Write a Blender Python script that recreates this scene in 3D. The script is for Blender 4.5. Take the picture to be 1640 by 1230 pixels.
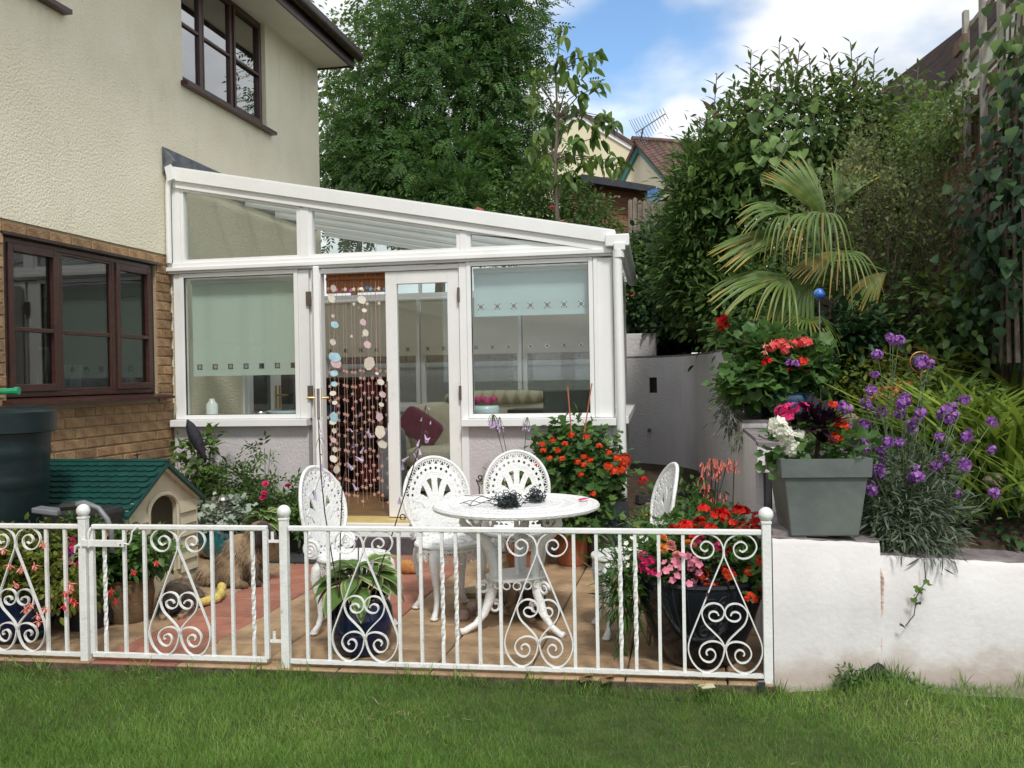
import bpy, math, random
import numpy as np
from mathutils import Vector, Matrix

# ---------------------------------------------------------------- scene, camera, sky, sun, exposure
SC = bpy.context.scene
for o in list(bpy.data.objects):
    bpy.data.objects.remove(o)
C = SC.collection
R = math.radians
F, YAW, PITCH, ROLL, CZ = 1490.0, 11.0, -0.46, 1.0, 1.37      # focal length in photo pixels, view direction, eye height

def _basis():
    a, p, r = R(YAW), R(PITCH), R(ROLL)
    f = np.array([-math.sin(a)*math.cos(p), math.cos(a)*math.cos(p), math.sin(p)])
    rt = np.array([math.cos(a), math.sin(a), 0.0]); up = np.cross(rt, f)
    return rt*math.cos(r)-up*math.sin(r), up*math.cos(r)+rt*math.sin(r), f
CR, CU, CF = _basis()

cd = bpy.data.cameras.new('camera'); cam = bpy.data.objects.new('camera', cd); C.objects.link(cam)
cd.sensor_width = 36.0; cd.lens = 36.0*F/1640.0; cd.clip_start = 0.05; cd.clip_end = 2000
m = Matrix(((CR[0], CU[0], -CF[0], 0), (CR[1], CU[1], -CF[1], 0), (CR[2], CU[2], -CF[2], CZ), (0, 0, 0, 1)))
cam.matrix_world = m
SC.camera = cam
SC.render.engine = 'CYCLES'; SC.cycles.use_denoising = True; SC.cycles.transparent_max_bounces = 24; SC.cycles.max_bounces = 8
SC.render.resolution_x, SC.render.resolution_y = 1024, 768
SC.view_settings.view_transform = 'Standard'; SC.view_settings.look = 'None'
SC.view_settings.exposure = 0.74; SC.view_settings.gamma = 1.0
SC.view_settings.use_curve_mapping = False

SUN_EL, SUN_AZ = 52.0, 158.0        # azimuth clockwise from +Y: the light comes from behind the camera, to the right
world = bpy.data.worlds.new('World'); SC.world = world; world.use_nodes = True
def build_world():
    nt = world.node_tree; nt.nodes.clear(); N = nt.nodes.new; L = nt.links.new
    out = N('ShaderNodeOutputWorld'); bg = N('ShaderNodeBackground'); bg.inputs[1].default_value = 0.15
    L(bg.outputs[0], out.inputs[0])
    sky = N('ShaderNodeTexSky'); sky.sky_type = 'NISHITA'; sky.sun_disc = False
    sky.sun_elevation = R(SUN_EL); sky.sun_rotation = R(SUN_AZ); sky.air_density = 1.0; sky.dust_density = 0.6; sky.ozone_density = 1.4
    tc = N('ShaderNodeTexCoord'); sep = N('ShaderNodeSeparateXYZ'); L(tc.outputs['Generated'], sep.inputs[0])
    def mth(op, a, b=None, c=None):
        n = N('ShaderNodeMath'); n.operation = op
        for i, v in enumerate((a, b, c)):
            if v is None: continue
            if isinstance(v, (int, float)): n.inputs[i].default_value = v
            else: L(v, n.inputs[i])
        return n.outputs[0]
    zz = mth('ADD', mth('MAXIMUM', sep.outputs[2], 0.0), 0.22)
    comb = N('ShaderNodeCombineXYZ')
    L(mth('DIVIDE', sep.outputs[0], zz), comb.inputs[0]); L(mth('DIVIDE', sep.outputs[1], zz), comb.inputs[1])
    n1 = N('ShaderNodeTexNoise'); n1.inputs['Scale'].default_value = 1.35; n1.inputs['Detail'].default_value = 7; n1.inputs['Roughness'].default_value = 0.52
    L(comb.outputs[0], n1.inputs['Vector'])
    n2 = N('ShaderNodeTexNoise'); n2.inputs['Scale'].default_value = 3.4; n2.inputs['Detail'].default_value = 6
    L(comb.outputs[0], n2.inputs['Vector'])
    # two gaps of blue between the clouds, where the photograph has them
    def gap(px, py, width):
        q = CR*((px-820)/F)+CU*(-(py-615)/F)+CF; q = q/np.linalg.norm(q)
        v = N('ShaderNodeVectorMath'); v.operation = 'DOT_PRODUCT'; L(tc.outputs['Generated'], v.inputs[0]); v.inputs[1].default_value = tuple(q)
        mr = N('ShaderNodeMapRange'); mr.interpolation_type = 'SMOOTHSTEP'
        mr.inputs[1].default_value = math.cos(R(width)); mr.inputs[2].default_value = math.cos(R(width*0.25)); L(v.outputs['Value'], mr.inputs[0])
        return mr.outputs[0]
    g = mth('ADD', mth('MULTIPLY', gap(1035, 130, 6.5), 0.26), mth('MULTIPLY', gap(950, 20, 4.5), 0.20))
    g = mth('ADD', g, mth('MULTIPLY', gap(1160, 60, 3.2), 0.10))
    g = mth('SUBTRACT', g, mth('MULTIPLY', gap(1100, 212, 2.4), 0.36))
    dens = mth('SUBTRACT', mth('ADD', n1.outputs[0], 0.16), g)
    dens = mth('ADD', dens, mth('MULTIPLY', mth('SUBTRACT', n2.outputs[0], 0.5), 0.55))
    mr = N('ShaderNodeMapRange'); mr.interpolation_type = 'SMOOTHSTEP'; mr.inputs[1].default_value = 0.26; mr.inputs[2].default_value = 0.66
    L(dens, mr.inputs[0])
    cl = N('ShaderNodeMapRange'); cl.inputs[1].default_value = 0.30; cl.inputs[2].default_value = 0.70; cl.inputs[3].default_value = 3.3; cl.inputs[4].default_value = 5.2
    L(n2.outputs[0], cl.inputs[0])
    cc = N('ShaderNodeCombineColor'); L(mth('MULTIPLY', cl.outputs[0], 0.94), cc.inputs[0]); L(mth('MULTIPLY', cl.outputs[0], 0.965), cc.inputs[1]); L(cl.outputs[0], cc.inputs[2])
    mix = N('ShaderNodeMix'); mix.data_type = 'RGBA'; gn = N('ShaderNodeVectorMath'); gn.operation = 'MULTIPLY'; gn.inputs[1].default_value = (0.68, 0.79, 0.84); L(sky.outputs[0], gn.inputs[0]); L(mr.outputs[0], mix.inputs['Factor']); L(gn.outputs[0], mix.inputs['A']); L(cc.outputs[0], mix.inputs['B'])
    L(mix.outputs['Result'], bg.inputs[0])
build_world()
sd = bpy.data.lights.new('sun', 'SUN'); sun = bpy.data.objects.new('sun', sd); C.objects.link(sun)
sd.energy = 1.6; sd.angle = R(9); sd.color = (1.0, 0.96, 0.89)
sv = Vector((math.sin(R(SUN_AZ))*math.cos(R(SUN_EL)), math.cos(R(SUN_AZ))*math.cos(R(SUN_EL)), math.sin(R(SUN_EL))))
sun.rotation_euler = sv.to_track_quat('Z', 'Y').to_euler()

# ---------------------------------------------------------------- helpers
rng = np.random.default_rng(7); random.seed(7)

def W(u, v, X=None, Y=None, z=None, d=None):
    """the point of the place seen at photo pixel (u, v) on a known plane or at a known depth"""
    q = CR*((u-820)/F)+CU*(-(v-615)/F)+CF
    t = (z-CZ)/q[2] if z is not None else Y/q[1] if Y is not None else X/q[0] if X is not None else d
    p = q*t; return np.array([p[0], p[1], p[2]+CZ])

class MB:
    """collects shapes into one mesh"""
    def __init__(s): s.v = []; s.f = []
    def add(s, vs, fs):
        k = len(s.v); s.v += [tuple(float(c) for c in p) for p in vs]; s.f += [tuple(i+k for i in f) for f in fs]; return s
    def box(s, x0, x1, y0, y1, z0, z1):
        return s.add([(x0,y0,z0),(x1,y0,z0),(x1,y1,z0),(x0,y1,z0),(x0,y0,z1),(x1,y0,z1),(x1,y1,z1),(x0,y1,z1)],
                     [(0,3,2,1),(4,5,6,7),(0,1,5,4),(1,2,6,5),(2,3,7,6),(3,0,4,7)])
    def obox(s, c, ax, ay, az):
        c, ax, ay, az = map(np.array, (c, ax, ay, az)); P = []
        for k in (-1, 1):
            for i, j in ((-1,-1),(1,-1),(1,1),(-1,1)): P.append(c+ax*i+ay*j+az*k)
        return s.add(P, [(0,3,2,1),(4,5,6,7),(0,1,5,4),(1,2,6,5),(2,3,7,6),(3,0,4,7)])
    def beam(s, a, b, w, h, up=(0,0,1)):
        a, b = np.array(a, float), np.array(b, float); t = b-a; L = np.linalg.norm(t); t = t/L
        x = np.cross(t, up); x = x/np.linalg.norm(x); y = np.cross(x, t)
        return s.obox((a+b)/2, t*L/2, x*w/2, y*h/2)
    def prism(s, poly, off):
        n = len(poly); P = [np.array(p, float) for p in poly]; o = np.array(off, float)
        return s.add(P+[p+o for p in P], [tuple(range(n))[::-1], tuple(range(n, 2*n))]+[(i, (i+1) % n, n+(i+1) % n, n+i) for i in range(n)])
    def tube(s, path, r, n=6, caps=True):
        P = [np.array(p, float) for p in path]; k = len(P); rr = [r]*k if np.isscalar(r) else list(r)
        T = [P[min(i+1, k-1)]-P[max(i-1, 0)] for i in range(k)]; T = [t/(np.linalg.norm(t)+1e-9) for t in T]
        a = np.array([0, 0, 1.0]) if abs(T[0][2]) < 0.9 else np.array([1.0, 0, 0])
        x = np.cross(T[0], a); x /= np.linalg.norm(x); V = []
        for i in range(k):
            x = x-T[i]*(x@T[i]); x /= (np.linalg.norm(x)+1e-9); y = np.cross(T[i], x)
            for j in range(n):
                th = 2*math.pi*j/n; V.append(P[i]+(x*math.cos(th)+y*math.sin(th))*rr[i])
        fs = [(i*n+j, i*n+(j+1) % n, (i+1)*n+(j+1) % n, (i+1)*n+j) for i in range(k-1) for j in range(n)]
        if caps: fs += [tuple(range(n))[::-1], tuple((k-1)*n+j for j in range(n))]
        return s.add(V, fs)
    def lathe(s, prof, c=(0,0,0), n=24, sx=1, sy=1, wob=0):
        V = []; k = len(prof)
        for i, (r, z) in enumerate(prof):
            for j in range(n):
                th = 2*math.pi*j/n; q = r*(1+wob*math.sin(3*th+i)); V.append((c[0]+q*sx*math.cos(th), c[1]+q*sy*math.sin(th), c[2]+z))
        fs = [(i*n+j, i*n+(j+1) % n, (i+1)*n+(j+1) % n, (i+1)*n+j) for i in range(k-1) for j in range(n)]
        fs += [tuple(range(n))[::-1], tuple((k-1)*n+j for j in range(n))]
        return s.add(V, fs)
    def ball(s, c, r, n=14, m=8):
        r = (r, r, r) if np.isscalar(r) else r; V = []; fs = []
        for i in range(m+1):
            ph = math.pi*i/m
            for j in range(n):
                th = 2*math.pi*j/n; V.append((c[0]+r[0]*math.sin(ph)*math.cos(th), c[1]+r[1]*math.sin(ph)*math.sin(th), c[2]-r[2]*math.cos(ph)))
        for i in range(m):
            for j in range(n):
                fs.append((i*n+j, i*n+(j+1) % n, (i+1)*n+(j+1) % n, (i+1)*n+j))
        return s.add(V, fs)

def link(o, parent=None):
    C.objects.link(o)
    if parent is not None: o.parent = parent
    return o

def root_of(o):
    while o.parent is not None: o = o.parent
    return o

def part(name, mb, mat, parent=None, label=None, kind=None, smooth=False, bevel=0.0, local=False):
    """link a collected shape as ONE mesh object; world coordinates unless local"""
    v = np.array(mb.v, float)
    if parent is not None and not local: v = v-np.array(root_of(parent).location)
    me = bpy.data.meshes.new(name); me.from_pydata(v.tolist(), [], mb.f); me.update()
    if smooth:
        me.polygons.foreach_set('use_smooth', [True]*len(me.polygons))
    me.materials.append(mat); o = bpy.data.objects.new(name, me); link(o, parent)
    if bevel:
        b = o.modifiers.new('bevel', 'BEVEL'); b.width = bevel; b.segments = 2; b.limit_method = 'ANGLE'; b.angle_limit = R(40)
    if smooth == 'auto':
        me.polygons.foreach_set('use_smooth', [True]*len(me.polygons))
        try: me.set_sharp_from_angle(angle=R(38))
        except Exception: pass
    if label: o['label'] = label
    if kind: o['kind'] = kind
    return o

def thing(name, label, cat, loc=(0, 0, 0), group=None):
    o = bpy.data.objects.new(name, None); o.location = tuple(float(c) for c in loc); o.empty_display_size = 0.1; link(o)
    return tag(o, label, cat, group)
def tag(o, label, cat, group=None):
    o['label'] = label; o['category'] = cat
    if group: o['group'] = group
    return o
def solo(name, mb, mat, label, cat, group=None, **k):
    """a thing that is one mesh: origin at its base"""
    v = np.array(mb.v, float); b = np.array([(v[:,0].min()+v[:,0].max())/2, (v[:,1].min()+v[:,1].max())/2, v[:,2].min()])
    mb.v = (v-b).tolist(); o = part(name, mb, mat, None, **k); o.location = tuple(b)
    return tag(o, label, cat, group)
def struct(name, mb, mat, parent=None, **k):
    o = part(name, mb, mat, parent, **k)
    if parent is None: o['kind'] = 'structure'
    return o
def inst(name, mesh, parent, loc, rot=(0,0,0), scale=1.0, world=True):
    """one more individual that shares its mesh"""
    o = bpy.data.objects.new(name, mesh); link(o, parent)
    l = np.array(loc, float)
    if parent is not None and world: l = l-np.array(root_of(parent).location)
    o.location = tuple(l); o.rotation_euler = tuple(rot); o.scale = (scale,)*3 if np.isscalar(scale) else scale
    return o
def mesh_of(name, mb, mat, smooth=False):
    me = bpy.data.meshes.new(name); me.from_pydata([tuple(map(float, p)) for p in mb.v], [], mb.f); me.update(); me.materials.append(mat)
    if smooth: me.polygons.foreach_set('use_smooth', [True]*len(me.polygons))
    return me
def copy_tree(o, parent=None):
    c = o.copy(); C.objects.link(c); c.parent = parent
    for ch in list(o.children): copy_tree(ch, c)
    return c

# ---------------------------------------------------------------- materials
def new_mat(name):
    m = bpy.data.materials.new(name); m.use_nodes = True; nt = m.node_tree; nt.nodes.clear()
    return m, nt, nt.nodes.new, nt.links.new
def surf(name, c1, c2=None, rough=0.6, scale=8.0, detail=5.0, bump=0.0, bscale=60.0, metal=0.0, spec=0.5, stains=None, contrast=(0.35, 0.65), coat=0.0, obj_var=0.0, stretch=(1,1,1), sheen=0.0, bdist=0.01, splash=None):
    """general procedural surface: two colours through noise, optional stains, bump and a per-object shift"""
    m, nt, N, L = new_mat(name)
    out = N('ShaderNodeOutputMaterial'); b = N('ShaderNodeBsdfPrincipled'); L(b.outputs[0], out.inputs[0])
    b.inputs['Roughness'].default_value = rough; b.inputs['Metallic'].default_value = metal
    b.inputs['Specular IOR Level'].default_value = spec; b.inputs['Coat Weight'].default_value = coat
    b.inputs['Coat Roughness'].default_value = 0.08
    if sheen: b.inputs['Sheen Weight'].default_value = sheen
    tc = N('ShaderNodeTexCoord'); mp = N('ShaderNodeMapping'); mp.inputs['Scale'].default_value = stretch; L(tc.outputs['Object'], mp.inputs[0])
    c2 = c2 or tuple(min(1, c*1.12) for c in c1)
    n = N('ShaderNodeTexNoise'); n.inputs['Scale'].default_value = scale; n.inputs['Detail'].default_value = detail; n.inputs['Roughness'].default_value = 0.6
    L(mp.outputs[0], n.inputs['Vector'])
    oi = None
    if obj_var:
        oi = N('ShaderNodeObjectInfo'); n.noise_dimensions = '4D'
        w = N('ShaderNodeMath'); w.operation = 'MULTIPLY'; w.inputs[1].default_value = 37.0; L(oi.outputs['Random'], w.inputs[0]); L(w.outputs[0], n.inputs['W'])
    r = N('ShaderNodeValToRGB'); r.color_ramp.elements[0].position, r.color_ramp.elements[1].position = contrast
    r.color_ramp.elements[0].color = (*c1, 1); r.color_ramp.elements[1].color = (*c2, 1); L(n.outputs[0], r.inputs[0]); col = r.outputs[0]
    if stains:
        sc, ssc, lo, hi, amt = stains[0], stains[1], stains[2], stains[3], stains[4]
        mp2 = N('ShaderNodeMapping'); mp2.inputs['Scale'].default_value = stains[5] if len(stains) > 5 else (1, 1, 1); L(tc.outputs['Object'], mp2.inputs[0])
        n2 = N('ShaderNodeTexNoise'); n2.inputs['Scale'].default_value = ssc; n2.inputs['Detail'].default_value = 8; n2.inputs['Roughness'].default_value = 0.7; L(mp2.outputs[0], n2.inputs['Vector'])
        mr = N('ShaderNodeMapRange'); mr.inputs[1].default_value = lo; mr.inputs[2].default_value = hi; mr.inputs[4].default_value = amt; L(n2.outputs[0], mr.inputs[0])
        mx = N('ShaderNodeMix'); mx.data_type = 'RGBA'; L(mr.outputs[0], mx.inputs['Factor']); L(col, mx.inputs['A']); mx.inputs['B'].default_value = (*sc, 1); col = mx.outputs['Result']
    if splash:      # soil splashed up from the ground, ragged upper edge
        sp = N('ShaderNodeSeparateXYZ'); L(tc.outputs['Object'], sp.inputs[0]); n4 = N('ShaderNodeTexNoise'); n4.inputs['Scale'].default_value = 7; n4.inputs['Detail'].default_value = 7; L(tc.outputs['Object'], n4.inputs['Vector'])
        ad = N('ShaderNodeMath'); ad.operation = 'MULTIPLY_ADD'; ad.inputs[1].default_value = -splash[1]*1.6; L(n4.outputs[0], ad.inputs[0]); L(sp.outputs[2], ad.inputs[2])
        ms = N('ShaderNodeMapRange'); ms.inputs[1].default_value = splash[0]-splash[1]*0.8; ms.inputs[2].default_value = splash[0]-splash[1]*0.8+0.12; ms.inputs[3].default_value = splash[3]; ms.inputs[4].default_value = 0.0; L(ad.outputs[0], ms.inputs[0])
        mx = N('ShaderNodeMix'); mx.data_type = 'RGBA'; L(ms.outputs[0], mx.inputs['Factor']); L(col, mx.inputs['A']); mx.inputs['B'].default_value = (*splash[2], 1); col = mx.outputs['Result']
    if obj_var:
        mr = N('ShaderNodeMapRange'); mr.inputs[3].default_value = 1-obj_var; mr.inputs[4].default_value = 1+obj_var; L(oi.outputs['Random'], mr.inputs[0])
        hs = N('ShaderNodeHueSaturation'); L(mr.outputs[0], hs.inputs['Value']); L(col, hs.inputs['Color']); col = hs.outputs[0]
    L(col, b.inputs['Base Color'])
    if bump:
        n3 = N('ShaderNodeTexNoise'); n3.inputs['Scale'].default_value = bscale; n3.inputs['Detail'].default_value = 6; L(mp.outputs[0], n3.inputs['Vector'])
        bp = N('ShaderNodeBump'); bp.inputs['Strength'].default_value = bump; bp.inputs['Distance'].default_value = bdist; L(n3.outputs[0], bp.inputs['Height']); L(bp.outputs[0], b.inputs['Normal'])
    return m
def leafm(name, dark, light, mid=None, trans=0.3, rough=0.5, tcol=None):
    """leaf: colour by the per-leaf attribute, some light through the blade"""
    m, nt, N, L = new_mat(name)
    out = N('ShaderNodeOutputMaterial'); b = N('ShaderNodeBsdfPrincipled'); b.inputs['Roughness'].default_value = rough; b.inputs['Specular IOR Level'].default_value = 0.35
    at = N('ShaderNodeAttribute'); at.attribute_name = 'var'; r = N('ShaderNodeValToRGB')
    r.color_ramp.elements[0].color = (*dark, 1); r.color_ramp.elements[1].color = (*light, 1)
    if mid: e = r.color_ramp.elements.new(0.5); e.color = (*mid, 1)
    L(at.outputs['Fac'], r.inputs[0]); L(r.outputs[0], b.inputs['Base Color'])
    t = N('ShaderNodeBsdfTranslucent'); hs = N('ShaderNodeHueSaturation'); hs.inputs['Hue'].default_value = 0.485; hs.inputs['Value'].default_value = 1.5; L(r.outputs[0], hs.inputs['Color']); L(hs.outputs[0], t.inputs[0])
    mx = N('ShaderNodeMixShader'); mx.inputs[0].default_value = trans; L(b.outputs[0], mx.inputs[1]); L(t.outputs[0], mx.inputs[2]); L(mx.outputs[0], out.inputs[0])
    return m
def glass(name, tint=(0.93, 0.96, 0.95), base=0.07, power=5.0, rough=0.01):
    m, nt, N, L = new_mat(name)
    out = N('ShaderNodeOutputMaterial'); t = N('ShaderNodeBsdfTransparent'); t.inputs[0].default_value = (*tint, 1)
    g = N('ShaderNodeBsdfGlossy'); g.inputs['Roughness'].default_value = rough
    lw = N('ShaderNodeLayerWeight'); lw.inputs[0].default_value = 0.5
    p = N('ShaderNodeMath'); p.operation = 'POWER'; p.inputs[1].default_value = power; L(lw.outputs['Facing'], p.inputs[0])
    mr = N('ShaderNodeMapRange'); mr.inputs[3].default_value = base; mr.inputs[4].default_value = 0.9; L(p.outputs[0], mr.inputs[0])
    mx = N('ShaderNodeMixShader'); L(mr.outputs[0], mx.inputs[0]); L(t.outputs[0], mx.inputs[1]); L(g.outputs[0], mx.inputs[2]); L(mx.outputs[0], out.inputs[0])
    return m

M = {}
M['white'] = surf('white_paint', (0.78,0.785,0.77), (0.85,0.855,0.84), 0.35, 3.0, stains=((0.50,0.49,0.43), 7.0, 0.56, 0.8, 0.45))
M['upvc'] = surf('white_upvc', (0.80,0.805,0.805), (0.86,0.865,0.865), 0.28, 2.0, stains=((0.50,0.49,0.45), 3.0, 0.58, 0.85, 0.45, (1,1,0.4)))
M['iron'] = surf('white_iron_paint', (0.74,0.75,0.74), (0.84,0.85,0.84), 0.4, 14.0, bump=0.25, bscale=90, stains=((0.26,0.17,0.10), 26.0, 0.62, 0.74, 0.8))
M['cast'] = surf('white_cast_paint', (0.76,0.77,0.77), (0.84,0.85,0.85), 0.38, 20.0, bump=0.6, bscale=70, stains=((0.42,0.42,0.38), 14.0, 0.58, 0.85, 0.5))
M['render_cream'] = surf('cream_render', (0.78,0.725,0.555), (0.84,0.79,0.63), 0.9, 1.6, bump=0.55, bscale=55, stains=((0.42,0.39,0.30), 2.6, 0.54, 0.85, 0.45, (1,1.1,0.35)), bdist=0.02)
M['render_white'] = surf('white_render', (0.66,0.63,0.635), (0.74,0.72,0.72), 0.85, 2.6, bump=0.22, bscale=38, stains=((0.46,0.37,0.32), 9.0, 0.55, 0.78, 0.32, (1,1,0.6)), bdist=0.012, splash=(0.02,0.16,(0.36,0.25,0.18),0.6))
M['render_lilac'] = surf('lilac_render', (0.67,0.64,0.655), (0.74,0.71,0.72), 0.88, 2.2, bump=0.7, bscale=34, stains=((0.44,0.41,0.41), 3.0, 0.52, 0.85, 0.35, (1.2,1.2,0.3)), bdist=0.012)
M['plinth'] = surf('plinth_render', (0.54,0.505,0.53), (0.61,0.58,0.60), 0.88, 2.2, bump=0.6, bscale=45, stains=((0.36,0.32,0.32), 4.0, 0.55, 0.85, 0.4))
M['coping'] = surf('grey_coping', (0.15,0.125,0.13), (0.25,0.215,0.22), 0.85, 9.0, bump=0.6, bscale=50, stains=((0.36,0.31,0.29), 12.0, 0.55, 0.7, 0.6))
M['brown_frame'] = surf('brown_timber_stain', (0.042,0.016,0.013), (0.065,0.026,0.02), 0.32, 12.0, bump=0.15, bscale=50, stretch=(1,1,4))
M['fascia'] = surf('dark_brown_fascia', (0.022,0.012,0.010), (0.045,0.026,0.022), 0.35, 8.0)
M['mortar'] = surf('mortar', (0.33,0.26,0.17), (0.42,0.34,0.23), 0.95, 30.0, bump=0.8, bscale=90)
M['brick'] = surf('buff_brick', (0.27,0.16,0.08), (0.43,0.28,0.145), 0.9, 9.0, bump=0.9, bscale=80, obj_var=0.26, stains=((0.20,0.095,0.05), 9.0, 0.50, 0.62, 0.7))
M['lead'] = surf('lead_flashing', (0.10,0.11,0.13), (0.17,0.18,0.20), 0.6, 10.0, bump=0.5, bscale=20)
M['glass'] = glass('window_glass', base=0.055)
M['glass_up'] = glass('upper_window_glass', (0.35,0.37,0.38), base=0.38, power=2.2)
M['glass_low'] = glass('lower_window_glass', (0.50,0.53,0.53), base=0.10, power=3.5)
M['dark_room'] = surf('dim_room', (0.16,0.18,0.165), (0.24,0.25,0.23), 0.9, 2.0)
# ================================================================ SETTING: ground, patio, lawn
M['soil'] = surf('soil', (0.045,0.028,0.018), (0.10,0.062,0.038), 0.95, 14.0, bump=1.0, bscale=60, bdist=0.03)
M['lawn_base'] = surf('lawn_base', (0.035,0.055,0.012), (0.075,0.095,0.022), 0.95, 9.0, bump=0.8, bscale=120)
M['joint'] = surf('paving_joint', (0.05,0.042,0.028), (0.14,0.11,0.07), 0.95, 30.0, bump=0.6, bscale=90)
M['slab_buff'] = surf('buff_slab', (0.31,0.20,0.11), (0.45,0.31,0.185), 0.8, 5.2, bump=0.9, bscale=30, obj_var=0.13, stains=((0.17,0.12,0.08), 6.0, 0.46, 0.70, 0.7))
M['slab_pink'] = surf('pink_slab', (0.30,0.115,0.075), (0.40,0.175,0.12), 0.8, 5.2, bump=0.9, bscale=30, obj_var=0.12, stains=((0.17,0.10,0.08), 6.0, 0.48, 0.72, 0.65))
g = MB(); g.add([(-300,-300,-0.12),(300,-300,-0.12),(300,300,-0.12),(-300,300,-0.12)], [(0,1,2,3)]); struct('ground', g, M['lawn_base'])
# the lawn, gently uneven
LX, LY = np.linspace(-9, 7, 120), np.linspace(-8, 4.30, 110)
def fline(x): return np.where(x < 0.34, 4.045+0.0351*(x+3.9), 9.0)
def lawn_z(x, y): return -0.045+0.010*np.sin(x*1.9+y)+0.008*np.sin(y*3.1-x*0.7)+0.05*np.exp(-((x-0.80)**2/0.03+(y-4.22)**2/0.02))-0.05*(y > fline(x))
g = MB(); g.add([(x, y, lawn_z(x, y)) for y in LY for x in LX], [(j*120+i, j*120+i+1, (j+1)*120+i+1, (j+1)*120+i) for j in range(109) for i in range(119)])
struct('lawn', g, M['lawn_base'], smooth=True)
# patio bed and paving slabs
g = MB(); g.add([(-4.28,4.045,-0.02),(0.36,4.205,-0.02),(0.36,11.0,-0.02),(-4.28,11.0,-0.02)], [(0,1,2,3)])
g.prism([(-4.28,4.035,-0.12),(0.36,4.197,-0.12),(0.36,4.2,-0.12),(-4.28,4.04,-0.12)], (0,0,0.112))
patio = struct('patio', g, M['joint'])
xs = [-4.27,-3.82,-3.40,-2.94,-2.485,-2.08,-1.67,-1.225,-0.77,-0.32,0.13,0.33]
ys = [4.06,4.50,4.98,5.42,5.86,6.32,6.76,7.06]
for i in range(len(xs)-1):
    for j in range(len(ys)-1):
        x0, x1, y0, y1 = xs[i]+0.004, xs[i+1]-0.004, ys[j]+0.004, ys[j+1]-0.004
        off = 0.0 if i % 2 else 0.0
        pink = (i == 3) or (i == 5 and j >= 2) or (i == 4 and j >= 4)
        b = MB(); h = [random.uniform(-0.003, 0.003) for _ in range(4)]; e = 0.006
        fl = (lambda x: 4.055+0.0351*(x+3.9)) if j == 0 else (lambda x: y0); bt = [(x0,fl(x0)),(x1,fl(x1)),(x1,y1),(x0,y1)]; tp = [(x0+e,fl(x0)+e),(x1-e,fl(x1)+e),(x1-e,y1-e),(x0+e,y1-e)]
        b.add([(x,y,-0.03) for x,y in bt]+[(x,y,-0.006) for x,y in bt]+[(x,y,0.0+h[k]) for k,(x,y) in enumerate(tp)],
              [(0,1,5,4),(1,2,6,5),(2,3,7,6),(3,0,4,7),(4,5,9,8),(5,6,10,9),(6,7,11,10),(7,4,8,11),(8,9,10,11)])
        part('slab', b, M['slab_pink' if pink else 'slab_buff'], patio)
# soil strip and small pavers up the side of the conservatory
g = MB()
def alley(y): return max(0.0, 0.32*min(1, (y-7.0)/3.0))
yy = np.linspace(7.06, 10.9, 24); xx = np.linspace(-0.72, 0.42, 10)
g.add([(x, y, alley(y)+0.006+0.012*math.sin(9*x+7*y)) for y in yy for x in xx], [(j*10+i, j*10+i+1, (j+1)*10+i+1, (j+1)*10+i) for j in range(23) for i in range(9)])
bed = struct('side_border', g, M['soil'])
M['paver'] = surf('small_paver', (0.17,0.12,0.08), (0.28,0.20,0.13), 0.9, 12.0, bump=0.5, bscale=40, obj_var=0.2)
pv = None
for j in range(13):
    for i in range(3):
        x = -0.44+i*0.112+(0.05 if j % 2 else 0); y = 7.25+j*0.125; b = MB().box(x, x+0.1, y, y+0.112, alley(y)-0.02, alley(y)+0.03+random.uniform(-0.003,0.004)); part('paver', b, M['paver'], bed)

# ================================================================ HOUSE
HX = -4.28
house = thing('house', 'two storey house with cream render above buff brick and dark brown windows', 'house', (HX, 7.0, 0))
def wallbox(y0, y1, z0, z1, x=HX, t=0.15): return (x-t, x, y0, y1, z0, z1)
b = MB()     # cream render: around two upper windows, the lower part only inside the conservatory
ZT = 5.06; U0, U1, UZ = 7.366, 8.98, 3.975
V0, V1, VZ = 4.15, 5.72, 4.0
for q in ((-1.5, V0, 2.432, ZT), (V0, V1, 2.432, VZ), (V1, U0, 2.432, ZT), (U0, U1, 2.432, UZ), (U1, 10.36, 2.432, ZT)): b.box(*wallbox(*q))
D0, D1, DZ = 8.35, 9.75, 2.25       # patio door into the house, inside the conservatory
b.box(*wallbox(7.135, D0, 0, 2.432)); b.box(*wallbox(D1, 10.36, 0, 2.432)); b.box(*wallbox(D0, D1, DZ, 2.432))
b.box(-11.0, HX-0.15, 10.21, 10.36, 0, ZT); b.box(-11.0, HX-0.15, -1.5, -1.35, 0, ZT); b.box(-11.0, -10.85, -1.35, 10.21, 0, ZT)
part('render_wall', b, M['render_cream'], house)
b = MB(); b.box(HX-0.15, HX-0.012, -1.5, 5.20, 0, 2.43); b.box(HX-0.15, HX-0.012, 6.905, 7.135, 0, 2.43); b.box(HX-0.15, HX-0.012, 5.20, 6.905, 0, 1.27); b.box(HX-0.15, HX-0.012, 5.20, 6.905, 2.335, 2.43)
part('brick_backing', b, M['mortar'], house)
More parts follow.
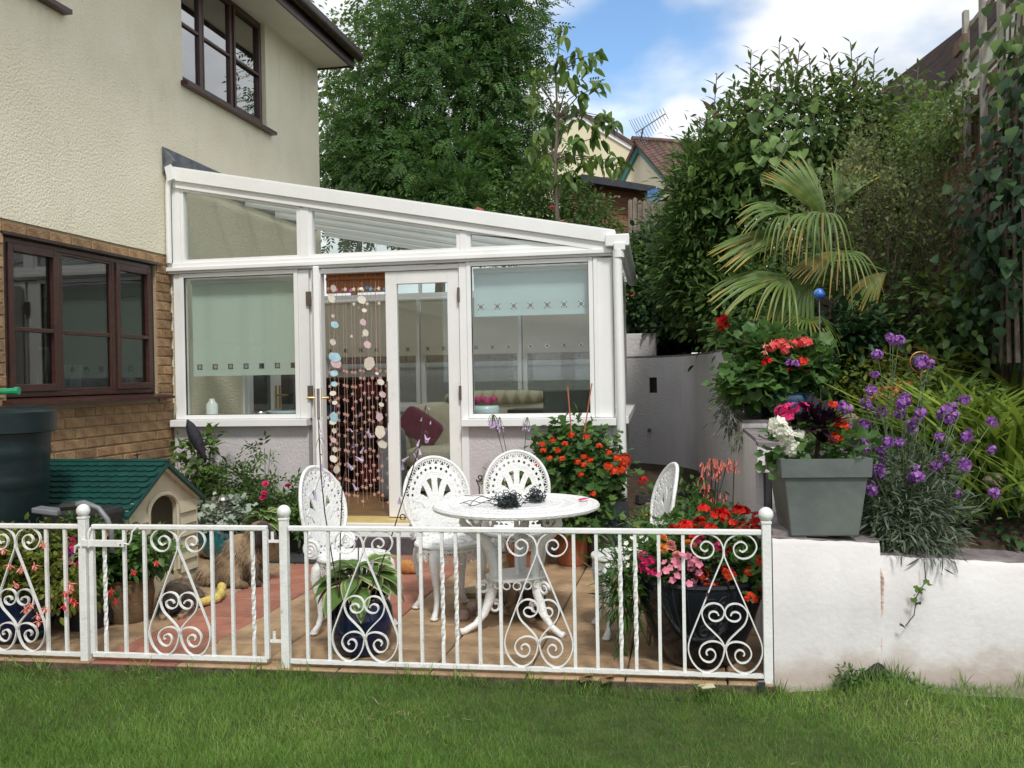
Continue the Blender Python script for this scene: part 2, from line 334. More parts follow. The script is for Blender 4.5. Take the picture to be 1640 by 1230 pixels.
# bricks: nearest three hundred as single pieces, the courses outside the picture joined
bw, bh, gp = 0.215, 0.065, 0.010
far_b = MB(); nb = 0; cache = {}
BRM = M['brick']
def brick_mesh(L):
    k = round(L, 3)
    if k not in cache:
        e = 0.0035; d = 0.014; q = MB(); y0, y1, z0, z1 = -L/2, L/2, -bh/2, bh/2
        q.add([(-0.03,y0,z0),(-0.03,y1,z0),(-0.03,y1,z1),(-0.03,y0,z1),(-e,y0,z0),(-e,y1,z0),(-e,y1,z1),(-e,y0,z1),(0,y0+e,z0+e),(0,y1-e,z0+e),(0,y1-e,z1-e),(0,y0+e,z1-e)],
              [(0,1,5,4),(1,2,6,5),(2,3,7,6),(3,0,4,7),(4,5,9,8),(5,6,10,9),(6,7,11,10),(7,4,8,11),(8,9,10,11)])
        cache[k] = mesh_of('brick', q, BRM)
    return cache[k]
for row in range(32):
    z = 0.0675+row*0.0755-0.03
    if z+bh/2 > 2.43: break
    y = 4.40-(0.1125 if row % 2 else 0)
    while y < 7.12:
        a, c = max(y, 4.40), min(y+bw, 7.128); segs = [(a, c)]
        if 1.25 < z+bh/2 and z-bh/2 < 2.345:      # cut round the window
            segs = []
            if a < 5.19: segs.append((a, min(c, 5.19)))
            if c > 6.915: segs.append((max(a, 6.915), c))
        for s0, s1 in segs:
            if s1-s0 < 0.03: continue
            if s1 > 4.95 and z > 0.55:
                inst('brick', brick_mesh(s1-s0), house, (HX+random.uniform(-0.0015,0.0025), (s0+s1)/2, z)); nb += 1
            else: far_b.box(HX-0.03, HX+0.001, s0, s1, z-bh/2, z+bh/2)
        y += bw+gp
far_b.box(HX-0.03, HX, -1.5, 4.39, 0, 2.42)
part('brick_courses', far_b, BRM, house, kind='stuff')

def sash(parent, y0, y1, z0, z1, x, wf, d, mat, bars_z=(), pane='glass', name='casement', pane_x=None):
    """one light of a window: rails, glazing bars and pane"""
    b = MB(); b.box(x-d, x, y0, y0+wf, z0, z1); b.box(x-d, x, y1-wf, y1, z0, z1); b.box(x-d, x, y0+wf, y1-wf, z0, z0+wf); b.box(x-d, x, y0+wf, y1-wf, z1-wf, z1)
    for zb in bars_z: b.box(x-d*0.8, x-0.004, y0+wf, y1-wf, zb-0.014, zb+0.014)
    f = part(name, b, mat, parent, bevel=0.004)
    return f
def pane(parent, y0, y1, z0, z1, x, mat): return part('pane', MB().box(x-0.006, x, y0, y1, z0, z1), mat, parent)
# lower window
b = MB(); x = HX-0.03; z0, z1 = 1.29, 2.325
b.box(x-0.07, x, 5.205, 5.25, z0, z1); b.box(x-0.07, x, 6.86, 6.90, z0, z1); b.box(x-0.07, x, 5.25, 6.86, z0, z0+0.035); b.box(x-0.07, x, 5.25, 6.86, z1-0.035, z1)
b.box(x-0.07, x, 5.735, 5.775, z0+0.035, z1-0.035); b.box(x-0.07, x, 6.35, 6.395, z0+0.035, z1-0.035)
wl = part('window', b, M['brown_frame'], house, bevel=0.004, label='ground floor window with three dark brown lights')
for (a, c, w) in ((5.25, 5.735, 0.05), (5.775, 6.35, 0.018), (6.395, 6.86, 0.05)):
    sash(wl, a, c, z0+0.035, z1-0.035, x+0.012 if w > 0.03 else x-0.004, w, 0.05, M['brown_frame'], (1.735,))
    for q0, q1 in ((z0+0.035+w, 1.72), (1.75, z1-0.035-w)): pane(wl, a+w, c-w, q0, q1, x-0.02, M['glass_low'])
b = MB(); b.prism([(HX-0.05,5.15,1.285),(HX+0.075,5.15,1.262),(HX+0.075,5.15,1.238),(HX-0.05,5.15,1.238)], (0,1.87,0)); part('window_sill', b, M['brown_frame'], wl)
b = MB().box(HX-0.02, HX+0.012, 5.17, 6.98, 2.332, 2.352); part('lintel', b, M['fascia'], house)
# upper windows
def upper(y0, y1, zb, lab):
    b = MB(); x = HX-0.045; zt = ZT-0.003; ym = [y0+(y1-y0)*0.255, y0+(y1-y0)*0.61]
    b.box(x-0.07, x, y0, y0+0.04, zb, zt); b.box(x-0.07, x, y1-0.045, y1, zb, zt); b.box(x-0.07, x, y0+0.04, y1-0.045, zb, zb+0.04); b.box(x-0.07, x, y0+0.04, y1-0.045, zt-0.04, zt)
    for q in ym: b.box(x-0.07, x, q-0.022, q+0.022, zb+0.04, zt-0.04)
    w = part('window', b, M['brown_frame'], house, bevel=0.004, label=lab)
    ed = [y0+0.04, ym[0]-0.022, ym[0]+0.022, ym[1]-0.022, ym[1]+0.022, y1-0.045]; zm = zb+0.53
    for i in range(3):
        a, c = ed[2*i], ed[2*i+1]; sash(w, a, c, zb+0.04, zt-0.04, x+(0.014 if i == 2 else 0.004), 0.035 if i == 2 else 0.022, 0.05, M['brown_frame'], (zm,))
        for q0, q1 in ((zb+0.065, zm-0.014), (zm+0.014, zt-0.065)): pane(w, a+0.022, c-0.022, q0, q1, x-0.02, M['glass_up'])
    b = MB(); b.prism([(HX-0.05,y0-0.03,zb+0.0),(HX+0.07,y0-0.03,zb-0.018),(HX+0.07,y0-0.03,zb-0.05),(HX-0.05,y0-0.03,zb-0.05)], (0,y1-y0+0.13,0)); part('window_sill', b, M['brown_frame'], w)
    part('room_backing', MB().box(HX-0.15, HX-0.116, y0, y1, zb, zt), M['dark_room'], w)  # flat panel behind the panes, dark colour standing in for the unlit room
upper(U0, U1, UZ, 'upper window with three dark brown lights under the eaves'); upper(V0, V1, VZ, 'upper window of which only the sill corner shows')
# room behind the lower window
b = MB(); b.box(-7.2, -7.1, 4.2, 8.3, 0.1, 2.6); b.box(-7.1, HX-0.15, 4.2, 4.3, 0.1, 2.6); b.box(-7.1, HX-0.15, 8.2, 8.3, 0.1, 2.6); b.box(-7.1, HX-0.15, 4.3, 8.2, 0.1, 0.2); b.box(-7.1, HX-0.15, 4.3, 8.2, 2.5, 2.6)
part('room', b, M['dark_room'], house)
M['soffit'] = surf('soffit_board', (0.62,0.58,0.47), (0.68,0.64,0.53), 0.6, 3.0, bump=0.2, bscale=30)
EX = -3.87; EY = 10.42
part('soffit', MB().box(HX-0.15, EX, -1.5, EY, ZT, ZT+0.02), M['soffit'], house)
part('fascia', MB().box(EX, EX+0.025, -1.5, EY, ZT-0.045, ZT+0.16), M['fascia'], house)
part('end_fascia', MB().box(HX-0.15, EX, EY, EY+0.02, ZT-0.02, ZT+0.18), M['fascia'], house)
b = MB(); prof = []
for k in range(9):
    a = math.pi*k/8; prof.append((EX+0.08-0.055*math.cos(a), ZT+0.115-0.075*math.sin(a)))
prof2 = [(px+(0.006 if k < 4 else -0.006)*0, pz+0.006) for k, (px, pz) in enumerate(prof)][::-1]
b.prism([(px, -1.5, pz) for px, pz in prof+prof2], (0, EY+1.52, 0)); part('gutter', b, M['fascia'], house, smooth='auto')
b = MB(); b.prism([(EX+0.08, -1.55, ZT+0.15),(EX+0.08,-1.55,ZT+0.20),(-7.6,-1.55,ZT+2.35),(-7.6,-1.55,ZT+2.30)], (0, EY+1.6, 0)); b.prism([(-7.6,-1.55,ZT+2.35),(-11.3,-1.55,ZT+0.1),(-11.3,-1.55,ZT+0.05),(-7.6,-1.55,ZT+2.30)], (0, EY+1.6, 0))
part('roof', b, M['fascia'], house)
# lead flashing above the conservatory roof
b = MB(); b.prism([(HX+0.002,7.02,3.32),(HX+0.002,8.0,3.305),(HX+0.002,10.2,3.25),(HX+0.002,10.2,3.10),(HX+0.002,7.02,3.10)], (0.012,0,0)); b.prism([(HX+0.014,7.045,3.30),(HX+0.10,7.03,3.20),(HX+0.07,7.02,3.14),(HX+0.014,7.02,3.12)], (0,0.05,0))
part('flashing', b, M['lead'], house)
# patio door from the conservatory into the house
M['brass'] = surf('brass', (0.50,0.34,0.12), (0.62,0.44,0.18), 0.3, 8.0, metal=0.9)
b = MB(); x = HX+0.02
b.box(x-0.08, x, D0, D0+0.07, 0.2, DZ); b.box(x-0.08, x, D1-0.07, D1, 0.2, DZ); b.box(x-0.08, x, D0+0.07, D1-0.07, DZ-0.07, DZ)
pd = part('patio_door', b, M['upvc'], house, label='white glazed door inside the conservatory')
for a, c in ((D0+0.07, (D0+D1)/2), ((D0+D1)/2, D1-0.07)):
    b = MB(); b.box(x-0.06, x+0.01, a+0.002, a+0.09, 0.22, DZ-0.07); b.box(x-0.06, x+0.01, c-0.09, c-0.002, 0.22, DZ-0.07); b.box(x-0.06, x+0.01, a+0.09, c-0.09, 0.22, 0.38); b.box(x-0.06, x+0.01, a+0.09, c-0.09, DZ-0.17, DZ-0.07)
    part('door_leaf', b, M['upvc'], pd); part('pane', MB().box(x-0.03, x-0.024, a+0.09, c-0.09, 0.38, DZ-0.17), M['glass_low'], pd)
for ya in ((D0+D1)/2-0.045, (D0+D1)/2+0.045):
    b = MB(); b.box(x+0.01, x+0.018, ya-0.017, ya+0.017, 1.08, 1.32); b.tube([(x+0.018,ya,1.22),(x+0.06,ya,1.22),(x+0.062,ya+0.09,1.215)], 0.009, 8); part('handle', b, M['brass'], pd)
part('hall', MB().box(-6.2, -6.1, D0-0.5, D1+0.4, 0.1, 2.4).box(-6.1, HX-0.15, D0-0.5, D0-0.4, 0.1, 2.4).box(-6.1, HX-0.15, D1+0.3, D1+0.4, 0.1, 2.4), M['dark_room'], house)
# things seen through the brown window: a white easel and plates standing on the inner sill
M['ceramic'] = surf('white_ceramic', (0.70,0.71,0.70), (0.78,0.79,0.78), 0.2, 5.0)
p = W(118, 600, X=HX-0.30); b = MB(); zb = 1.325
b.beam((HX-0.26,5.84,zb),(HX-0.28,5.93,zb+0.30), 0.014, 0.03); b.beam((HX-0.26,6.0,zb),(HX-0.28,5.935,zb+0.30), 0.014, 0.03); b.box(HX-0.30, HX-0.255, 5.88, 5.98, zb+0.29, zb+0.315); b.beam((HX-0.36,5.92,zb),(HX-0.28,5.93,zb+0.28), 0.014, 0.02)
solo('easel', b, M['ceramic'], 'small white folding easel standing inside the brown ground floor window', 'easel')
M['sill_in'] = surf('inner_sill', (0.55,0.56,0.54), (0.62,0.63,0.61), 0.4, 5.0)
part('inner_sill', MB().box(HX-0.42, HX-0.10, 5.1, 6.98, 1.295, 1.322), M['sill_in'], house)
for k in range(4):
    b = MB(); b.obox((HX-0.27, 6.06+k*0.055, zb+0.095), (0.055,0,0), (0,0.007,0.0), (0,0.02,0.095))
    solo('plate', b, M['ceramic'], ['first of four pale boards leaning upright behind the brown window, nearest the easel', 'second of four pale boards behind the brown window', 'third of four pale boards behind the brown window', 'last of four pale boards behind the brown window, farthest from the easel'][k], 'board', 'pale boards inside the brown window')
M['silver'] = surf('chrome', (0.6,0.6,0.6), (0.7,0.7,0.7), 0.15, 5.0, metal=1.0)
b = MB(); b.tube([(HX-0.22,5.42+0.035*math.cos(t),zb+0.037+0.035*math.sin(t)) for t in np.linspace(0, 6.28, 13)], 0.006, 5); b.box(HX-0.24,HX-0.20,5.44,5.54,zb,zb+0.012)
solo('napkin_ring', b, M['silver'], 'small shiny metal ring on the sill in the left light of the brown window', 'ring')
b = MB(); b.lathe([(0.02,0),(0.10,0.01),(0.13,0.06),(0.12,0.065),(0.02,0.02)], (HX-0.26,6.62,zb), 16)
solo('bowl', b, M['coping'], 'shallow dark bowl on the sill in the right light of the brown window', 'bowl')

# ================================================================ CONSERVATORY
CY, CB, CXL, CXR = 7.10, 10.30, -4.262, -0.585
def sx_(y): return CXR-0.04*(y-CY)      # the right hand side runs in slightly towards the back
FZ = 0.245      # inside floor
con = thing('conservatory', 'white lean-to conservatory against the house with sloping ribbed roof and lilac plinth', 'conservatory', (-2.4, 7.1, 0))
def frame_member(name, b, lab=None, bev=0.004): return part(name, b, M['upvc'], con, bevel=bev, label=lab)
def roofz(x, top=3.13): return top-(x+4.2)*(top-2.44)/3.62
# plinth
part('plinth_wall', MB().box(CXL, -3.07, CY, CY+0.16, 0.0, 1.0), M['plinth'], con)
part('plinth_wall', MB().box(-1.765, CXR, CY, CY+0.16, 0.0, 0.985), M['plinth'], con)
part('plinth_wall', MB().prism([(sx_(CY+.16)-0.16,CY+.16,0),(sx_(CY+.16)-.001,CY+.16,0),(sx_(CB)-.001,CB-.001,0),(sx_(CB)-.16,CB-.001,0)], (0,0,0.985)), M['plinth'], con)
part('plinth_wall', MB().box(CXL, sx_(CB)-0.001, CB, CB+0.16, 0.0, 0.985), M['plinth'], con)
M['step_dark'] = surf('slate_step', (0.055,0.05,0.06), (0.10,0.09,0.10), 0.7, 12.0, bump=0.4)
part('step_base', MB().box(-3.33, -1.74, 6.92, CY, 0.0, 0.125), M['step_dark'], con)
part('step', MB().box(-3.12, -1.74, 6.96, CY, 0.126, 0.235), M['upvc'], con, bevel=0.006)
M['threshold'] = surf('timber_threshold', (0.55,0.42,0.16), (0.62,0.50,0.22), 0.5, 9.0)
part('threshold', MB().box(-2.95, -1.78, 6.985, CY+0.1, 0.236, 0.256), M['threshold'], con)
# sills
frame_member('sill', MB().box(CXL, -3.055, CY-0.075, CY+0.17, 1.001, 1.058)); frame_member('sill', MB().box(-1.775, CXR+0.05, CY-0.075, CY+0.17, 0.987, 1.045))
frame_member('sill', MB().prism([(sx_(CY)-.17,CY+.175,.987),(sx_(CY)+.09,CY+.175,.987),(sx_(CB)+.09,CB-.035,.987),(sx_(CB)-.17,CB-.035,.987)], (0,0,0.058))); frame_member('sill', MB().box(CXL, CXR-0.175, CB-0.03, CB+0.25, 0.987, 1.045))
# front posts, transom, head
TZ0, TZ1 = 2.262, 2.36
for a, c, z0, z1 in ((CXL+0.02, -4.185, 1.06, TZ0), (-3.135, -3.045, 1.06, TZ0), (-3.02, -2.94, 0.25, TZ0), (-1.79, -1.73, 0.25, TZ0), (-0.735, CXR-0.002, 1.047, TZ0)):
    frame_member('post', MB().box(a, c, CY-0.01, CY+0.075, z0, z1))
frame_member('post', MB().box(-3.045, -3.02, CY+0.02, CY+0.07, 0.25, TZ0))
frame_member('post', MB().box(-0.733, -0.70, CY-0.022, CY-0.011, 1.05, TZ0)); 
b = MB(); b.box(CXL-0.02, CXR+0.0, CY-0.03, CY+0.085, TZ0+0.012, TZ1); b.box(CXL-0.02, CXR+0.0, CY-0.055, CY-0.03, TZ0+0.03, TZ0+0.062); frame_member('transom', b)
frame_member('door_head', MB().box(-2.94, -1.79, CY-0.005, CY+0.07, TZ0-0.035, TZ0))
frame_member('corner_post', MB().box(CXL+0.02, CXL+0.095, CY-0.012, CY+0.08, TZ1, 3.02))
frame_member('mullion', MB().box(-3.108, -3.03, CY-0.015, CY+0.075, TZ1, roofz(-3.07)-0.145)); frame_member('mullion', MB().box(-1.775, -1.718, CY-0.015, CY+0.075, TZ1, roofz(-1.75)-0.145))
def fixed_light(x0, x1, z0, z1, nm='window', w=0.035, y=CY):
    b = MB(); b.box(x0, x0+w, y-0.016, y+0.05, z0, z1); b.box(x1-w, x1, y-0.016, y+0.05, z0, z1); b.box(x0+w, x1-w, y-0.016, y+0.05, z0, z0+w); b.box(x0+w, x1-w, y-0.016, y+0.05, z1-w, z1)
    f = part(nm, b, M['upvc'], con, bevel=0.004); g4 = 0.004; gk = MB(); a0, a1, c0, c1 = x0+w, x1-w, z0+w, z1-w; gk.box(a0, a0+g4, y-0.003, y+0.014, c0, c1); gk.box(a1-g4, a1, y-0.003, y+0.014, c0, c1); gk.box(a0+g4, a1-g4, y-0.003, y+0.014, c0, c0+g4); gk.box(a0+g4, a1-g4, y-0.003, y+0.014, c1-g4, c1); part('gasket', gk, M['fascia'], f); part('pane', MB().box(x0+w, x1-w, y+0.015, y+0.021, z0+w, z1-w), M['glass'], f); return f
fixed_light(-4.184, -3.136, 1.06, TZ0+0.01); fixed_light(-1.728, -0.736, 1.047, TZ0+0.01)
# sloping lights above the transom
def slope_light(x0, x1):
    w = 0.028; t0, t1 = roofz(x0)-0.135, roofz(x1)-0.135; zb = TZ1; y0, y1 = CY-0.008, CY+0.05
    b = MB(); b.prism([(x0,y0,zb),(x1,y0,zb),(x1,y0,zb+w),(x0,y0,zb+w)], (0,y1-y0,0)); b.prism([(x0,y0,t0-w),(x1,y0,max(t1-w,zb)),(x1,y0,t1),(x0,y0,t0)], (0,y1-y0,0))
    b.prism([(x0,y0,zb+w),(x0+w,y0,zb+w),(x0+w,y0,t0-w-0.005),(x0,y0,t0-w)], (0,y1-y0,0))
    if t1-w > zb+w+0.02: b.prism([(x1-w,y0,zb+w),(x1,y0,zb+w),(x1,y0,t1-w),(x1-w,y0,t1-w+0.005)], (0,y1-y0,0))
    f = part('sloping_light', b, M['upvc'], con); g = MB(); g.prism([(x0+w,CY+0.02,zb+w),(x1-w,CY+0.02,zb+w),(x1-w,CY+0.02,max(t1-w,zb+w+0.004)),(x0+w,CY+0.02,t0-w)], (0,0.006,0)); part('pane', g, M['glass'], f)
slope_light(-4.165, -3.108); slope_light(-3.03, -1.775); slope_light(-1.718, -0.72)
b = MB(); b.prism([(-0.72,CY-0.01,TZ1),(CXR,CY-0.01,TZ1),(CXR,CY-0.01,roofz(CXR)-0.13),(-0.72,CY-0.01,roofz(-0.72)-0.13)], (0,0.07,0)); part('gable_infill', b, M['upvc'], con)
# barge board along the front edge of the roof
b = MB(); b.prism([(-4.235,CY-0.06,roofz(-4.235)+0.015),(-0.555,CY-0.06,roofz(-0.555)+0.015),(-0.555,CY-0.06,roofz(-0.555)-0.075),(-4.235,CY-0.06,roofz(-4.235)-0.085)], (0,0.04,0))
part('bargeboard', b, M['upvc'], con)
b = MB(); b.prism([(-4.21,CY-0.035,roofz(-4.21)-0.085),(-0.60,CY-0.035,roofz(-0.60)-0.075),(-0.60,CY-0.035,roofz(-0.60)-0.142),(-4.21,CY-0.035,roofz(-4.21)-0.142)], (0,0.10,0)); part('roof_rail', b, M['upvc'], con)
b = MB(); b.prism([(-4.24,CY-0.055,roofz(-4.24)+0.016),(-0.56,CY-0.055,roofz(-0.56)+0.016),(-0.56,CY-0.055,roofz(-0.56)+0.028),(-4.24,CY-0.055,roofz(-4.24)+0.028)], (0,0.10,0)); part('capping', b, M['upvc'], con)
b = MB(); b.tube([(-4.25,CY-0.05,2.36),(-4.25,CY-0.05,2.98),(-4.235,CY-0.05,3.07)], 0.022, 8); b.obox((-4.215,CY-0.075,3.10),(0.028,0,0.01),(0,0.012,0),(-0.012,0,0.06)); part('edge_trim', b, M['upvc'], con)
# ribbed translucent roof: glazing bars and sheets
m, nt, N, L = new_mat('ribbed_sheet'); out = N('ShaderNodeOutputMaterial'); tr = N('ShaderNodeBsdfTransparent'); tr.inputs[0].default_value = (0.75,0.77,0.77,1)
tl = N('ShaderNodeBsdfTranslucent'); tl.inputs[0].default_value = (0.74,0.75,0.74,1); df = N('ShaderNodeBsdfPrincipled'); df.inputs['Base Color'].default_value = (0.5,0.5,0.47,1); df.inputs['Roughness'].default_value = 0.25
m1 = N('ShaderNodeMixShader'); m1.inputs[0].default_value = 0.45; L(tl.outputs[0], m1.inputs[1]); L(df.outputs[0], m1.inputs[2])
m2 = N('ShaderNodeMixShader'); tc = N('ShaderNodeTexCoord'); wv = N('ShaderNodeTexWave'); wv.wave_type = 'BANDS'; wv.bands_direction = 'Y'; wv.inputs['Scale'].default_value = 9; wv.inputs['Distortion'].default_value = 0.4
L(tc.outputs['Object'], wv.inputs['Vector']); mr = N('ShaderNodeMapRange'); mr.inputs[3].default_value = 0.45; mr.inputs[4].default_value = 0.97; L(wv.outputs[0], mr.inputs[0]); L(mr.outputs[0], m2.inputs[0])
L(tr.outputs[0], m2.inputs[1]); L(m1.outputs[0], m2.inputs[2]); L(m2.outputs[0], out.inputs[0]); M['ribbed'] = m
nbar = 5; ysb = np.linspace(CY+0.02, CB+0.12, nbar+1)
for k in range(nbar+1):
    y = ysb[k]; c_ = sx_(y)+0.02; a = (-4.25, y, roofz(-4.25)-0.03); c = (c_, y, roofz(c_)-0.03)
    if k: part('rafter', MB().beam(a, c, 0.05, 0.07), M['upvc'], con)
for k in range(nbar):
    y0, y1 = ysb[k]+0.026, ysb[k+1]-0.026; b = MB(); n = 12
    for t in (0, 0.012): 
        for i in range(n): pass
    st = np.linspace(y0, y1, 2*n+1); P = []; 
    for x in (-4.24, -0.58):
        for i, y in enumerate(st): P.append((x, y, roofz(x)+(0.006 if i % 2 else 0.0)))
    w_ = 2*n+1; b.add(P, [(i, i+1, w_+i+1, w_+i) for i in range(w_-1)]); part('roof_sheet', b, M['ribbed'], con)
# side glazing (right) and rear glazing
def side_light(y0, y1):
    x = sx_((y0+y1)/2)-0.03; w = 0.04; b = MB(); z0, z1 = 1.047, 2.262; b.box(x-0.06, x, y0, y0+w, z0, z1); b.box(x-0.06, x, y1-w, y1, z0, z1); b.box(x-0.06, x, y0+w, y1-w, z0, z0+w); b.box(x-0.06, x, y0+w, y1-w, z1-w, z1)
    f = part('window', b, M['upvc'], con); part('pane', MB().box(x-0.03, x-0.024, y0+w, y1-w, z0+w, z1-w), M['glass'], f)
for a, c in ((7.18, 8.20), (8.22, 9.24), (9.26, 10.27)): side_light(a, c)
frame_member('eaves_beam', MB().prism([(sx_(CY)-.10,CY+.09,2.264),(sx_(CY)-.003,CY+.09,2.264),(sx_(CB)-.003,CB-.01,2.264),(sx_(CB)-.10,CB-.01,2.264)], (0,0,0.156)))
def rear_light(x0, x1):
    w = 0.045; b = MB(); z0, z1 = 1.047, 2.262; y = CB; b.box(x0, x0+w, y, y+0.06, z0, z1); b.box(x1-w, x1, y, y+0.06, z0, z1); b.box(x0+w, x1-w, y, y+0.06, z0, z0+w); b.box(x0+w, x1-w, y, y+0.06, z1-w, z1)
    f = part('window', b, M['upvc'], con); part('pane', MB().box(x0+w, x1-w, y+0.03, y+0.036, z0+w, z1-w), M['glass'], f)
for a, c in ((-4.25, -3.08), (-3.06, -1.89), (-1.87, -0.83)): rear_light(a, c)
frame_member('corner_post', MB().box(-0.828, -0.715, CB-0.02, CB+0.08, 1.047, 2.262)); frame_member('transom', MB().box(-4.25, sx_(CB), CB-0.005, CB+0.075, 2.264, 2.35))
for a, c in ((-4.20,-3.08), (-3.05,-1.80), (-1.77,-0.85)):
    b = MB(); b.prism([(a,CB+0.03,2.352),(c,CB+0.03,2.352),(c,CB+0.03,roofz(c)-0.08),(a,CB+0.03,roofz(a)-0.08)], (0,0.006,0)); part('pane', b, M['glass'], con)
    frame_member('mullion', MB().box(c, c+0.03, CB, CB+0.06, 2.352, roofz(c)-0.08))
# floor
M['floor_wood'] = surf('wood_floor', (0.22,0.125,0.06), (0.34,0.205,0.105), 0.4, 5.0, stretch=(1,7,1), bump=0.1)
part('floor', MB().box(CXL, CXR-0.17, CY+0.11, CB, 0.1, FZ-0.005), M['floor_wood'], con)
# gutter, hopper, downpipe
b = MB(); gx, gz = CXR+0.075, 2.41; prof = [(gx-0.055*math.cos(math.pi*k/8), gz-0.065*math.sin(math.pi*k/8)) for k in range(9)]; prof += [(px*0.9+gx*0.1, pz+0.006) for px, pz in prof[::-1]]
b.prism([(px, CY-0.04, pz) for px, pz in prof], (-0.04*3.3, 3.3, 0)); part('gutter', b, M['upvc'], con, smooth='auto')
b = MB(); b.box(CXR-0.045, CXR+0.135, CY-0.10, CY-0.045, 2.335, 2.425); b.box(CXR+0.02, CXR+0.105, CY-0.115, CY-0.02, 2.30, 2.36); part('gutter_end', b, M['upvc'], con, bevel=0.008)
b = MB(); px = CXR+0.052; py = CY-0.075; b.tube([(px-0.01,py,2.31),(px,py,1.2),(px,py,0.03)], 0.036, 14); b.tube([(px,py,2.31),(px,py,2.25)], 0.044, 14); part('downpipe', b, M['upvc'], con, smooth='auto')
part('corner_plinth_trim', MB().box(CXR-0.012, CXR+0.022, CY-0.012, CY+0.03, 0.0, 0.985), M['upvc'], con)
# right hand door leaf, closed
def leaf(parent_label, origin, ax, width, handle_side):
    """door leaf in its own plane: ax is the unit vector along the leaf"""
    ax = np.array(ax, float); nn = np.array([-ax[1], ax[0], 0.0]); o = np.array(origin, float); z0, z1 = FZ+0.018, TZ0-0.04; w = 0.095; t = 0.022
    def bx(a, c, q0, q1, tt=t): return (o+ax*(a+c)/2+np.array([0,0,(q0+q1)/2]), ax*(c-a)/2, nn*tt, (0,0,(q1-q0)/2))
    b = MB(); b.obox(*bx(0, w, z0, z1)); b.obox(*bx(width-w, width, z0, z1)); b.obox(*bx(w, width-w, z0, z0+0.16)); b.obox(*bx(w, width-w, z1-0.10, z1))
    d = part('door', b, M['white'], con, bevel=0.004, label=parent_label); g = MB(); g.obox(*bx(w, width-w, z0+0.16, z1-0.10, 0.004)); part('pane', g, M['glass'], d); return d, o, ax, nn
d1, o1, a1, n1_ = leaf('closed right hand leaf of the glazed double door', (-2.402, CY+0.035, 0), (1,0,0), 0.605, 0)
M['hinge'] = surf('brown_hinge', (0.10,0.07,0.06), (0.15,0.11,0.09), 0.4, 9.0)
for z in (2.02, 1.25, 0.45): part('hinge', MB().box(-1.802, -1.782, CY-0.022, CY+0.02, z-0.055, z+0.055), M['hinge'], d1)
part('lock_plate', MB().box(-2.40, -2.392, CY-0.0, CY+0.012, 1.02, 1.35), M['hinge'], d1)
# left hand leaf, standing open towards the lawn, seen edge on
hx, hy = -2.985, CY-0.02; dd = np.array([0.405,-0.914]); dd /= np.linalg.norm(dd)
d2, o2, a2, n2_ = leaf('open left hand leaf of the double door, seen edge on', (hx, hy, 0), (dd[0], dd[1], 0), 0.56, 1)
e = np.array([hx, hy, 0])+np.array([dd[0], dd[1], 0])*0.56; nn = np.array([-dd[1], dd[0], 0])
b = MB(); b.obox(e+np.array([0,0,1.19])+np.array([dd[0],dd[1],0])*0.002, np.array([dd[0],dd[1],0])*0.002, nn*0.011, (0,0,0.115)); part('lock_plate', b, M['coping'], d2)
for s in (1, -1):
    k = e-np.array([dd[0],dd[1],0])*0.05+nn*s*0.024; b = MB(); b.obox(k+np.array([0,0,1.2]), np.array([dd[0],dd[1],0])*0.016, nn*0.004, (0,0,0.11)); b.tube([k+np.array([0,0,1.235]), k+nn*s*0.05+np.array([0,0,1.235]), k+nn*s*0.052+np.array([0,0,1.23])-np.array([dd[0],dd[1],0])*0.09], 0.009, 8); part('handle', b, M['brass'], d2)
for z, h in ((2.03, 0.055), (1.27, 0.055)): part('hinge', MB().box(-3.06, -3.02, CY-0.03, CY-0.011, z-h, z+h), M['hinge'], d2)

# roller blinds
def blindmat(name, c):
    m, nt, N, L = new_mat(name); out = N('ShaderNodeOutputMaterial'); b = N('ShaderNodeBsdfPrincipled'); b.inputs['Base Color'].default_value = (*c, 1); b.inputs['Roughness'].default_value = 0.8
    tc = N('ShaderNodeTexCoord'); n = N('ShaderNodeTexNoise'); n.inputs['Scale'].default_value = 220; L(tc.outputs['Object'], n.inputs['Vector']); bp = N('ShaderNodeBump'); bp.inputs['Strength'].default_value = 0.2; L(n.outputs[0], bp.inputs['Height']); L(bp.outputs[0], b.inputs['Normal'])
    t = N('ShaderNodeBsdfTranslucent'); t.inputs[0].default_value = (*c, 1); mx = N('ShaderNodeMixShader'); mx.inputs[0].default_value = 0.5; L(b.outputs[0], mx.inputs[1]); L(t.outputs[0], mx.inputs[2]); L(mx.outputs[0], out.inputs[0]); return m
M['blind_green'] = blindmat('pale_green_blind', (0.80,0.86,0.79)); M['blind_blue'] = blindmat('pale_blue_blind', (0.80,0.89,0.91)); M['blind_cream'] = blindmat('cream_blind', (0.74,0.71,0.62))
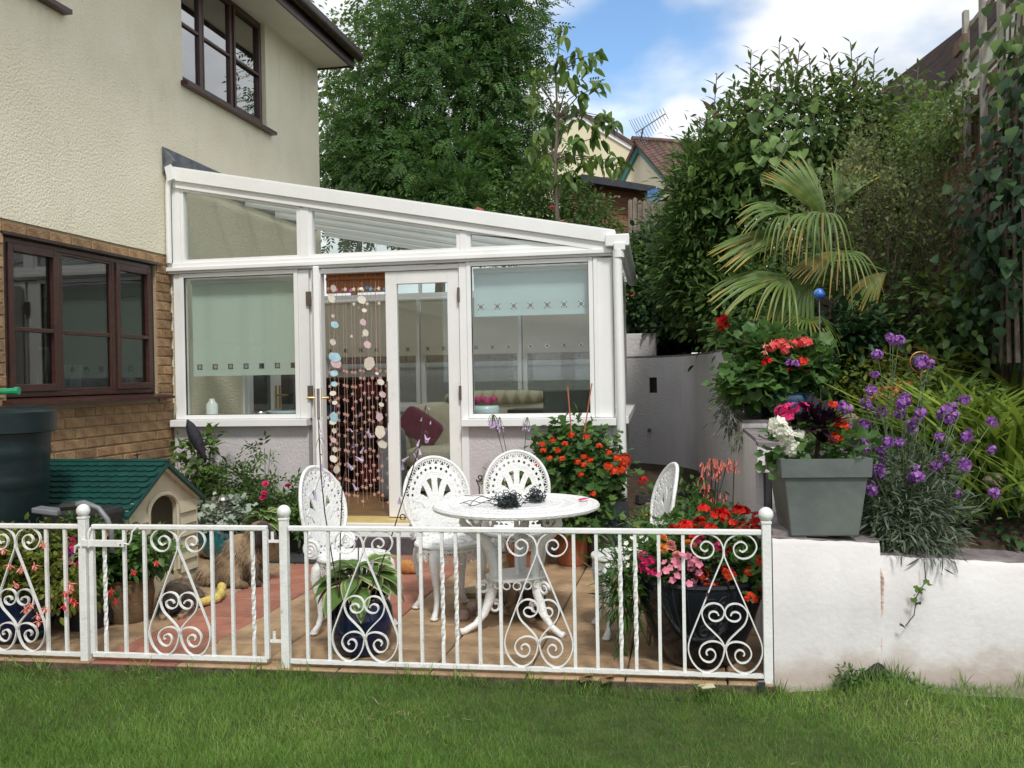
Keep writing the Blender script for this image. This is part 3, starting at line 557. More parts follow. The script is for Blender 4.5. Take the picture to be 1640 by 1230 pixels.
def blind(o, ax, width, ztop, zbot, mat, lab, nh=7, hs=0.022, group='roller blinds'):
    o = np.array(o, float); ax = np.array(ax, float); nn = np.array([-ax[1], ax[0], 0])
    t = thing('roller_blind', lab, 'blind', (*(o+ax*width/2)[:2], zbot), group)
    def q(a, c, z0, z1, tt=0.0012): return (o+ax*(a+c)/2+np.array([0,0,(z0+z1)/2]), ax*(c-a)/2, nn*tt, (0,0,(z1-z0)/2))
    hz = zbot+0.065; xs_ = [width*(k+0.42)/nh for k in range(nh)]; b = MB(); b.obox(*q(0, width, hz+hs, ztop)); b.obox(*q(0, width, zbot, hz-hs)); e0 = 0.0
    for xk in xs_: b.obox(*q(e0, xk-hs, hz-hs, hz+hs)); e0 = xk+hs
    b.obox(*q(e0, width, hz-hs, hz+hs)); part('cloth', b, mat, t)
    b = MB()
    for xk in xs_:
        for a, c, z0, z1 in ((xk-hs, xk+hs, hz-hs, hz-hs+0.007), (xk-hs, xk+hs, hz+hs-0.007, hz+hs), (xk-hs, xk-hs+0.007, hz-hs, hz+hs), (xk+hs-0.007, xk+hs, hz-hs, hz+hs)): b.obox(*q(a, c, z0, z1, 0.003))
    part('eyelets', b, M['silver'], t, kind='stuff'); part('roller', MB().tube([o+np.array([0,0,ztop+0.012]), o+ax*width+np.array([0,0,ztop+0.012])], 0.022, 10), M['upvc'], t)
    part('bottom_bar', MB().obox(*q(0, width, zbot-0.012, zbot, 0.004)), mat, t)
blind((-4.135, CY+0.10, 0), (1,0,0), 0.98, 2.20, 1.43, M['blind_green'], 'pale green roller blind pulled two thirds down in the left front window')
blind((-1.695, CY+0.10, 0), (1,0,0), 0.93, 2.20, 1.86, M['blind_blue'], 'pale blue roller blind pulled part way down in the right front window')
for k, x in enumerate((-4.22, -3.04, -1.85)):
    blind((x, CB-0.06, 0), (1,0,0), 1.13, 2.26, 1.64, M['blind_cream'], ['cream roller blind at the rear window nearest the house', 'cream roller blind at the middle rear window', 'cream roller blind at the rear window behind the sofa end'][k], 6)
for k, y in enumerate((7.22, 8.20, 9.17)):
    blind((sx_(y)-0.15, y, 0), (-0.04,1,0), 0.90, 2.22, 1.64, M['blind_cream'], ['cream side blind nearest the front corner', 'cream side blind in the middle of the right side', 'cream side blind nearest the rear corner'][k], 5)
# ================================================================ inside the conservatory
M['sofa'] = surf('cream_sofa_cloth', (0.60,0.54,0.41), (0.68,0.62,0.49), 0.9, 12.0, bump=0.5, bscale=60)
M['maroon'] = surf('maroon_velvet', (0.13,0.006,0.045), (0.20,0.012,0.075), 0.8, 10.0, sheen=0.3)
def puff(c, half, rotz=0, tilt=0, n=10, pw=3.2):
    """cushion-like rounded block"""
    b = MB(); V = []; m_ = n
    mt = Matrix.Rotation(rotz, 3, 'Z') @ Matrix.Rotation(tilt, 3, 'Y')
    for i in range(m_+1):
        ph = math.pi*i/m_-math.pi/2
        for j in range(2*n):
            th = math.pi*j/n; sp = lambda v: math.copysign(abs(v)**(2/pw), v)
            v = Vector((half[0]*sp(math.cos(ph))*sp(math.cos(th)), half[1]*sp(math.cos(ph))*sp(math.sin(th)), half[2]*sp(math.sin(ph))))
            v = mt @ v; V.append((v.x+c[0], v.y+c[1], v.z+c[2]))
    k = 2*n; b.add(V, [(i*k+j, i*k+(j+1) % k, (i+1)*k+(j+1) % k, (i+1)*k+j) for i in range(m_) for j in range(k)]); return b
sofa = thing('sofa', 'cream two seat sofa with rounded arms against the rear conservatory windows', 'sofa', (-2.15, 9.3, FZ))
def pz(b, nm, mat, par, **k): return part(nm, b, mat, par, smooth=True, **k)
pz(puff((-2.15,9.55,0.70), (0.92,0.14,0.42), pw=5), 'backrest', M['sofa'], sofa); pz(puff((-2.95,9.15,0.52), (0.13,0.46,0.30), pw=4), 'arm', M['sofa'], sofa); pz(puff((-1.35,9.15,0.52), (0.13,0.46,0.30), pw=4), 'arm', M['sofa'], sofa)
pz(puff((-2.50,9.13,0.58), (0.33,0.42,0.11), pw=4), 'seat_cushion', M['sofa'], sofa); pz(puff((-1.81,9.13,0.58), (0.33,0.42,0.11), pw=4), 'seat_cushion', M['sofa'], sofa); part('base', MB().box(-2.95,-1.35,8.76,9.6,FZ+0.02,0.46), M['sofa'], sofa)
b = puff((-2.72,9.10,0.88), (0.22,0.08,0.14), rotz=0.1, tilt=0.6, pw=5); o = solo('cushion', b, M['maroon'], 'dark maroon cushion leaning on the sofa behind the closed door leaf', 'cushion', smooth=True)
b = puff((-1.62,9.12,0.80), (0.16,0.085,0.13), rotz=-0.2, pw=2.8); solo('cushion', b, M['maroon'], 'small dark maroon cushion low on the right end of the sofa', 'cushion', smooth=True)
m, nt, N, L = new_mat('tartan_throw'); out = N('ShaderNodeOutputMaterial'); bs = N('ShaderNodeBsdfPrincipled'); bs.inputs['Roughness'].default_value = 0.95; L(bs.outputs[0], out.inputs[0])
tc = N('ShaderNodeTexCoord'); cols = None
w1 = N('ShaderNodeTexWave'); w1.bands_direction = 'X'; w1.inputs['Scale'].default_value = 2.6; L(tc.outputs['Object'], w1.inputs['Vector']); w2 = N('ShaderNodeTexWave'); w2.bands_direction = 'Z'; w2.inputs['Scale'].default_value = 1.2; L(tc.outputs['Object'], w2.inputs['Vector'])
ad = N('ShaderNodeMath'); ad.operation = 'ADD'; L(w1.outputs[0], ad.inputs[0]); L(w2.outputs[0], ad.inputs[1]); rp = N('ShaderNodeValToRGB'); rp.color_ramp.interpolation = 'EASE'
rp.color_ramp.elements[0].color = (0.34,0.27,0.18,1); rp.color_ramp.elements[0].position = 0.25; rp.color_ramp.elements[1].color = (0.60,0.54,0.40,1); rp.color_ramp.elements[1].position = 0.75
hf = N('ShaderNodeMath'); hf.operation = 'MULTIPLY'; hf.inputs[1].default_value = 0.5; L(ad.outputs[0], hf.inputs[0]); L(hf.outputs[0], rp.inputs[0]); L(rp.outputs[0], bs.inputs['Base Color']); M['tartan'] = m
solo('blanket', puff((-2.02,9.54,1.155), (0.56,0.17,0.075), pw=3.4), M['tartan'], 'rolled tartan blanket in brown and cream lying on top of the sofa back', 'blanket', smooth=True)
M['black_plastic'] = surf('black_plastic', (0.008,0.008,0.010), (0.02,0.02,0.022), 0.3, 10.0)
b = MB(); b.box(-1.60,-1.12,8.0,8.42,0.60,1.08); tv = thing('speaker_box', 'low black box with a ridged front standing before the sofa', 'box', (-1.36,8.2,0.25))
part('body', b, M['black_plastic'], tv); part('stand', MB().box(-1.55,-1.17,8.05,8.38,FZ,0.60), M['black_plastic'], tv)
for k in range(5): part('ridge', MB().box(-1.58,-1.14,7.985,8.0,0.68+k*0.08,0.70+k*0.08), M['coping'], tv)
tv2 = thing('television', 'black television seen through the right front window beside its corner', 'television', (-0.93,7.7,0.25))
part('screen', MB().obox((-0.99,7.72,1.05),(0.24,0.03,0),(-0.004,0.035,0),(0,0,0.20)), M['black_plastic'], tv2, bevel=0.01); part('stand', MB().box(-1.08,-0.9,7.65,7.8,FZ,0.85), M['black_plastic'], tv2)
part('sticker', MB().obox((-0.95,7.678,1.02),(0.03,0.004,0),(0,0.001,0),(0,0,0.012)), M['ceramic'], tv2)
bowl = thing('flower_bowl', 'pale blue bowl of magenta flowers on the inner sill of the right front window', 'bowl', (-1.64,7.32,1.05))
M['paleblue'] = surf('pale_blue_glaze', (0.45,0.56,0.60), (0.55,0.66,0.70), 0.15, 6.0)
b = MB(); b.lathe([(0.05,0),(0.10,0.02),(0.115,0.06),(0.10,0.09),(0.09,0.09),(0.0,0.085)], (-1.64,7.32,1.05), 18); part('bowl', b, M['paleblue'], bowl, smooth=True)
M['magenta_fl'] = surf('magenta_petal', (0.26,0.005,0.07), (0.45,0.015,0.13), 0.6, 30.0)
for k in range(8): b = MB(); a = k*0.85; rr = 0.02+0.06*(k % 3)/2; b.ball((-1.64+rr*1.5*math.cos(a),7.32+rr*math.sin(a),1.175+0.015*(k % 2)), (0.032,0.03,0.027), 8, 5); part('flower', b, M['magenta_fl'], bowl, smooth=True)
part('inner_sill', MB().box(-1.78, CXR-0.18, CY+0.175, CY+0.36, 1.02, 1.045), M['upvc'], con); part('inner_sill', MB().box(CXL, -3.06, CY+0.175, CY+0.36, 1.03, 1.055), M['upvc'], con)
# left window sill things
b = MB(); b.lathe([(0.045,0),(0.05,0.02),(0.05,0.12),(0.025,0.15),(0.02,0.17),(0.0,0.17)], (-4.05,7.34,1.056), 14); solo('bottle', b, M['ceramic'], 'white plastic bottle on the inner sill of the left front window', 'bottle', smooth=True)
b = MB(); b.lathe([(0.03,0),(0.045,0.05),(0.02,0.11),(0.03,0.15),(0.026,0.15),(0.0,0.11)], (-3.20,7.36,1.056), 14); solo('vase', b, M['ceramic'], 'small white waisted vase on the inner sill next to the door post', 'vase', smooth=True)
b = MB(); b.lathe([(0.02,0),(0.06,0.02),(0.075,0.055),(0.07,0.055),(0.0,0.02)], (-3.60,7.34,1.056), 16); solo('dish', b, M['silver'], 'round shiny metal dish in the middle of the left inner sill', 'dish', smooth=True)
b = MB(); b.lathe([(0.05,0),(0.14,0.02),(0.19,0.06),(0.18,0.06),(0.0,0.02)], (-3.38,7.42,1.056), 18); solo('dish', b, M['paleblue'], 'wide pale blue dish beside the white vase in the left window', 'dish', smooth=True)
part('shelf', MB().box(-3.75,-3.1,7.36,7.62,1.03,1.055), M['upvc'], con)
# dark bookcase behind the bead curtain
M['dark_wood'] = surf('dark_red_wood', (0.035,0.010,0.008), (0.07,0.022,0.016), 0.4, 6.0, stretch=(1,1,6))
bc = thing('bookcase', 'dark red wooden shelf unit seen through the bead curtain', 'shelf', (-3.35,9.0,FZ))
for x in (-3.92,-2.98): part('side_panel', MB().box(x-0.012,x+0.012,8.8,9.15,FZ,1.38), M['dark_wood'], bc)
for z in (0.32,0.62,0.92,1.20,1.38): part('shelf', MB().box(-3.90,-3.0,8.8,9.15,z-0.012,z+0.012), M['dark_wood'], bc)
part('back_panel', MB().box(-3.90,-3.0,9.15,9.16,FZ,1.38), M['dark_wood'], bc)
M['dark_red'] = surf('dark_red_cloth', (0.07,0.006,0.01), (0.12,0.012,0.018), 0.8, 12.0); M['dark_blue'] = surf('dark_blue_cloth', (0.02,0.03,0.07), (0.045,0.06,0.12), 0.8, 12.0); M['grey_cloth'] = surf('grey_cloth', (0.17,0.19,0.21), (0.25,0.27,0.30), 0.85, 12.0)
for k, (x, z, w, h, mt, lab) in enumerate(((-3.72,0.332,0.13,0.20,'dark_red','red box on the lowest shelf behind the bead curtain'), (-3.35,0.632,0.20,0.20,'black_plastic','black box on the second shelf behind the bead curtain'), (-3.65,0.932,0.12,0.18,'dark_blue','dark blue box on the third shelf behind the bead curtain'), (-3.2,1.212,0.10,0.13,'dark_red','small red box on the top shelf behind the bead curtain'), (-3.15,0.332,0.14,0.22,'dark_red','wide red box at the right of the lowest shelf'))):
    solo('box', MB().box(x-w, x+w, 8.84, 9.10, z, z+h), M[mt], lab, 'box', 'boxes in the bookcase', bevel=0.01)
solo('armchair', puff((-2.76,8.3,0.58), (0.10,0.18,0.34), pw=5), M['grey_cloth'], 'grey cloth chair just inside the door behind the bead curtain', 'chair', smooth=True)
# bead curtain with stars in the doorway
M['bead'] = surf('pink_brown_bead', (0.46,0.26,0.21), (0.58,0.36,0.30), 0.4, 9.0); M['star_w'] = surf('pearl_star', (0.72,0.66,0.50), (0.80,0.76,0.62), 0.3, 9.0); M['star_p'] = surf('pink_star', (0.72,0.20,0.55), (0.80,0.30,0.62), 0.3, 9.0); M['star_b'] = surf('blue_star', (0.10,0.40,0.72), (0.2,0.5,0.8), 0.3, 9.0)
bcur = thing('bead_curtain', 'curtain of star beaded strings hanging in the open doorway', 'curtain', (-2.67,7.17,0.27))
M['pelmet'] = surf('orange_brown_pelmet', (0.30,0.10,0.03), (0.40,0.16,0.055), 0.6, 6.0, stretch=(1,1,5), bump=0.2)
b = MB(); b.box(-2.935,-2.405,7.20,7.215,2.075,2.255); b.tube([(-2.93,7.185,2.19),(-2.405,7.185,2.19)], 0.012, 8)
for k in range(13): b.ball((-2.91+k*0.04,7.18,2.20-0.006*(k % 2)), (0.014,0.006,0.018), 6, 4)
part('pelmet', b, M['pelmet'], bcur)
def star(c, r, rot=0, t=0.004):
    P = []
    for k in range(10):
        a = rot+math.pi/2+k*math.pi/5; q = r if k % 2 == 0 else r*0.45; P.append((c[0]+q*math.cos(a), c[1]-t/2, c[2]+q*math.sin(a)))
    return MB().prism(P, (0,t,0))
for i in range(15):
    x = -2.905+i*0.036+random.uniform(-0.005,0.005); y = 7.175+0.02*(i % 2); zb = random.uniform(0.31,0.42)
    s = part('bead_string', MB().tube([(x,y,2.18),(x+random.uniform(-.004,.004),y,1.2),(x+random.uniform(-.005,.005),y,zb)], 0.0016, 4), M['bead'], bcur)
    b = MB(); z = 1.44+random.uniform(-0.015,0.015); off = (0.0, 0.05)[i % 2]
    while z > zb: q = star((x,y-0.003,z),0.019,random.uniform(-.3,.3)); b.add(q.v,q.f); z -= 0.118 if random.random() < .8 else 0.06
    part('stars', b, M['bead'], s, kind='stuff')
    zt = 2.105+random.uniform(-0.012,0.012); cm = ['bead','star_p','star_p','bead','star_w','star_p','star_w','star_w','star_w','star_b','star_b','bead','star_w','star_b','bead'][i]
    part('star', star((x,y-0.004,zt),0.021,random.uniform(-.3,.3)), M[cm], s)
    if i in (6,7,9,12): part('star', star((x,y-0.004,1.98-0.03*(i % 3)),0.018), M['star_w'], s)
    if i in (5,8): part('star', star((x,y-0.004,1.72),0.017), M['star_w'], s)
# shell and butterfly garlands in front of the strings
M['shell'] = surf('cream_shell', (0.66,0.60,0.50), (0.76,0.72,0.64), 0.4, 18.0, obj_var=0.12); M['shell_b'] = surf('blue_shell', (0.25,0.50,0.60), (0.5,0.68,0.74), 0.4, 12.0); M['shell_p'] = surf('pink_shell', (0.62,0.40,0.46), (0.74,0.56,0.58), 0.4, 12.0)
def wing(c, r, rot, tall=1.3):
    P = []
    for k in range(14):
        a = 2*math.pi*k/14; q = r*1.0*(1+0.16*math.cos(2*a+1)+0.07*math.sin(5*a+rot*9)); x0, z0 = q*math.cos(a), q*tall*math.sin(a)
        P.append((c[0]+x0*math.cos(rot)-z0*math.sin(rot), c[1]+0.006*math.cos(a), c[2]+x0*math.sin(rot)+z0*math.cos(rot)))
    return MB().prism(P, (0,0.006,0))
def garland(lab, pts, y):
    g_ = thing('shell_garland', lab, 'garland', (pts[0][0], y, pts[-1][1]), 'shell garlands hanging before the bead curtain')
    part('cord', MB().tube([(pts[0][0], y+0.004, 2.15)]+[(px, y+0.004, pz_) for px, pz_, *_ in pts], 0.0018, 4), M['bead'], g_)
    for px, pz_, r, mt in pts: part('shell', wing((px,y,pz_), r, random.uniform(-0.9,0.9), random.uniform(1.0,1.5)), M[mt], g_)
def gp_(u, v, r, mt): p = W(u, v, Y=7.13); return (p[0], p[2], r, mt)
garland('shell garland at the left edge of the open doorway', [gp_(534,462,.024,'shell'),gp_(531,478,.026,'shell'),gp_(533,506,.012,'shell'),gp_(536,520,.024,'shell_b'),gp_(533,548,.024,'shell'),gp_(536,572,.036,'shell_b'),gp_(538,582,.04,'shell_p'),gp_(535,598,.026,'shell_b'),gp_(535,615,.02,'shell_b'),gp_(533,630,.022,'shell'),gp_(536,645,.018,'shell'),gp_(535,668,.030,'shell_b'),gp_(533,676,.024,'shell'),gp_(535,690,.018,'shell'),gp_(534,705,.020,'shell_p'),gp_(536,720,.020,'shell'),gp_(534,735,.024,'shell'),gp_(539,752,.026,'shell'),gp_(537,775,.034,'shell')], 7.13)
garland('shell garland in the middle of the open doorway', [gp_(578,462,.012,'star_w'),gp_(579,480,.030,'shell'),gp_(583,497,.016,'star_w'),gp_(581,516,.022,'shell_p'),gp_(585,533,.022,'shell'),gp_(588,552,.026,'shell_p'),gp_(591,582,.042,'shell')], 7.135)
garland('shell garland against the edge of the closed door leaf', [gp_(603,598,.012,'star_w'),gp_(609,612,.022,'shell'),gp_(612,632,.024,'shell_p'),gp_(610,648,.018,'shell'),gp_(607,668,.028,'shell_p'),gp_(608,692,.042,'shell'),gp_(612,712,.034,'shell')], 7.14)

# ================================================================ FENCE AND GATE
FA = np.array([-3.455, 4.103]); FB = np.array([0.300, 4.236])
def fpt(u): # point on the fence line seen at column u
    q = CR*((u-820)/F)-CU*(-(615-850)/F)*0+CF; q = CR*((u-820)/F)+CU*(-(950-615)/F)+CF
    d = FB-FA; A = np.array([[q[0], -d[0]], [q[1], -d[1]]]); t, s_ = np.linalg.solve(A, FA); return FA+d*s_
ft = (FB-FA)/np.linalg.norm(FB-FA); fn = np.array([-ft[1], ft[0]])
ZB, ZTOP = 0.035, 0.655
def P3(p, z, off=0): return np.array([p[0]+fn[0]*off, p[1]+fn[1]*off, z])
def rail_(p, q, z, w, h, r=0): return MB().beam(P3(p, z), P3(q, z), w, h)
IR = M['iron']; PR = 0.0155
def post(parent, u, name='post'):
    p = fpt(u); b = MB(); b.obox(P3(p, 0.30), (*ft*0.0195, 0), (*fn*0.0195, 0), (0,0,0.405)); b.obox(P3(p, 0.708), (*ft*0.0225, 0), (*fn*0.0225, 0), (0,0,0.006)); o = part(name, b, IR, parent, bevel=0.003)
    part('ball_finial', MB().ball(P3(p, 0.742), 0.033, 18, 12), IR, o, smooth=True); return p
def bar(parent, u=None, p=None, twist=False, z0=ZB, z1=ZTOP):
    p = fpt(u) if p is None else p; b = MB(); n = 26 if twist else 1; r = 0.0078; V = []; fs = []
    for i in range(n+1):
        z = z0+(z1-z0)*i/n; a = 0.0
        if twist: f = (z-(z0+0.10))/(z1-z0-0.22); a = 0 if f < 0 else (min(f, 1))*math.pi*3.0
        for k in range(4):
            t = a+math.pi/4+k*math.pi/2; q = p+ft*(r*1.35*math.cos(t))+fn*(r*1.35*math.sin(t)); V.append((q[0], q[1], z))
    for i in range(n):
        for k in range(4): fs.append((i*4+k, i*4+(k+1) % 4, (i+1)*4+(k+1) % 4, (i+1)*4+k))
    b.add(V, fs); part('baluster', b, IR, parent)
def flat(path2, c, half, z0, H):
    """flat iron strip bent along a path in the plane of the fence; path in units of half width / height"""
    b = MB(); P = [P3(c+ft*(x*half), z0+y*H) for x, y in path2]; k = len(P); w, t = 0.0075, 0.0028; V = []
    for i in range(k):
        T = P[min(i+1, k-1)]-P[max(i-1, 0)]; T /= np.linalg.norm(T)+1e-9; nrm = np.cross(T, np.array([fn[0], fn[1], 0])); nrm /= np.linalg.norm(nrm)+1e-9; fd = np.array([fn[0], fn[1], 0])
        for a, c_ in ((-1,-1),(1,-1),(1,1),(-1,1)): V.append(P[i]+nrm*t*a+fd*w*c_)
    fs = [(i*4+j, i*4+(j+1) % 4, (i+1)*4+(j+1) % 4, (i+1)*4+j) for i in range(k-1) for j in range(4)]+[(0,1,2,3), tuple(range((k-1)*4, k*4))[::-1]]
    b.add(V, fs); return b
def crom(Q, n=5):
    """smooth curve through control points"""
    Q = [np.array(q, float) for q in Q]; Q = [2*Q[0]-Q[1]]+Q+[2*Q[-1]-Q[-2]]; out = []
    for i in range(1, len(Q)-2):
        for k in range(n):
            t = k/n; p0, p1, p2, p3 = Q[i-1:i+3]; out.append(tuple(0.5*((2*p1)+(p2-p0)*t+(2*p0-5*p1+4*p2-p3)*t*t+(3*p1-p0-3*p2+p3)*t**3)))
    return out+[tuple(Q[-2])]
SC_OUT = [(.42,.885),(.50,.872),(.60,.888),(.62,.912),(.54,.938),(.42,.942),(.30,.920),(.265,.888),(.32,.848),(.46,.825),(.64,.828),(.79,.855),(.88,.905),(.82,.955),(.66,.990),(.46,.998),(.26,.985),(.10,.952),(.02,.905),(.014,.86),(.05,.815),(.30,.660),(.57,.487),(.82,.325),(.955,.235),(.995,.175),(.97,.125),(.88,.070),(.72,.022),(.54,.002),(.36,.012),(.20,.045),(.08,.10),(.025,.16),(.015,.20)]
SC_HEART = [(.16,.412),(.20,.432),(.30,.440),(.40,.428),(.42,.402),(.35,.378),(.22,.372),(.09,.388),(.02,.420),(.025,.456),(.12,.488),(.29,.500),(.46,.488),(.58,.455),(.61,.415),(.52,.350),(.32,.295),(.15,.250),(.05,.212),(.02,.18)]
SC_LOW = [(.02,.17),(.05,.195),(.14,.217),(.32,.226),(.50,.216),(.64,.188),(.70,.145),(.65,.105),(.54,.080),(.41,.076),(.31,.094),(.26,.125),(.29,.152),(.38,.168),(.48,.160),(.515,.140),(.48,.126)]
def scroll(parent, uc, half):
    c = fpt(uc); s_ = thing_part('scroll_panel', parent)
    for sx in (1, -1):
        for nm, Q in (('outer_curl', SC_OUT), ('heart_curl', SC_HEART), ('lower_curl', SC_LOW)): part(nm, flat([(sx*x, y) for x, y in crom(Q)], c, half, ZB, ZTOP-ZB), IR, s_)
def thing_part(nm, parent):
    c_ = bpy.data.objects.new(nm, None); c_.empty_display_size = 0.05; link(c_, parent); return c_
fence_l = thing('metal_fence', 'left length of low white iron fence ending at the gate post', 'fence', P3(fpt(30), 0), 'white iron fencing along the patio')
post(fence_l, 136); pa, pb = fpt(-330), fpt(131)
part('top_rail', rail_(pa, pb, ZTOP+0.008, 0.026, 0.024), IR, fence_l, bevel=0.005); part('bottom_rail', rail_(pa, pb, ZB-0.008, 0.026, 0.016), IR, fence_l)
for u in (76,106,-22,-50,-80): bar(fence_l, u, twist=(u == -50))
hl = np.linalg.norm(fpt(73)-fpt(-19))/2*0.98; scroll(fence_l, 27, hl)
gate = thing('garden_gate', 'white iron garden gate with scrollwork, sliding latch and two hinges', 'gate', P3(fpt(290), 0))
pa, pb = fpt(149), fpt(427)
part('top_rail', rail_(fpt(150), fpt(430), ZTOP+0.008, 0.026, 0.024), IR, gate, bevel=0.005); part('bottom_rail', rail_(pa, pb, ZB-0.005, 0.026, 0.020), IR, gate)
for p in (pa, pb): part('gate_stile', MB().obox(P3(p, (ZB+ZTOP)/2), (*ft*0.011, 0), (*fn*0.011, 0), (0,0,(ZTOP-ZB)/2)), IR, gate)
for u, t in ((169,1),(201,0),(233,0),(341,0),(373,0),(406,1)): bar(gate, u, twist=bool(t))
scroll(gate, 287, np.linalg.norm(fpt(337)-fpt(237))/2*0.98)
b = MB(); zl = 0.585; b.obox(P3((fpt(137)+fpt(205))/2, zl, -0.024), (*((fpt(205)-fpt(137))/2), 0), (*fn*0.005, 0), (0,0,0.017)); lt = part('latch_bar', b, IR, gate, bevel=0.002)
q = [fpt(205), fpt(213), fpt(217), fpt(219), fpt(226)]; part('latch_handle', MB().tube([P3(q[0],zl,-0.024), P3(q[1],zl-0.004,-0.028), P3(q[2],zl+0.02,-0.03), P3(q[3],zl+0.06,-0.03), P3(q[4],zl+0.083,-0.02)], 0.0045, 6), IR, lt)
part('latch_hook', MB().tube([P3(fpt(133),zl-0.01,-0.022),P3(fpt(127),zl-0.02,-0.022),P3(fpt(125),zl-0.05,-0.022)], [0.009,0.008,0.003], 6), IR, lt); part('latch_loop', MB().tube([P3(fpt(149),zl-0.02,-0.03),P3(fpt(149),zl+0.05,-0.03),P3(fpt(152),zl+0.078,-0.02)], 0.005, 6), IR, lt)
part('bolt_head', MB().ball(P3(fpt(200),zl-0.004,-0.031), 0.005, 8, 5), M['coping'], lt)
fence_r = thing('metal_fence', 'long right length of low white iron fence with three scroll panels', 'fence', P3(fpt(840), 0), 'white iron fencing along the patio')
post(fence_r, 457); post(fence_r, 1228.5); pa, pb = fpt(464), fpt(1221)
part('top_rail', rail_(pa, pb, ZTOP+0.008, 0.026, 0.024), IR, fence_r, bevel=0.005); part('bottom_rail', rail_(pa, pb, ZB-0.008, 0.026, 0.016), IR, fence_r)
for z in (0.12, 0.60):
    b = MB(); b.obox(P3((fpt(430)+fpt(455))/2, z), (*((fpt(452)-fpt(431))/2), 0), (*fn*0.008, 0), (0,0,0.006)); b.tube([P3(fpt(438),z),P3(fpt(438),z+0.045)], 0.008, 8); part('hinge_pin', b, IR, fence_r)
for u, t in ((492,0),(527,0),(640,0),(675,0),(709,1),(731,1),(768,0),(802,0),(920,0),(956,0),(994,1),(1018,1),(1056,0),(1095,0)): bar(fence_r, u, twist=bool(t))
for uc, a, c in ((583.5,530,637),(861.5,806,917),(1160,1099,1220)): scroll(fence_r, uc, np.linalg.norm(fpt(c)-fpt(a))/2*0.985)

# ================================================================ TABLE AND CHAIRS (white cast metal)
CM = M['cast']
def mapring(S, P2, r, n=6): return MB().tube([S(a, b) for a, b in P2], r, n)
def ribbon(S, P2, w, t=0.006):
    """flat cast band of width w following a path on the curved sheet S"""
    b = MB(); k = len(P2); V = []
    for i in range(k):
        a0, b0 = P2[max(i-1,0)]; a1, b1 = P2[min(i+1,k-1)]; T = np.array([a1-a0, b1-b0]); T /= np.linalg.norm(T)+1e-9; n_ = np.array([-T[1], T[0]])*w/2
        ww = 1.0
        for s1 in (-1, 1):
            q = np.array(P2[i])+n_*s1*ww
            for s2 in (-1, 1): V.append(S(q[0], q[1], s2*t/2))
    fs = []
    for i in range(k-1):
        o_ = i*4; p_ = o_+4
        for x, y in ((0,1),(1,3),(3,2),(2,0)): fs.append((o_+x, o_+y, p_+y, p_+x))
    fs += [(0,1,3,2), ((k-1)*4, (k-1)*4+2, (k-1)*4+3, (k-1)*4+1)]
    return b.add(V, fs)
def merge(*bs):
    m_ = MB()
    for b in bs: m_.add(b.v, b.f)
    return m_
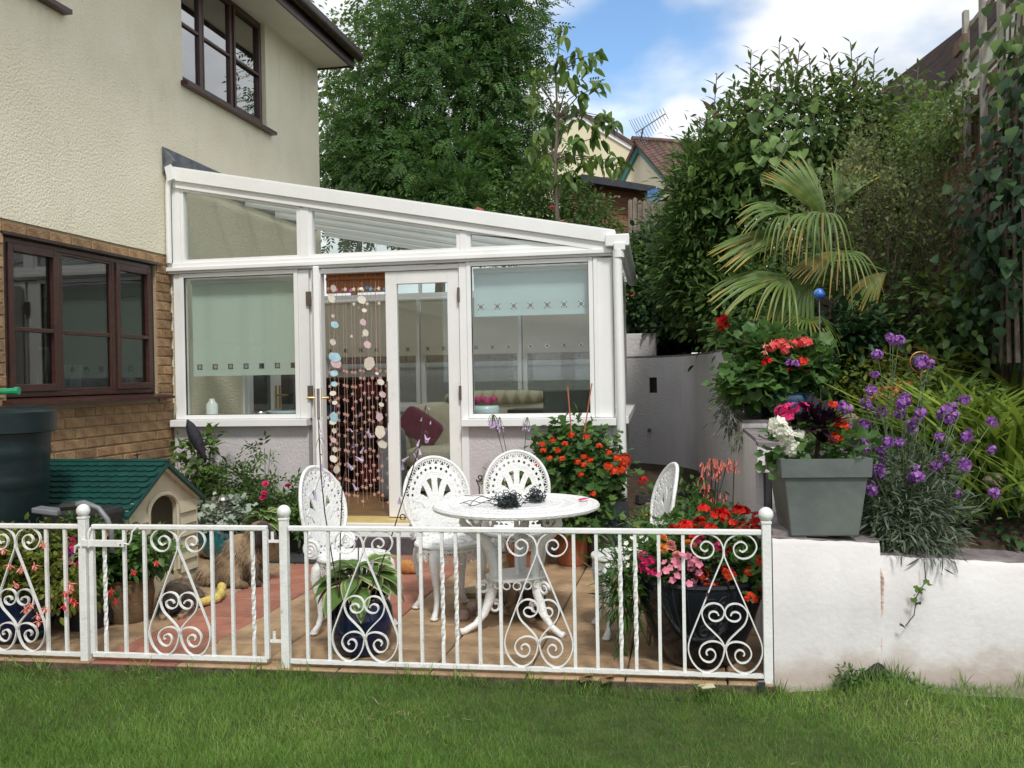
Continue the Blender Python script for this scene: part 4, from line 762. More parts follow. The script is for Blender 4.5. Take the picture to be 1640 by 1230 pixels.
def make_chair():
    t = thing('garden_chair', '', 'chair')
    A, B, cz = 0.208, 0.235, 0.236
    def S(a, b, off=0.0):
        x = -0.165-0.20*b+1.15*a*a*(0.35+b)+off; return (x, a, 0.415+b)
    def ell(s, t0=0, t1=2*math.pi, n=64, B2=None): return [(A*s*math.cos(t0+(t1-t0)*i/n), cz+(B2 or B)*s*math.sin(t0+(t1-t0)*i/n)) for i in range(n+1)]
    part('rim', mapring(S, ell(1.0, -1.05, math.pi+1.05, 60)+[], 0.0105, 8), CM, t, smooth=True, local=True)
    L_ = []
    L_.append(ribbon(S, ell(0.965), 0.012)); L_.append(ribbon(S, ell(0.80), 0.016)); L_.append(ribbon(S, ell(0.655), 0.016)); L_.append(ribbon(S, ell(0.585), 0.010)); L_.append(ribbon(S, ell(0.520), 0.014))
    n = 22
    for k in range(n):           # zigzag between rim and second ring
        a0 = -0.9+(math.pi+1.8)*k/n; a1 = a0+(math.pi+1.8)/n; am = (a0+a1)/2
        q = lambda s, a: (A*s*math.cos(a), cz+B*s*math.sin(a))
        L_.append(ribbon(S, [q(0.80,a0), q(0.965,am), q(0.80,a1)], 0.0075)); L_.append(ribbon(S, [q(0.965,a0), q(0.89,a0), q(0.80,a0)], 0.006))
        if k % 1 == 0:
            # small open loops in the inner band
            c0 = q(0.727, am); L_.append(ribbon(S, [(c0[0]+0.0125*math.cos(x), c0[1]+0.0135*math.sin(x)) for x in np.linspace(0,6.28,9)], 0.0075)); L_.append(ribbon(S, [q(0.80,a0), q(0.655,a0)], 0.008))
            L_.append(ribbon(S, [q(0.655,am), q(0.52,am)], 0.010)); L_.append(ribbon(S, [q(0.655,a0), q(0.52,a0)], 0.009))
    part('lattice', merge(*L_), CM, t, local=True)
    # plume in the middle: stems fanning up and curling over, with open gaps between
    P_ = []
    for k, (ang, ln, cu) in enumerate(((0,0.30,0),(0.20,0.30,0.5),(-0.20,0.30,-0.5),(0.48,0.27,0.9),(-0.48,0.27,-0.9),(0.85,0.22,1.1),(-0.85,0.22,-1.1),(1.25,0.18,1.0),(-1.25,0.18,-1.0))):
        pts = []
        for i in range(13):
            f = i/12; a = ang*(f**0.8)+cu*max(0, f-0.62)*1.9; pts.append((math.sin(ang*0.9+cu*f*f*0.35)*ln*f*0.66, 0.060+math.cos(ang*0.8+cu*f*f*0.5)*ln*f*0.98))
        P_.append(ribbon(S, pts, 0.036 if k < 3 else 0.050, 0.010)); e = pts[-1]; P_.append(ribbon(S, [(e[0]+0.015*math.cos(x)*1.1, e[1]-0.008+0.013*math.sin(x)) for x in np.linspace(0, 6.28, 9)], 0.012, 0.012))
    part('plume', merge(*P_), CM, t, local=True)
    # lower panel: pierced plate joining the seat
    Q_ = []
    for k in range(-5, 6):
        for j in range(5):
            x0 = k*0.034+(0.017 if j % 2 else 0); z0 = 0.012+j*0.033
            if (x0/A)**2+((z0-cz)/(B*1.02))**2 > 1 and abs(x0) > 0.13: continue
            if abs(x0) > 0.155: continue
            Q_.append(ribbon(S, [(x0+0.0165*math.cos(x), z0+0.0175*math.sin(x)) for x in np.linspace(0, 6.28, 9)], 0.010, 0.007))
    Q_.append(ribbon(S, [(-0.15,0.0),(0,-0.004),(0.15,0.0)], 0.02, 0.012)); Q_.append(ribbon(S, [(-0.125,0.045),(-0.07,0.10),(0,0.12),(0.07,0.10),(0.125,0.045)], 0.014, 0.01))
    part('splat', merge(*Q_), CM, t, local=True)
    # volutes where back meets seat
    for s in (1, -1):
        pts = [(-0.155+(0.052-0.0055*i/4)*math.cos(0.42*i)*1.0, s*(0.150+0.022), 0.462+(0.052-0.0055*i/4)*math.sin(0.42*i)) for i in range(34)]
        b = MB().tube(pts, 0.0085, 6); b.lathe([(0.001,-0.004),(0.05,-0.004),(0.05,0.004),(0.001,0.004)], (0,0,0), 16)
        k = len(b.v)-64; 
        for i in range(k, len(b.v)): x, y, z = b.v[i]; b.v[i] = (-0.150+x, s*0.172+z, 0.462+y)
        part('volute', b, CM, t, smooth=False, local=True)
    # seat: dished round plate with pierced rows, apron of loops
    b = MB(); b.lathe([(0.0,0.385),(0.175,0.388),(0.197,0.394),(0.204,0.404),(0.200,0.414),(0.180,0.417),(0.10,0.409),(0.0,0.406)], (0,0,0), 40); part('seat', b, CM, t, smooth='auto', local=True)
    b = MB()
    for k in range(36):
        for r_ in (0.10, 0.145): a = 2*math.pi*k/36; b.obox((r_*math.cos(a), r_*math.sin(a), 0.412+0.008*(r_-0.10)/0.05), (0.008*math.cos(a),0.008*math.sin(a),0), (-0.0025*math.sin(a),0.0025*math.cos(a),0), (0,0,0.0025))
    part('seat_relief', b, CM, t, local=True, kind='stuff')
    def SA(a, z, off=0): th = a; r_ = 0.192+off-0.10*max(0,0.385-z)*0.3; return (r_*math.cos(th), r_*math.sin(th), z)
    ap = []
    n = 28
    for k in range(n):
        a0 = 2*math.pi*k/n; dip = 0.03+0.035*abs(math.cos(2*a0)); zc = 0.385-dip*0.55
        ap.append(ribbon(SA, [(a0+0.085*math.cos(x), zc+dip*0.62*math.sin(x)) for x in np.linspace(0, 6.28, 11)], 0.012, 0.006))
        ap.append(ribbon(SA, [(a0+0.035*math.cos(x), zc+dip*0.30*math.sin(x)) for x in np.linspace(0, 6.28, 7)], 0.010, 0.006))
    for (lo, hi) in ((0.375,0.388),):
        ap.append(ribbon(SA, [(2*math.pi*i/48, 0.382) for i in range(49)], 0.012, 0.008))
    part('apron', merge(*ap), CM, t, local=True)
    for a in (45, 135, 225, 315):     # cabriole legs
        ca, sa = math.cos(R(a)), math.sin(R(a)); pr = [(0.165,0.385,0.036),(0.196,0.345,0.036),(0.208,0.30,0.030),(0.200,0.24,0.023),(0.185,0.17,0.0185),(0.182,0.10,0.016),(0.195,0.05,0.016),(0.214,0.022,0.019),(0.232,0.012,0.016)]
        b = MB().tube([(r_*ca, r_*sa, z) for r_, z, w_ in pr], [w_ for _, _, w_ in pr], 8); b.ball((0.222*ca, 0.222*sa, 0.012), (0.024,0.024,0.012), 10, 6); part('leg', b, CM, t, smooth=True, local=True)
    return t
ch = make_chair()
CHS = [((-1.83, 4.80), -12, 'white cast metal chair at the left of the table behind the hosta pot'), ((-1.415, 5.26), -54, 'white cast metal chair in front of the closed door leaf, turned to the table'),
       ((-1.085, 5.66), -80, 'white cast metal chair behind the table, facing the lawn'), ((-0.35, 4.98), 196, 'white cast metal chair at the right of the table, back towards the retaining wall')]
for k, ((x, y), a, lab) in enumerate(CHS):
    o = ch if k == 0 else copy_tree(ch); o.location = (x, y, 0.001); o.rotation_euler = (0, 0, R(a)); tag(o, lab, 'chair', 'white cast metal garden chairs round the table')
tx, ty = -0.957, 4.98
tb = thing('garden_table', 'round white cast metal table with scrolled legs and a small lower shelf', 'table', (tx, ty, 0))
b = MB(); b.lathe([(0.0,0.655),(0.40,0.655),(0.435,0.648),(0.452,0.655),(0.456,0.668),(0.448,0.680),(0.428,0.683),(0.415,0.677),(0.0,0.677)], (tx,ty,0), 64); part('tabletop', b, CM, tb, smooth='auto')
b = MB()
for k in range(72):
    a = 2*math.pi*k/72
    for r_, w_ in ((0.40,0.010),(0.33,0.012),(0.25,0.010)): b.obox((tx+r_*math.cos(a+w_), ty+r_*math.sin(a+w_), 0.6785), (w_*math.cos(a+0.7),w_*math.sin(a+0.7),0), (-0.0035*math.sin(a+0.7),0.0035*math.cos(a+0.7),0), (0,0,0.0022))
for r_ in (0.42,0.365,0.29,0.20): b.tube([(tx+r_*math.cos(t_), ty+r_*math.sin(t_), 0.678) for t_ in np.linspace(0,6.2832,65)], 0.0028, 5, False)
part('relief', b, CM, tb, kind='stuff')
for a in (214, 326, 90):
    ca, sa = math.cos(R(a)), math.sin(R(a)); pr = [(0.30,0.645,0.016),(0.315,0.60,0.020),(0.27,0.55,0.026),(0.20,0.50,0.030),(0.155,0.44,0.034),(0.135,0.36,0.030),(0.135,0.28,0.026),(0.15,0.22,0.030),(0.165,0.17,0.028),(0.195,0.10,0.022),(0.25,0.045,0.018),(0.31,0.018,0.018),(0.335,0.016,0.020)]
    b = MB().tube([(tx+r_*ca, ty+r_*sa, z) for r_, z, w_ in pr], [w_ for _, _, w_ in pr], 8)
    for zz_, rr_, s in ((0.60,0.235,1),(0.46,0.10,-1),(0.24,0.20,1),(0.13,0.13,-1)):
        sp_ = [(rr_+(0.038-0.0042*i/3)*math.cos(0.5*i)*s, zz_+(0.038-0.0042*i/3)*math.sin(0.5*i)) for i in range(18)]; b.tube([(tx+q*ca, ty+q*sa, w_) for q, w_ in sp_], 0.0085, 6)
    part('leg', b, CM, tb, smooth=True)
b = MB(); b.lathe([(0.0,0.275),(0.13,0.272),(0.165,0.280),(0.168,0.292),(0.15,0.296),(0.0,0.290)], (tx,ty,0), 30, wob=0.06)
for k in range(18): a = 2*math.pi*k/18; b.tube([(tx+(0.166+0.0*math.cos(x))*math.cos(a+0.13*math.cos(x)), ty+0.166*math.sin(a+0.13*math.cos(x)), 0.262+0.020*math.sin(x)) for x in np.linspace(0,6.28,9)], 0.004, 5, False)
part('lower_shelf', b, CM, tb, smooth=False); part('hub', MB().tube([(tx,ty,0.29),(tx,ty,0.656)], [0.014,0.014], 10), CM, tb)
# parasol pole stub that shows as a grey post under the top
b = MB()
# tangle of dark green wire on the table
M['wire'] = surf('dark_green_wire', (0.008,0.014,0.016), (0.02,0.03,0.032), 0.45, 20.0)
def tangle(c, r, n, seed, h=0.045):
    rg = np.random.default_rng(seed); b = MB()
    for k in range(n):
        th = rg.uniform(0, 6.28); ph = rg.uniform(-0.3, 1.2); q = np.array(c)+np.array([r*0.7*math.cos(th)*rg.uniform(.2,1), r*0.7*math.sin(th)*rg.uniform(.2,1), h*rg.uniform(0.1,1.0)]); P = [q]; d = rg.normal(size=3); d /= np.linalg.norm(d)
        for i in range(rg.integers(7, 15)):
            d = d+rg.normal(size=3)*0.75-(P[-1]-(np.array(c)+[0,0,h*0.5]))/r*0.55; d /= np.linalg.norm(d); nx = P[-1]+d*r*0.22; nx[2] = min(max(nx[2], c[2]+0.004), c[2]+h*1.9); P.append(nx)
        b.tube(P, 0.0021, 4, False)
    return b
b = tangle((-0.965,4.80,0.682), 0.075, 95, 3); q = tangle((-0.86,5.02,0.682), 0.06, 60, 5); b.add(q.v, q.f)
rg = np.random.default_rng(9)
for k in range(10):
    p = np.array([-1.0+rg.uniform(-0.02,0.02), 4.83, 0.70]); P = [p]; a = rg.uniform(2.2, 4.0) if k < 7 else rg.uniform(-0.6,0.6)
    for i in range(9): a += rg.normal()*0.45; p = p+np.array([math.cos(a)*0.028, math.sin(a)*0.028, rg.normal()*0.008]); p[2] = min(max(p[2], 0.685), 0.73); P.append(p)
    b.tube(P, 0.0018, 4, False)
solo('wire_tangle', b, M['wire'], 'tangled heap of thin dark wire lying on the white table', 'wire')
M['pink_wrap'] = surf('crimson_petal', (0.45,0.01,0.07), (0.62,0.03,0.12), 0.5, 30.0)
p = W(933, 801, z=0.684); b = MB(); b.obox(p+np.array([0,0,0.006]), (0.020,0.006,0.003), (-0.004,0.014,0), (0,0.001,0.003)); b.obox(p+np.array([0.022,0.01,0.008]), (0.013,-0.003,0.004), (0.003,0.010,0), (0,0,0.002)); solo('wrapper', b, M['pink_wrap'], 'small crimson scrap lying on the right edge of the white tabletop', 'wrapper')
# ================================================================ leaves, crowns, blossoms
def tpl(n=3, width=lambda t: 0.5*math.sin(math.pi*t)**0.7, fold=0.15, droop=0.0, cup=0.0, lobes=0):
    """leaf along +y, width along x, n stations; folded along the midrib"""
    V = []; Fc = []; 
    for i in range(n+1):
        t = i/n; w = width(t); z = -droop*t*t; y = t
        if i == 0 or i == n: V.append((0, y, z))
        else: V += [(-w/2, y-0.02, z+fold*w), (0, y, z), (w/2, y-0.02, z+fold*w)]
    Fc += [(0,2,1),(0,3,2)]
    for i in range(1, n-1):
        a = 1+(i-1)*3; b = a+3; Fc += [(a,a+1,b+1),(a,b+1,b),(a+1,a+2,b+2),(a+1,b+2,b+1)]
    a = 1+(n-2)*3; e = a+3; Fc += [(a,a+1,e),(a+1,a+2,e)]
    return np.array(V, float), np.array(Fc)
T_OVAL = tpl(3, lambda t: 0.55*math.sin(math.pi*min(1,t*1.02+0.0))**0.8, 0.18, 0.12)
T_OVAL4 = tpl(4, lambda t: 0.52*math.sin(math.pi*t)**0.75, 0.16, 0.25)
T_HEART = tpl(4, lambda t: 0.95*(math.sin(math.pi*t**0.62)**0.7 if 0 < t < 1 else 0), 0.14, 0.2)
T_LANCE = tpl(3, lambda t: 0.24*math.sin(math.pi*t**0.8), 0.2, 0.12)
T_LONG = tpl(5, lambda t: 0.30*math.sin(math.pi*t**0.85)**0.9, 0.25, 0.45)
T_CH = tpl(5, lambda t: 0.46*math.sin(math.pi*t**0.85)**0.85, 0.22, 0.4)
T_NEEDLE = tpl(2, lambda t: 0.09, 0.1, 0.08)
T_NARROW = tpl(3, lambda t: 0.13*math.sin(math.pi*t**0.7)**0.6, 0.1, 0.18)
T_BLADE = tpl(3, lambda t: 0.065*(1-t*0.75), 0.0, 0.35)
T_STRAP = tpl(8, lambda t: 0.055*math.sin(math.pi*min(0.98, t*0.85+0.12))**0.6, 0.4, 0.75)
T_PETAL = tpl(3, lambda t: 0.95*math.sin(math.pi*min(0.97,t*1.15))**0.6 if t < 1 else 0, -0.12, 0.05)
def compound(nl=5, ll=0.33):
    """leaf with paired leaflets"""
    v0, f0 = tpl(2, lambda t: 0.36, 0.12, 0.1); V = []; Fc = []; k = 0
    for i in range(nl):
        for s in (-1, 1):
            a = s*0.95; y0 = 0.18+0.70*i/nl; c, sn = math.cos(a), math.sin(a)
            for x, y, z in v0*ll: V.append((x*c+y*sn, y0-x*sn+y*c, z-0.25*y0*y0-0.10*y/ll*ll))
            Fc += [tuple(q+k for q in t) for t in f0]; k += len(v0)
    for x, y, z in v0*ll: V.append((x, 0.88+y, z-0.25))
    Fc += [tuple(q+k for q in t) for t in f0]
    return np.array(V, float), np.array(Fc)
T_ASH = compound(4, 0.36); T_ROSE = compound(2, 0.55)
def lobed(n=5, r=0.5):
    V = [(0,0,0)]; Fc = []; m_ = n*2
    for k in range(m_+1):
        a = -2.5+5.0*k/m_; q = r*(1.0 if k % 2 else 0.80); V.append((q*math.sin(a), 0.45+q*math.cos(a), 0.07*math.cos(3*a)))
    V[0] = (0, 0.30, -0.05); V.append((0,0,0))
    for k in range(1, m_+1): Fc.append((0, k+1, k))
    return np.array(V, float), np.array(Fc)
T_LOBE = lobed(5)
T_STAR5 = (np.array([(0,0.0,0),(-.12,.35,0),(-.5,.45,.02),(-.2,.55,0),(-.35,.95,0),(0,.7,0),(0,1.1,-.05),(.35,.95,0),(.2,.55,0),(.5,.45,.02),(.12,.35,0)],float), np.array([(0,1,10),(1,2,3),(1,3,5),(3,4,5),(5,4,6),(5,6,7),(5,7,8),(1,5,10),(5,8,10),(8,9,10)]))
def unit(v): return v/(np.linalg.norm(v, axis=-1, keepdims=True)+1e-9)
def leafmesh(name, items, mat, off=(0,0,0)):
    VV, FF, AA = [], [], []; k = 0
    for tp, P, D, Nn, S, var in items:
        V, Fc = tp; n = len(P)
        if n == 0: continue
        D = unit(np.asarray(D, float)); X = np.cross(D, Nn); X = unit(X); Z = np.cross(X, D); S = np.broadcast_to(np.asarray(S, float), (n,))[:, None, None]
        w = np.asarray(P, float)[:, None, :]+S*(V[None,:,0:1]*X[:,None,:]+V[None,:,1:2]*D[:,None,:]+V[None,:,2:3]*Z[:,None,:])
        VV.append(w.reshape(-1, 3)); FF.append((Fc[None]+(np.arange(n)*len(V))[:,None,None]+k).reshape(-1, 3)); AA.append(np.repeat(np.broadcast_to(np.asarray(var, float), (n,)), len(V))); k += n*len(V)
    V = np.concatenate(VV)-np.array(off, float); Fc = np.concatenate(FF); A = np.concatenate(AA)
    me = bpy.data.meshes.new(name); me.vertices.add(len(V)); me.vertices.foreach_set('co', V.astype(np.float32).ravel())
    me.loops.add(Fc.size); me.loops.foreach_set('vertex_index', Fc.astype(np.int32).ravel()); me.polygons.add(len(Fc)); me.polygons.foreach_set('loop_start', np.arange(0, Fc.size, 3, dtype=np.int32))
    at = me.attributes.new('var', 'FLOAT', 'POINT'); at.data.foreach_set('value', np.clip(A, 0, 1).astype(np.float32)); me.update(calc_edges=True); me.materials.append(mat); return me
def leaves(name, items, mat, parent=None, kind=None, label=None):
    off = root_of(parent).location if parent is not None else (0,0,0)
    o = bpy.data.objects.new(name, leafmesh(name, items, mat, off)); link(o, parent)
    if kind: o['kind'] = kind
    if label: o['label'] = label
    return o
def crown(blobs, ncl, per, cr, rg, lo=0.6, droop=0.4, flat=0.75):
    """points, directions and normals of leaves gathered in clumps through the outer part of a set of ellipsoids"""
    blobs = [(np.array(c, float), np.array(r, float)) for c, r in blobs]; wt = np.array([r[0]*r[1]+r[1]*r[2]+r[0]*r[2] for _, r in blobs]); wt = wt/wt.sum()
    ix = rg.choice(len(blobs), ncl, p=wt); P, D, V0 = [], [], []
    cc = np.array([blobs[i][0] for i in ix]); rr = np.array([blobs[i][1] for i in ix]); d = unit(rg.normal(size=(ncl, 3))); f = lo+(1.04-lo)*rg.random(ncl)**0.45
    K = cc+d*rr*f[:,None]; cv = rg.random(ncl)
    n = ncl*per; k = np.repeat(np.arange(ncl), per); g_ = rg.normal(size=(n,3))*cr*np.array([1,1,flat])*(0.6+0.8*rg.random(ncl))[k][:,None]
    P = K[k]+g_; out = unit((K-cc)/rr)[k]; D = unit(out*0.7+unit(g_)*0.8+rg.normal(size=(n,3))*0.45+np.array([0,0,-droop])); Nn = unit(np.array([0,0,1.0])+rg.normal(size=(n,3))*0.45+out*0.35)
    return P, D, Nn, np.clip(cv[k]*0.6+rg.random(n)*0.4, 0, 1)
def blob_plane(P, fn): return fn(P)
def limb(b, a, d, L, r, rg, depth, spread=0.55, n=6, up=0.15):
    P = [np.array(a, float)]; d = unit(np.array(d, float))
    for i in range(5): d = unit(d+rg.normal(size=3)*0.13+np.array([0,0,up*0.2])); P.append(P[-1]+d*L/5)
    b.tube(P, [r*(1-0.12*i) for i in range(6)], n, False)
    if depth > 0:
        for k in range(3):
            i = rg.integers(2, 6); q = unit(d+rg.normal(size=3)*spread+np.array([0,0,up])); limb(b, P[i], q, L*0.68, r*0.52, rg, depth-1, spread, max(4, n-1), up)
# materials for greenery
G = {}
G['ash'] = leafm('ash_leaf', (0.031,0.079,0.020), (0.107,0.207,0.043), (0.055,0.129,0.029))
G['lime'] = leafm('lime_leaf', (0.053,0.105,0.022), (0.225,0.300,0.075), (0.105,0.180,0.042))
G['cherry'] = leafm('cherry_leaf', (0.044,0.101,0.020), (0.157,0.238,0.050), (0.083,0.167,0.034))
G['hedge'] = leafm('hedge_leaf', (0.022,0.062,0.018), (0.20,0.27,0.065), (0.075,0.14,0.034))
G['heart'] = leafm('heart_leaf', (0.042,0.095,0.024), (0.168,0.270,0.072), (0.085,0.158,0.038))
G['rose'] = leafm('rose_leaf', (0.035,0.086,0.024), (0.150,0.250,0.053), (0.079,0.154,0.035))
G['dark'] = leafm('dark_leaf', (0.012,0.036,0.018), (0.060,0.128,0.038), (0.027,0.068,0.026))
G['grey'] = leafm('grey_leaf', (0.052,0.076,0.045), (0.166,0.200,0.138), (0.089,0.121,0.076), trans=0.15)
G['silver'] = leafm('silver_leaf', (0.220,0.286,0.220), (0.484,0.550,0.462), trans=0.15)
G['strap'] = leafm('strap_leaf', (0.069,0.129,0.018), (0.259,0.350,0.055), (0.147,0.230,0.032))
G['yellow'] = leafm('yellow_green_leaf', (0.063,0.093,0.016), (0.313,0.328,0.059), (0.156,0.196,0.033))
G['gera'] = leafm('geranium_leaf', (0.027,0.081,0.020), (0.135,0.243,0.054), (0.068,0.149,0.034))
G['twig'] = leafm('small_olive_leaf', (0.067,0.092,0.033), (0.223,0.270,0.089), (0.127,0.160,0.056))
G['aeon'] = leafm('black_rosette_leaf', (0.007,0.005,0.010), (0.042,0.014,0.026), trans=0.04, rough=0.3)
G['palm'] = leafm('palm_leaflet', (0.035,0.085,0.016), (0.40,0.29,0.06), (0.12,0.19,0.036), trans=0.2, rough=0.4)
G['palmy'] = leafm('yellowing_palm_leaflet', (0.106,0.106,0.021), (0.296,0.211,0.042), trans=0.2)
G['orange'] = leafm('orange_leaf', (0.350,0.100,0.030), (0.500,0.220,0.060), trans=0.2)
G['willow'] = leafm('willow_leaf', (0.025,0.067,0.016), (0.137,0.228,0.054), (0.065,0.133,0.029))
G['straw'] = leafm('dry_grass_blade', (0.20,0.16,0.07), (0.42,0.36,0.18), trans=0.1)
G['bronze'] = leafm('bronze_shoot', (0.100,0.090,0.050), (0.220,0.170,0.090), trans=0.2)
G['grass'] = leafm('grass_blade', (0.066,0.145,0.021), (0.282,0.390,0.108), (0.140,0.278,0.047), trans=0.3)
def petal(name, a, b, **k): return leafm(name, a, b, trans=0.25, rough=0.55)
PT = {'red': petal('red_petal', (0.55,0.010,0.006), (0.80,0.04,0.02)), 'coral': petal('coral_petal', (0.70,0.05,0.06), (0.82,0.14,0.13)), 'pink': petal('pink_petal', (0.62,0.14,0.26), (0.80,0.34,0.42)),
      'hot': petal('hot_pink_petal', (0.60,0.01,0.14), (0.80,0.08,0.26)), 'white': petal('white_petal', (0.72,0.72,0.62), (0.85,0.85,0.78)), 'purple': petal('purple_petal', (0.16,0.035,0.26), (0.46,0.20,0.56)),
      'lilac': petal('lilac_petal', (0.42,0.30,0.52), (0.66,0.54,0.72)), 'orange': petal('orange_petal', (0.75,0.28,0.04), (0.85,0.50,0.12)), 'peach': petal('peach_petal', (0.72,0.26,0.20), (0.82,0.42,0.34)), 'scarlet': petal('scarlet_petal', (0.60,0.04,0.01), (0.80,0.10,0.02)), 'yellow': petal('yellow_petal', (0.60,0.45,0.03), (0.78,0.62,0.08)), 'aloe': petal('coral_bell', (0.55,0.13,0.09), (0.74,0.27,0.20))}
def bloom_dome(name, mat, r, nf, pr, rg, full=0.5):
    """rounded head of many small five-petalled florets"""
    n = nf; d = unit(rg.normal(size=(n,3))); d[:,2] = np.abs(d[:,2])*(1-full)+d[:,2]*full+0.1; d = unit(d); P = d*r*(0.85+0.2*rg.random((n,1))); it = []
    a = np.cross(d, np.array([0.3,0.2,1.0])); a = unit(a); b = np.cross(d, a)
    for k in range(5):
        t = 2*math.pi*k/5; dr = a*math.cos(t)+b*math.sin(t)+d*0.35; it.append((T_PETAL, P, dr, d, pr*(0.8+0.4*rg.random(n)), rg.random(n)))
    return leafmesh(name, it, mat)
def bloom_rose(name, mat, r, rg, rings=5):
    it = []
    for k in range(rings):
        n = 4+k*2; a = rg.random()*6+2*math.pi*np.arange(n)/n; el = 1.35-1.25*k/(rings-1); d = np.stack([np.cos(a)*math.cos(el), np.sin(a)*math.cos(el), np.full(n, math.sin(el))], 1)
        it.append((T_PETAL, d*r*0.12*k/rings, d+rg.normal(size=(n,3))*0.12, np.cross(np.cross(d,[0,0,1.0]), d)+0.05, r*(0.6+0.42*k/rings), 0.3+0.7*rg.random(n)))
    return leafmesh(name, it, mat)
def bloom_open(name, mat, r, rg, n=5, cup=0.3):
    a = 2*math.pi*np.arange(n)/n+rg.random(); d = np.stack([np.cos(a), np.sin(a), np.full(n, cup)], 1); return leafmesh(name, [(T_PETAL, d*0.0, d, np.tile([0,0,1.0],(n,1)), r, rg.random(n))], mat)
def bloom_bell(name, mat, L, w, n=6, flare=1.6):
    b = MB(); b.lathe([(w*0.15,0),(w*0.35,-L*0.3),(w*0.5,-L*0.65),(w*0.5*flare,-L)], (0,0,0), n); b.f = b.f[:-1]
    me = mesh_of(name, b, mat, True); at = me.attributes.new('var','FLOAT','POINT'); at.data.foreach_set('value', [0.15+0.8*(v[2]/-L) for v in b.v]); return me
def bloom_fuchsia(name, m1, m2, r):
    rgx = np.random.default_rng(3); a = np.arange(4)*math.pi/2; d = np.stack([np.cos(a)*0.8, np.sin(a)*0.8, np.full(4,-0.25)],1); it = [(T_LANCE, np.zeros((4,3)), d, np.tile([0,0,1.0],(4,1)), r*1.1, np.array([.2,.6,.4,.8]))]
    me = leafmesh(name, it+[(T_PETAL, np.tile([0,0,-0.1*r],(5,1)), np.stack([np.cos(np.arange(5)*1.26)*0.4,np.sin(np.arange(5)*1.26)*0.4,np.full(5,-1.0)],1), np.stack([np.cos(np.arange(5)*1.26),np.sin(np.arange(5)*1.26),np.full(5,0.2)],1), r*0.8, rgx.random(5)),
        (T_LANCE, np.tile([0,0,0.6*r],(3,1)), np.tile([0,0,-1.0],(3,1))+rgx.normal(size=(3,3))*0.05, rgx.normal(size=(3,3)), r*0.8, 0.7)], m1); return me
rgB = np.random.default_rng(21)
BL = {c: [bloom_dome('flower_head', PT[c], 0.032, 22, 0.017, rgB) for _ in range(2)] for c in ('red','coral','hot','purple','scarlet')}
BL['white'] = [bloom_dome('flower', PT['white'], 0.030, 20, 0.026, rgB, 0.8) for _ in range(2)]; BL['rosered'] = [bloom_rose('flower', PT['scarlet'], 0.03, rgB)]; BL['rosepink'] = [bloom_rose('flower', PT['hot'], 0.03, rgB)]; BL['roseorange'] = [bloom_rose('flower', PT['orange'], 0.035, rgB)]; BL['rosepeach'] = [bloom_rose('flower', PT['peach'], 0.035, rgB)]
BL['openpink'] = [bloom_open('flower', PT['pink'], 0.02, rgB) for _ in range(2)]; BL['openwhite'] = [bloom_open('flower', PT['white'], 0.013, rgB)]; BL['openred'] = [bloom_open('flower', PT['red'], 0.022, rgB)]; BL['opencoral'] = [bloom_open('flower', PT['coral'], 0.02, rgB)]
BL['bell'] = [bloom_bell('flower', PT['lilac'], 0.042, 0.013, 8, 1.35)]; BL['tuft'] = [bloom_bell('flower', PT['aloe'], 0.028, 0.008, 5, 1.1)]
BL['fuchsia'] = [bloom_fuchsia('flower', PT['coral'], None, 0.028)]; BL['fuchsiaw'] = [bloom_fuchsia('flower', PT['peach'], None, 0.032)]; BL['umbel'] = [bloom_bell('flower', PT['lilac'], 0.026, 0.007, 5, 2.0)]
BL['wall'] = [bloom_dome('flower_head', PT['purple'], 0.017, 15, 0.0115, rgB, 0.9) for _ in range(3)]
def bloom(kind, parent, loc, s=1.0, tilt=0.5, name='flower_head', down=False):
    mm = BL[kind]; me = mm[random.randrange(len(mm))]; return inst(name, me, parent, loc, ((0.9 if kind.startswith('open') else 0.3)+random.uniform(-tilt,tilt), random.uniform(-tilt,tilt), random.uniform(-0.7,0.7)), s)
M['stem'] = surf('green_stem', (0.05,0.09,0.025), (0.09,0.14,0.04), 0.6, 9.0); M['bark'] = surf('bark', (0.085,0.065,0.05), (0.17,0.14,0.11), 0.9, 14.0, bump=0.8, bscale=40, stretch=(1,1,0.3)); M['darkstem'] = surf('dark_stem', (0.035,0.022,0.018), (0.07,0.045,0.035), 0.7, 9.0); M['twigb'] = surf('brown_twig', (0.10,0.075,0.06), (0.20,0.155,0.125), 0.9, 14.0)
def bush(nm, lab, cat, base, blobs, ncl, per, cr, tp, size, mat, seed, group=None, stems=6, smat=None, lo=0.35, droop=0.3, part_name='foliage', var=None, sr=0.006, extra=None):
    """plant thing: stems from the base, leaves in clumps"""
    rg = np.random.default_rng(seed); t = thing(nm, lab, cat, base, group); P, D, Nn, v = crown(blobs, ncl, per, cr, rg, lo, droop)
    S = size*(0.6+0.7*rg.random(len(P))); leaves(part_name, [(tp, P, D, Nn, S, v)], mat, t)
    if stems:
        b = MB()
        for k in range(stems):
            c, r = blobs[k % len(blobs)]; e = np.array(c)+np.array(r)*unit(rg.normal(size=3))*0.6; m_ = (np.array(base)+e)/2+rg.normal(size=3)*0.03; b.tube([np.array(base)+rg.normal(size=3)*np.array([.03,.03,0]), m_, e], [sr, sr*0.8, sr*0.5], 5, False)
        part('stems', b, smat or M['stem'], t)
    return t
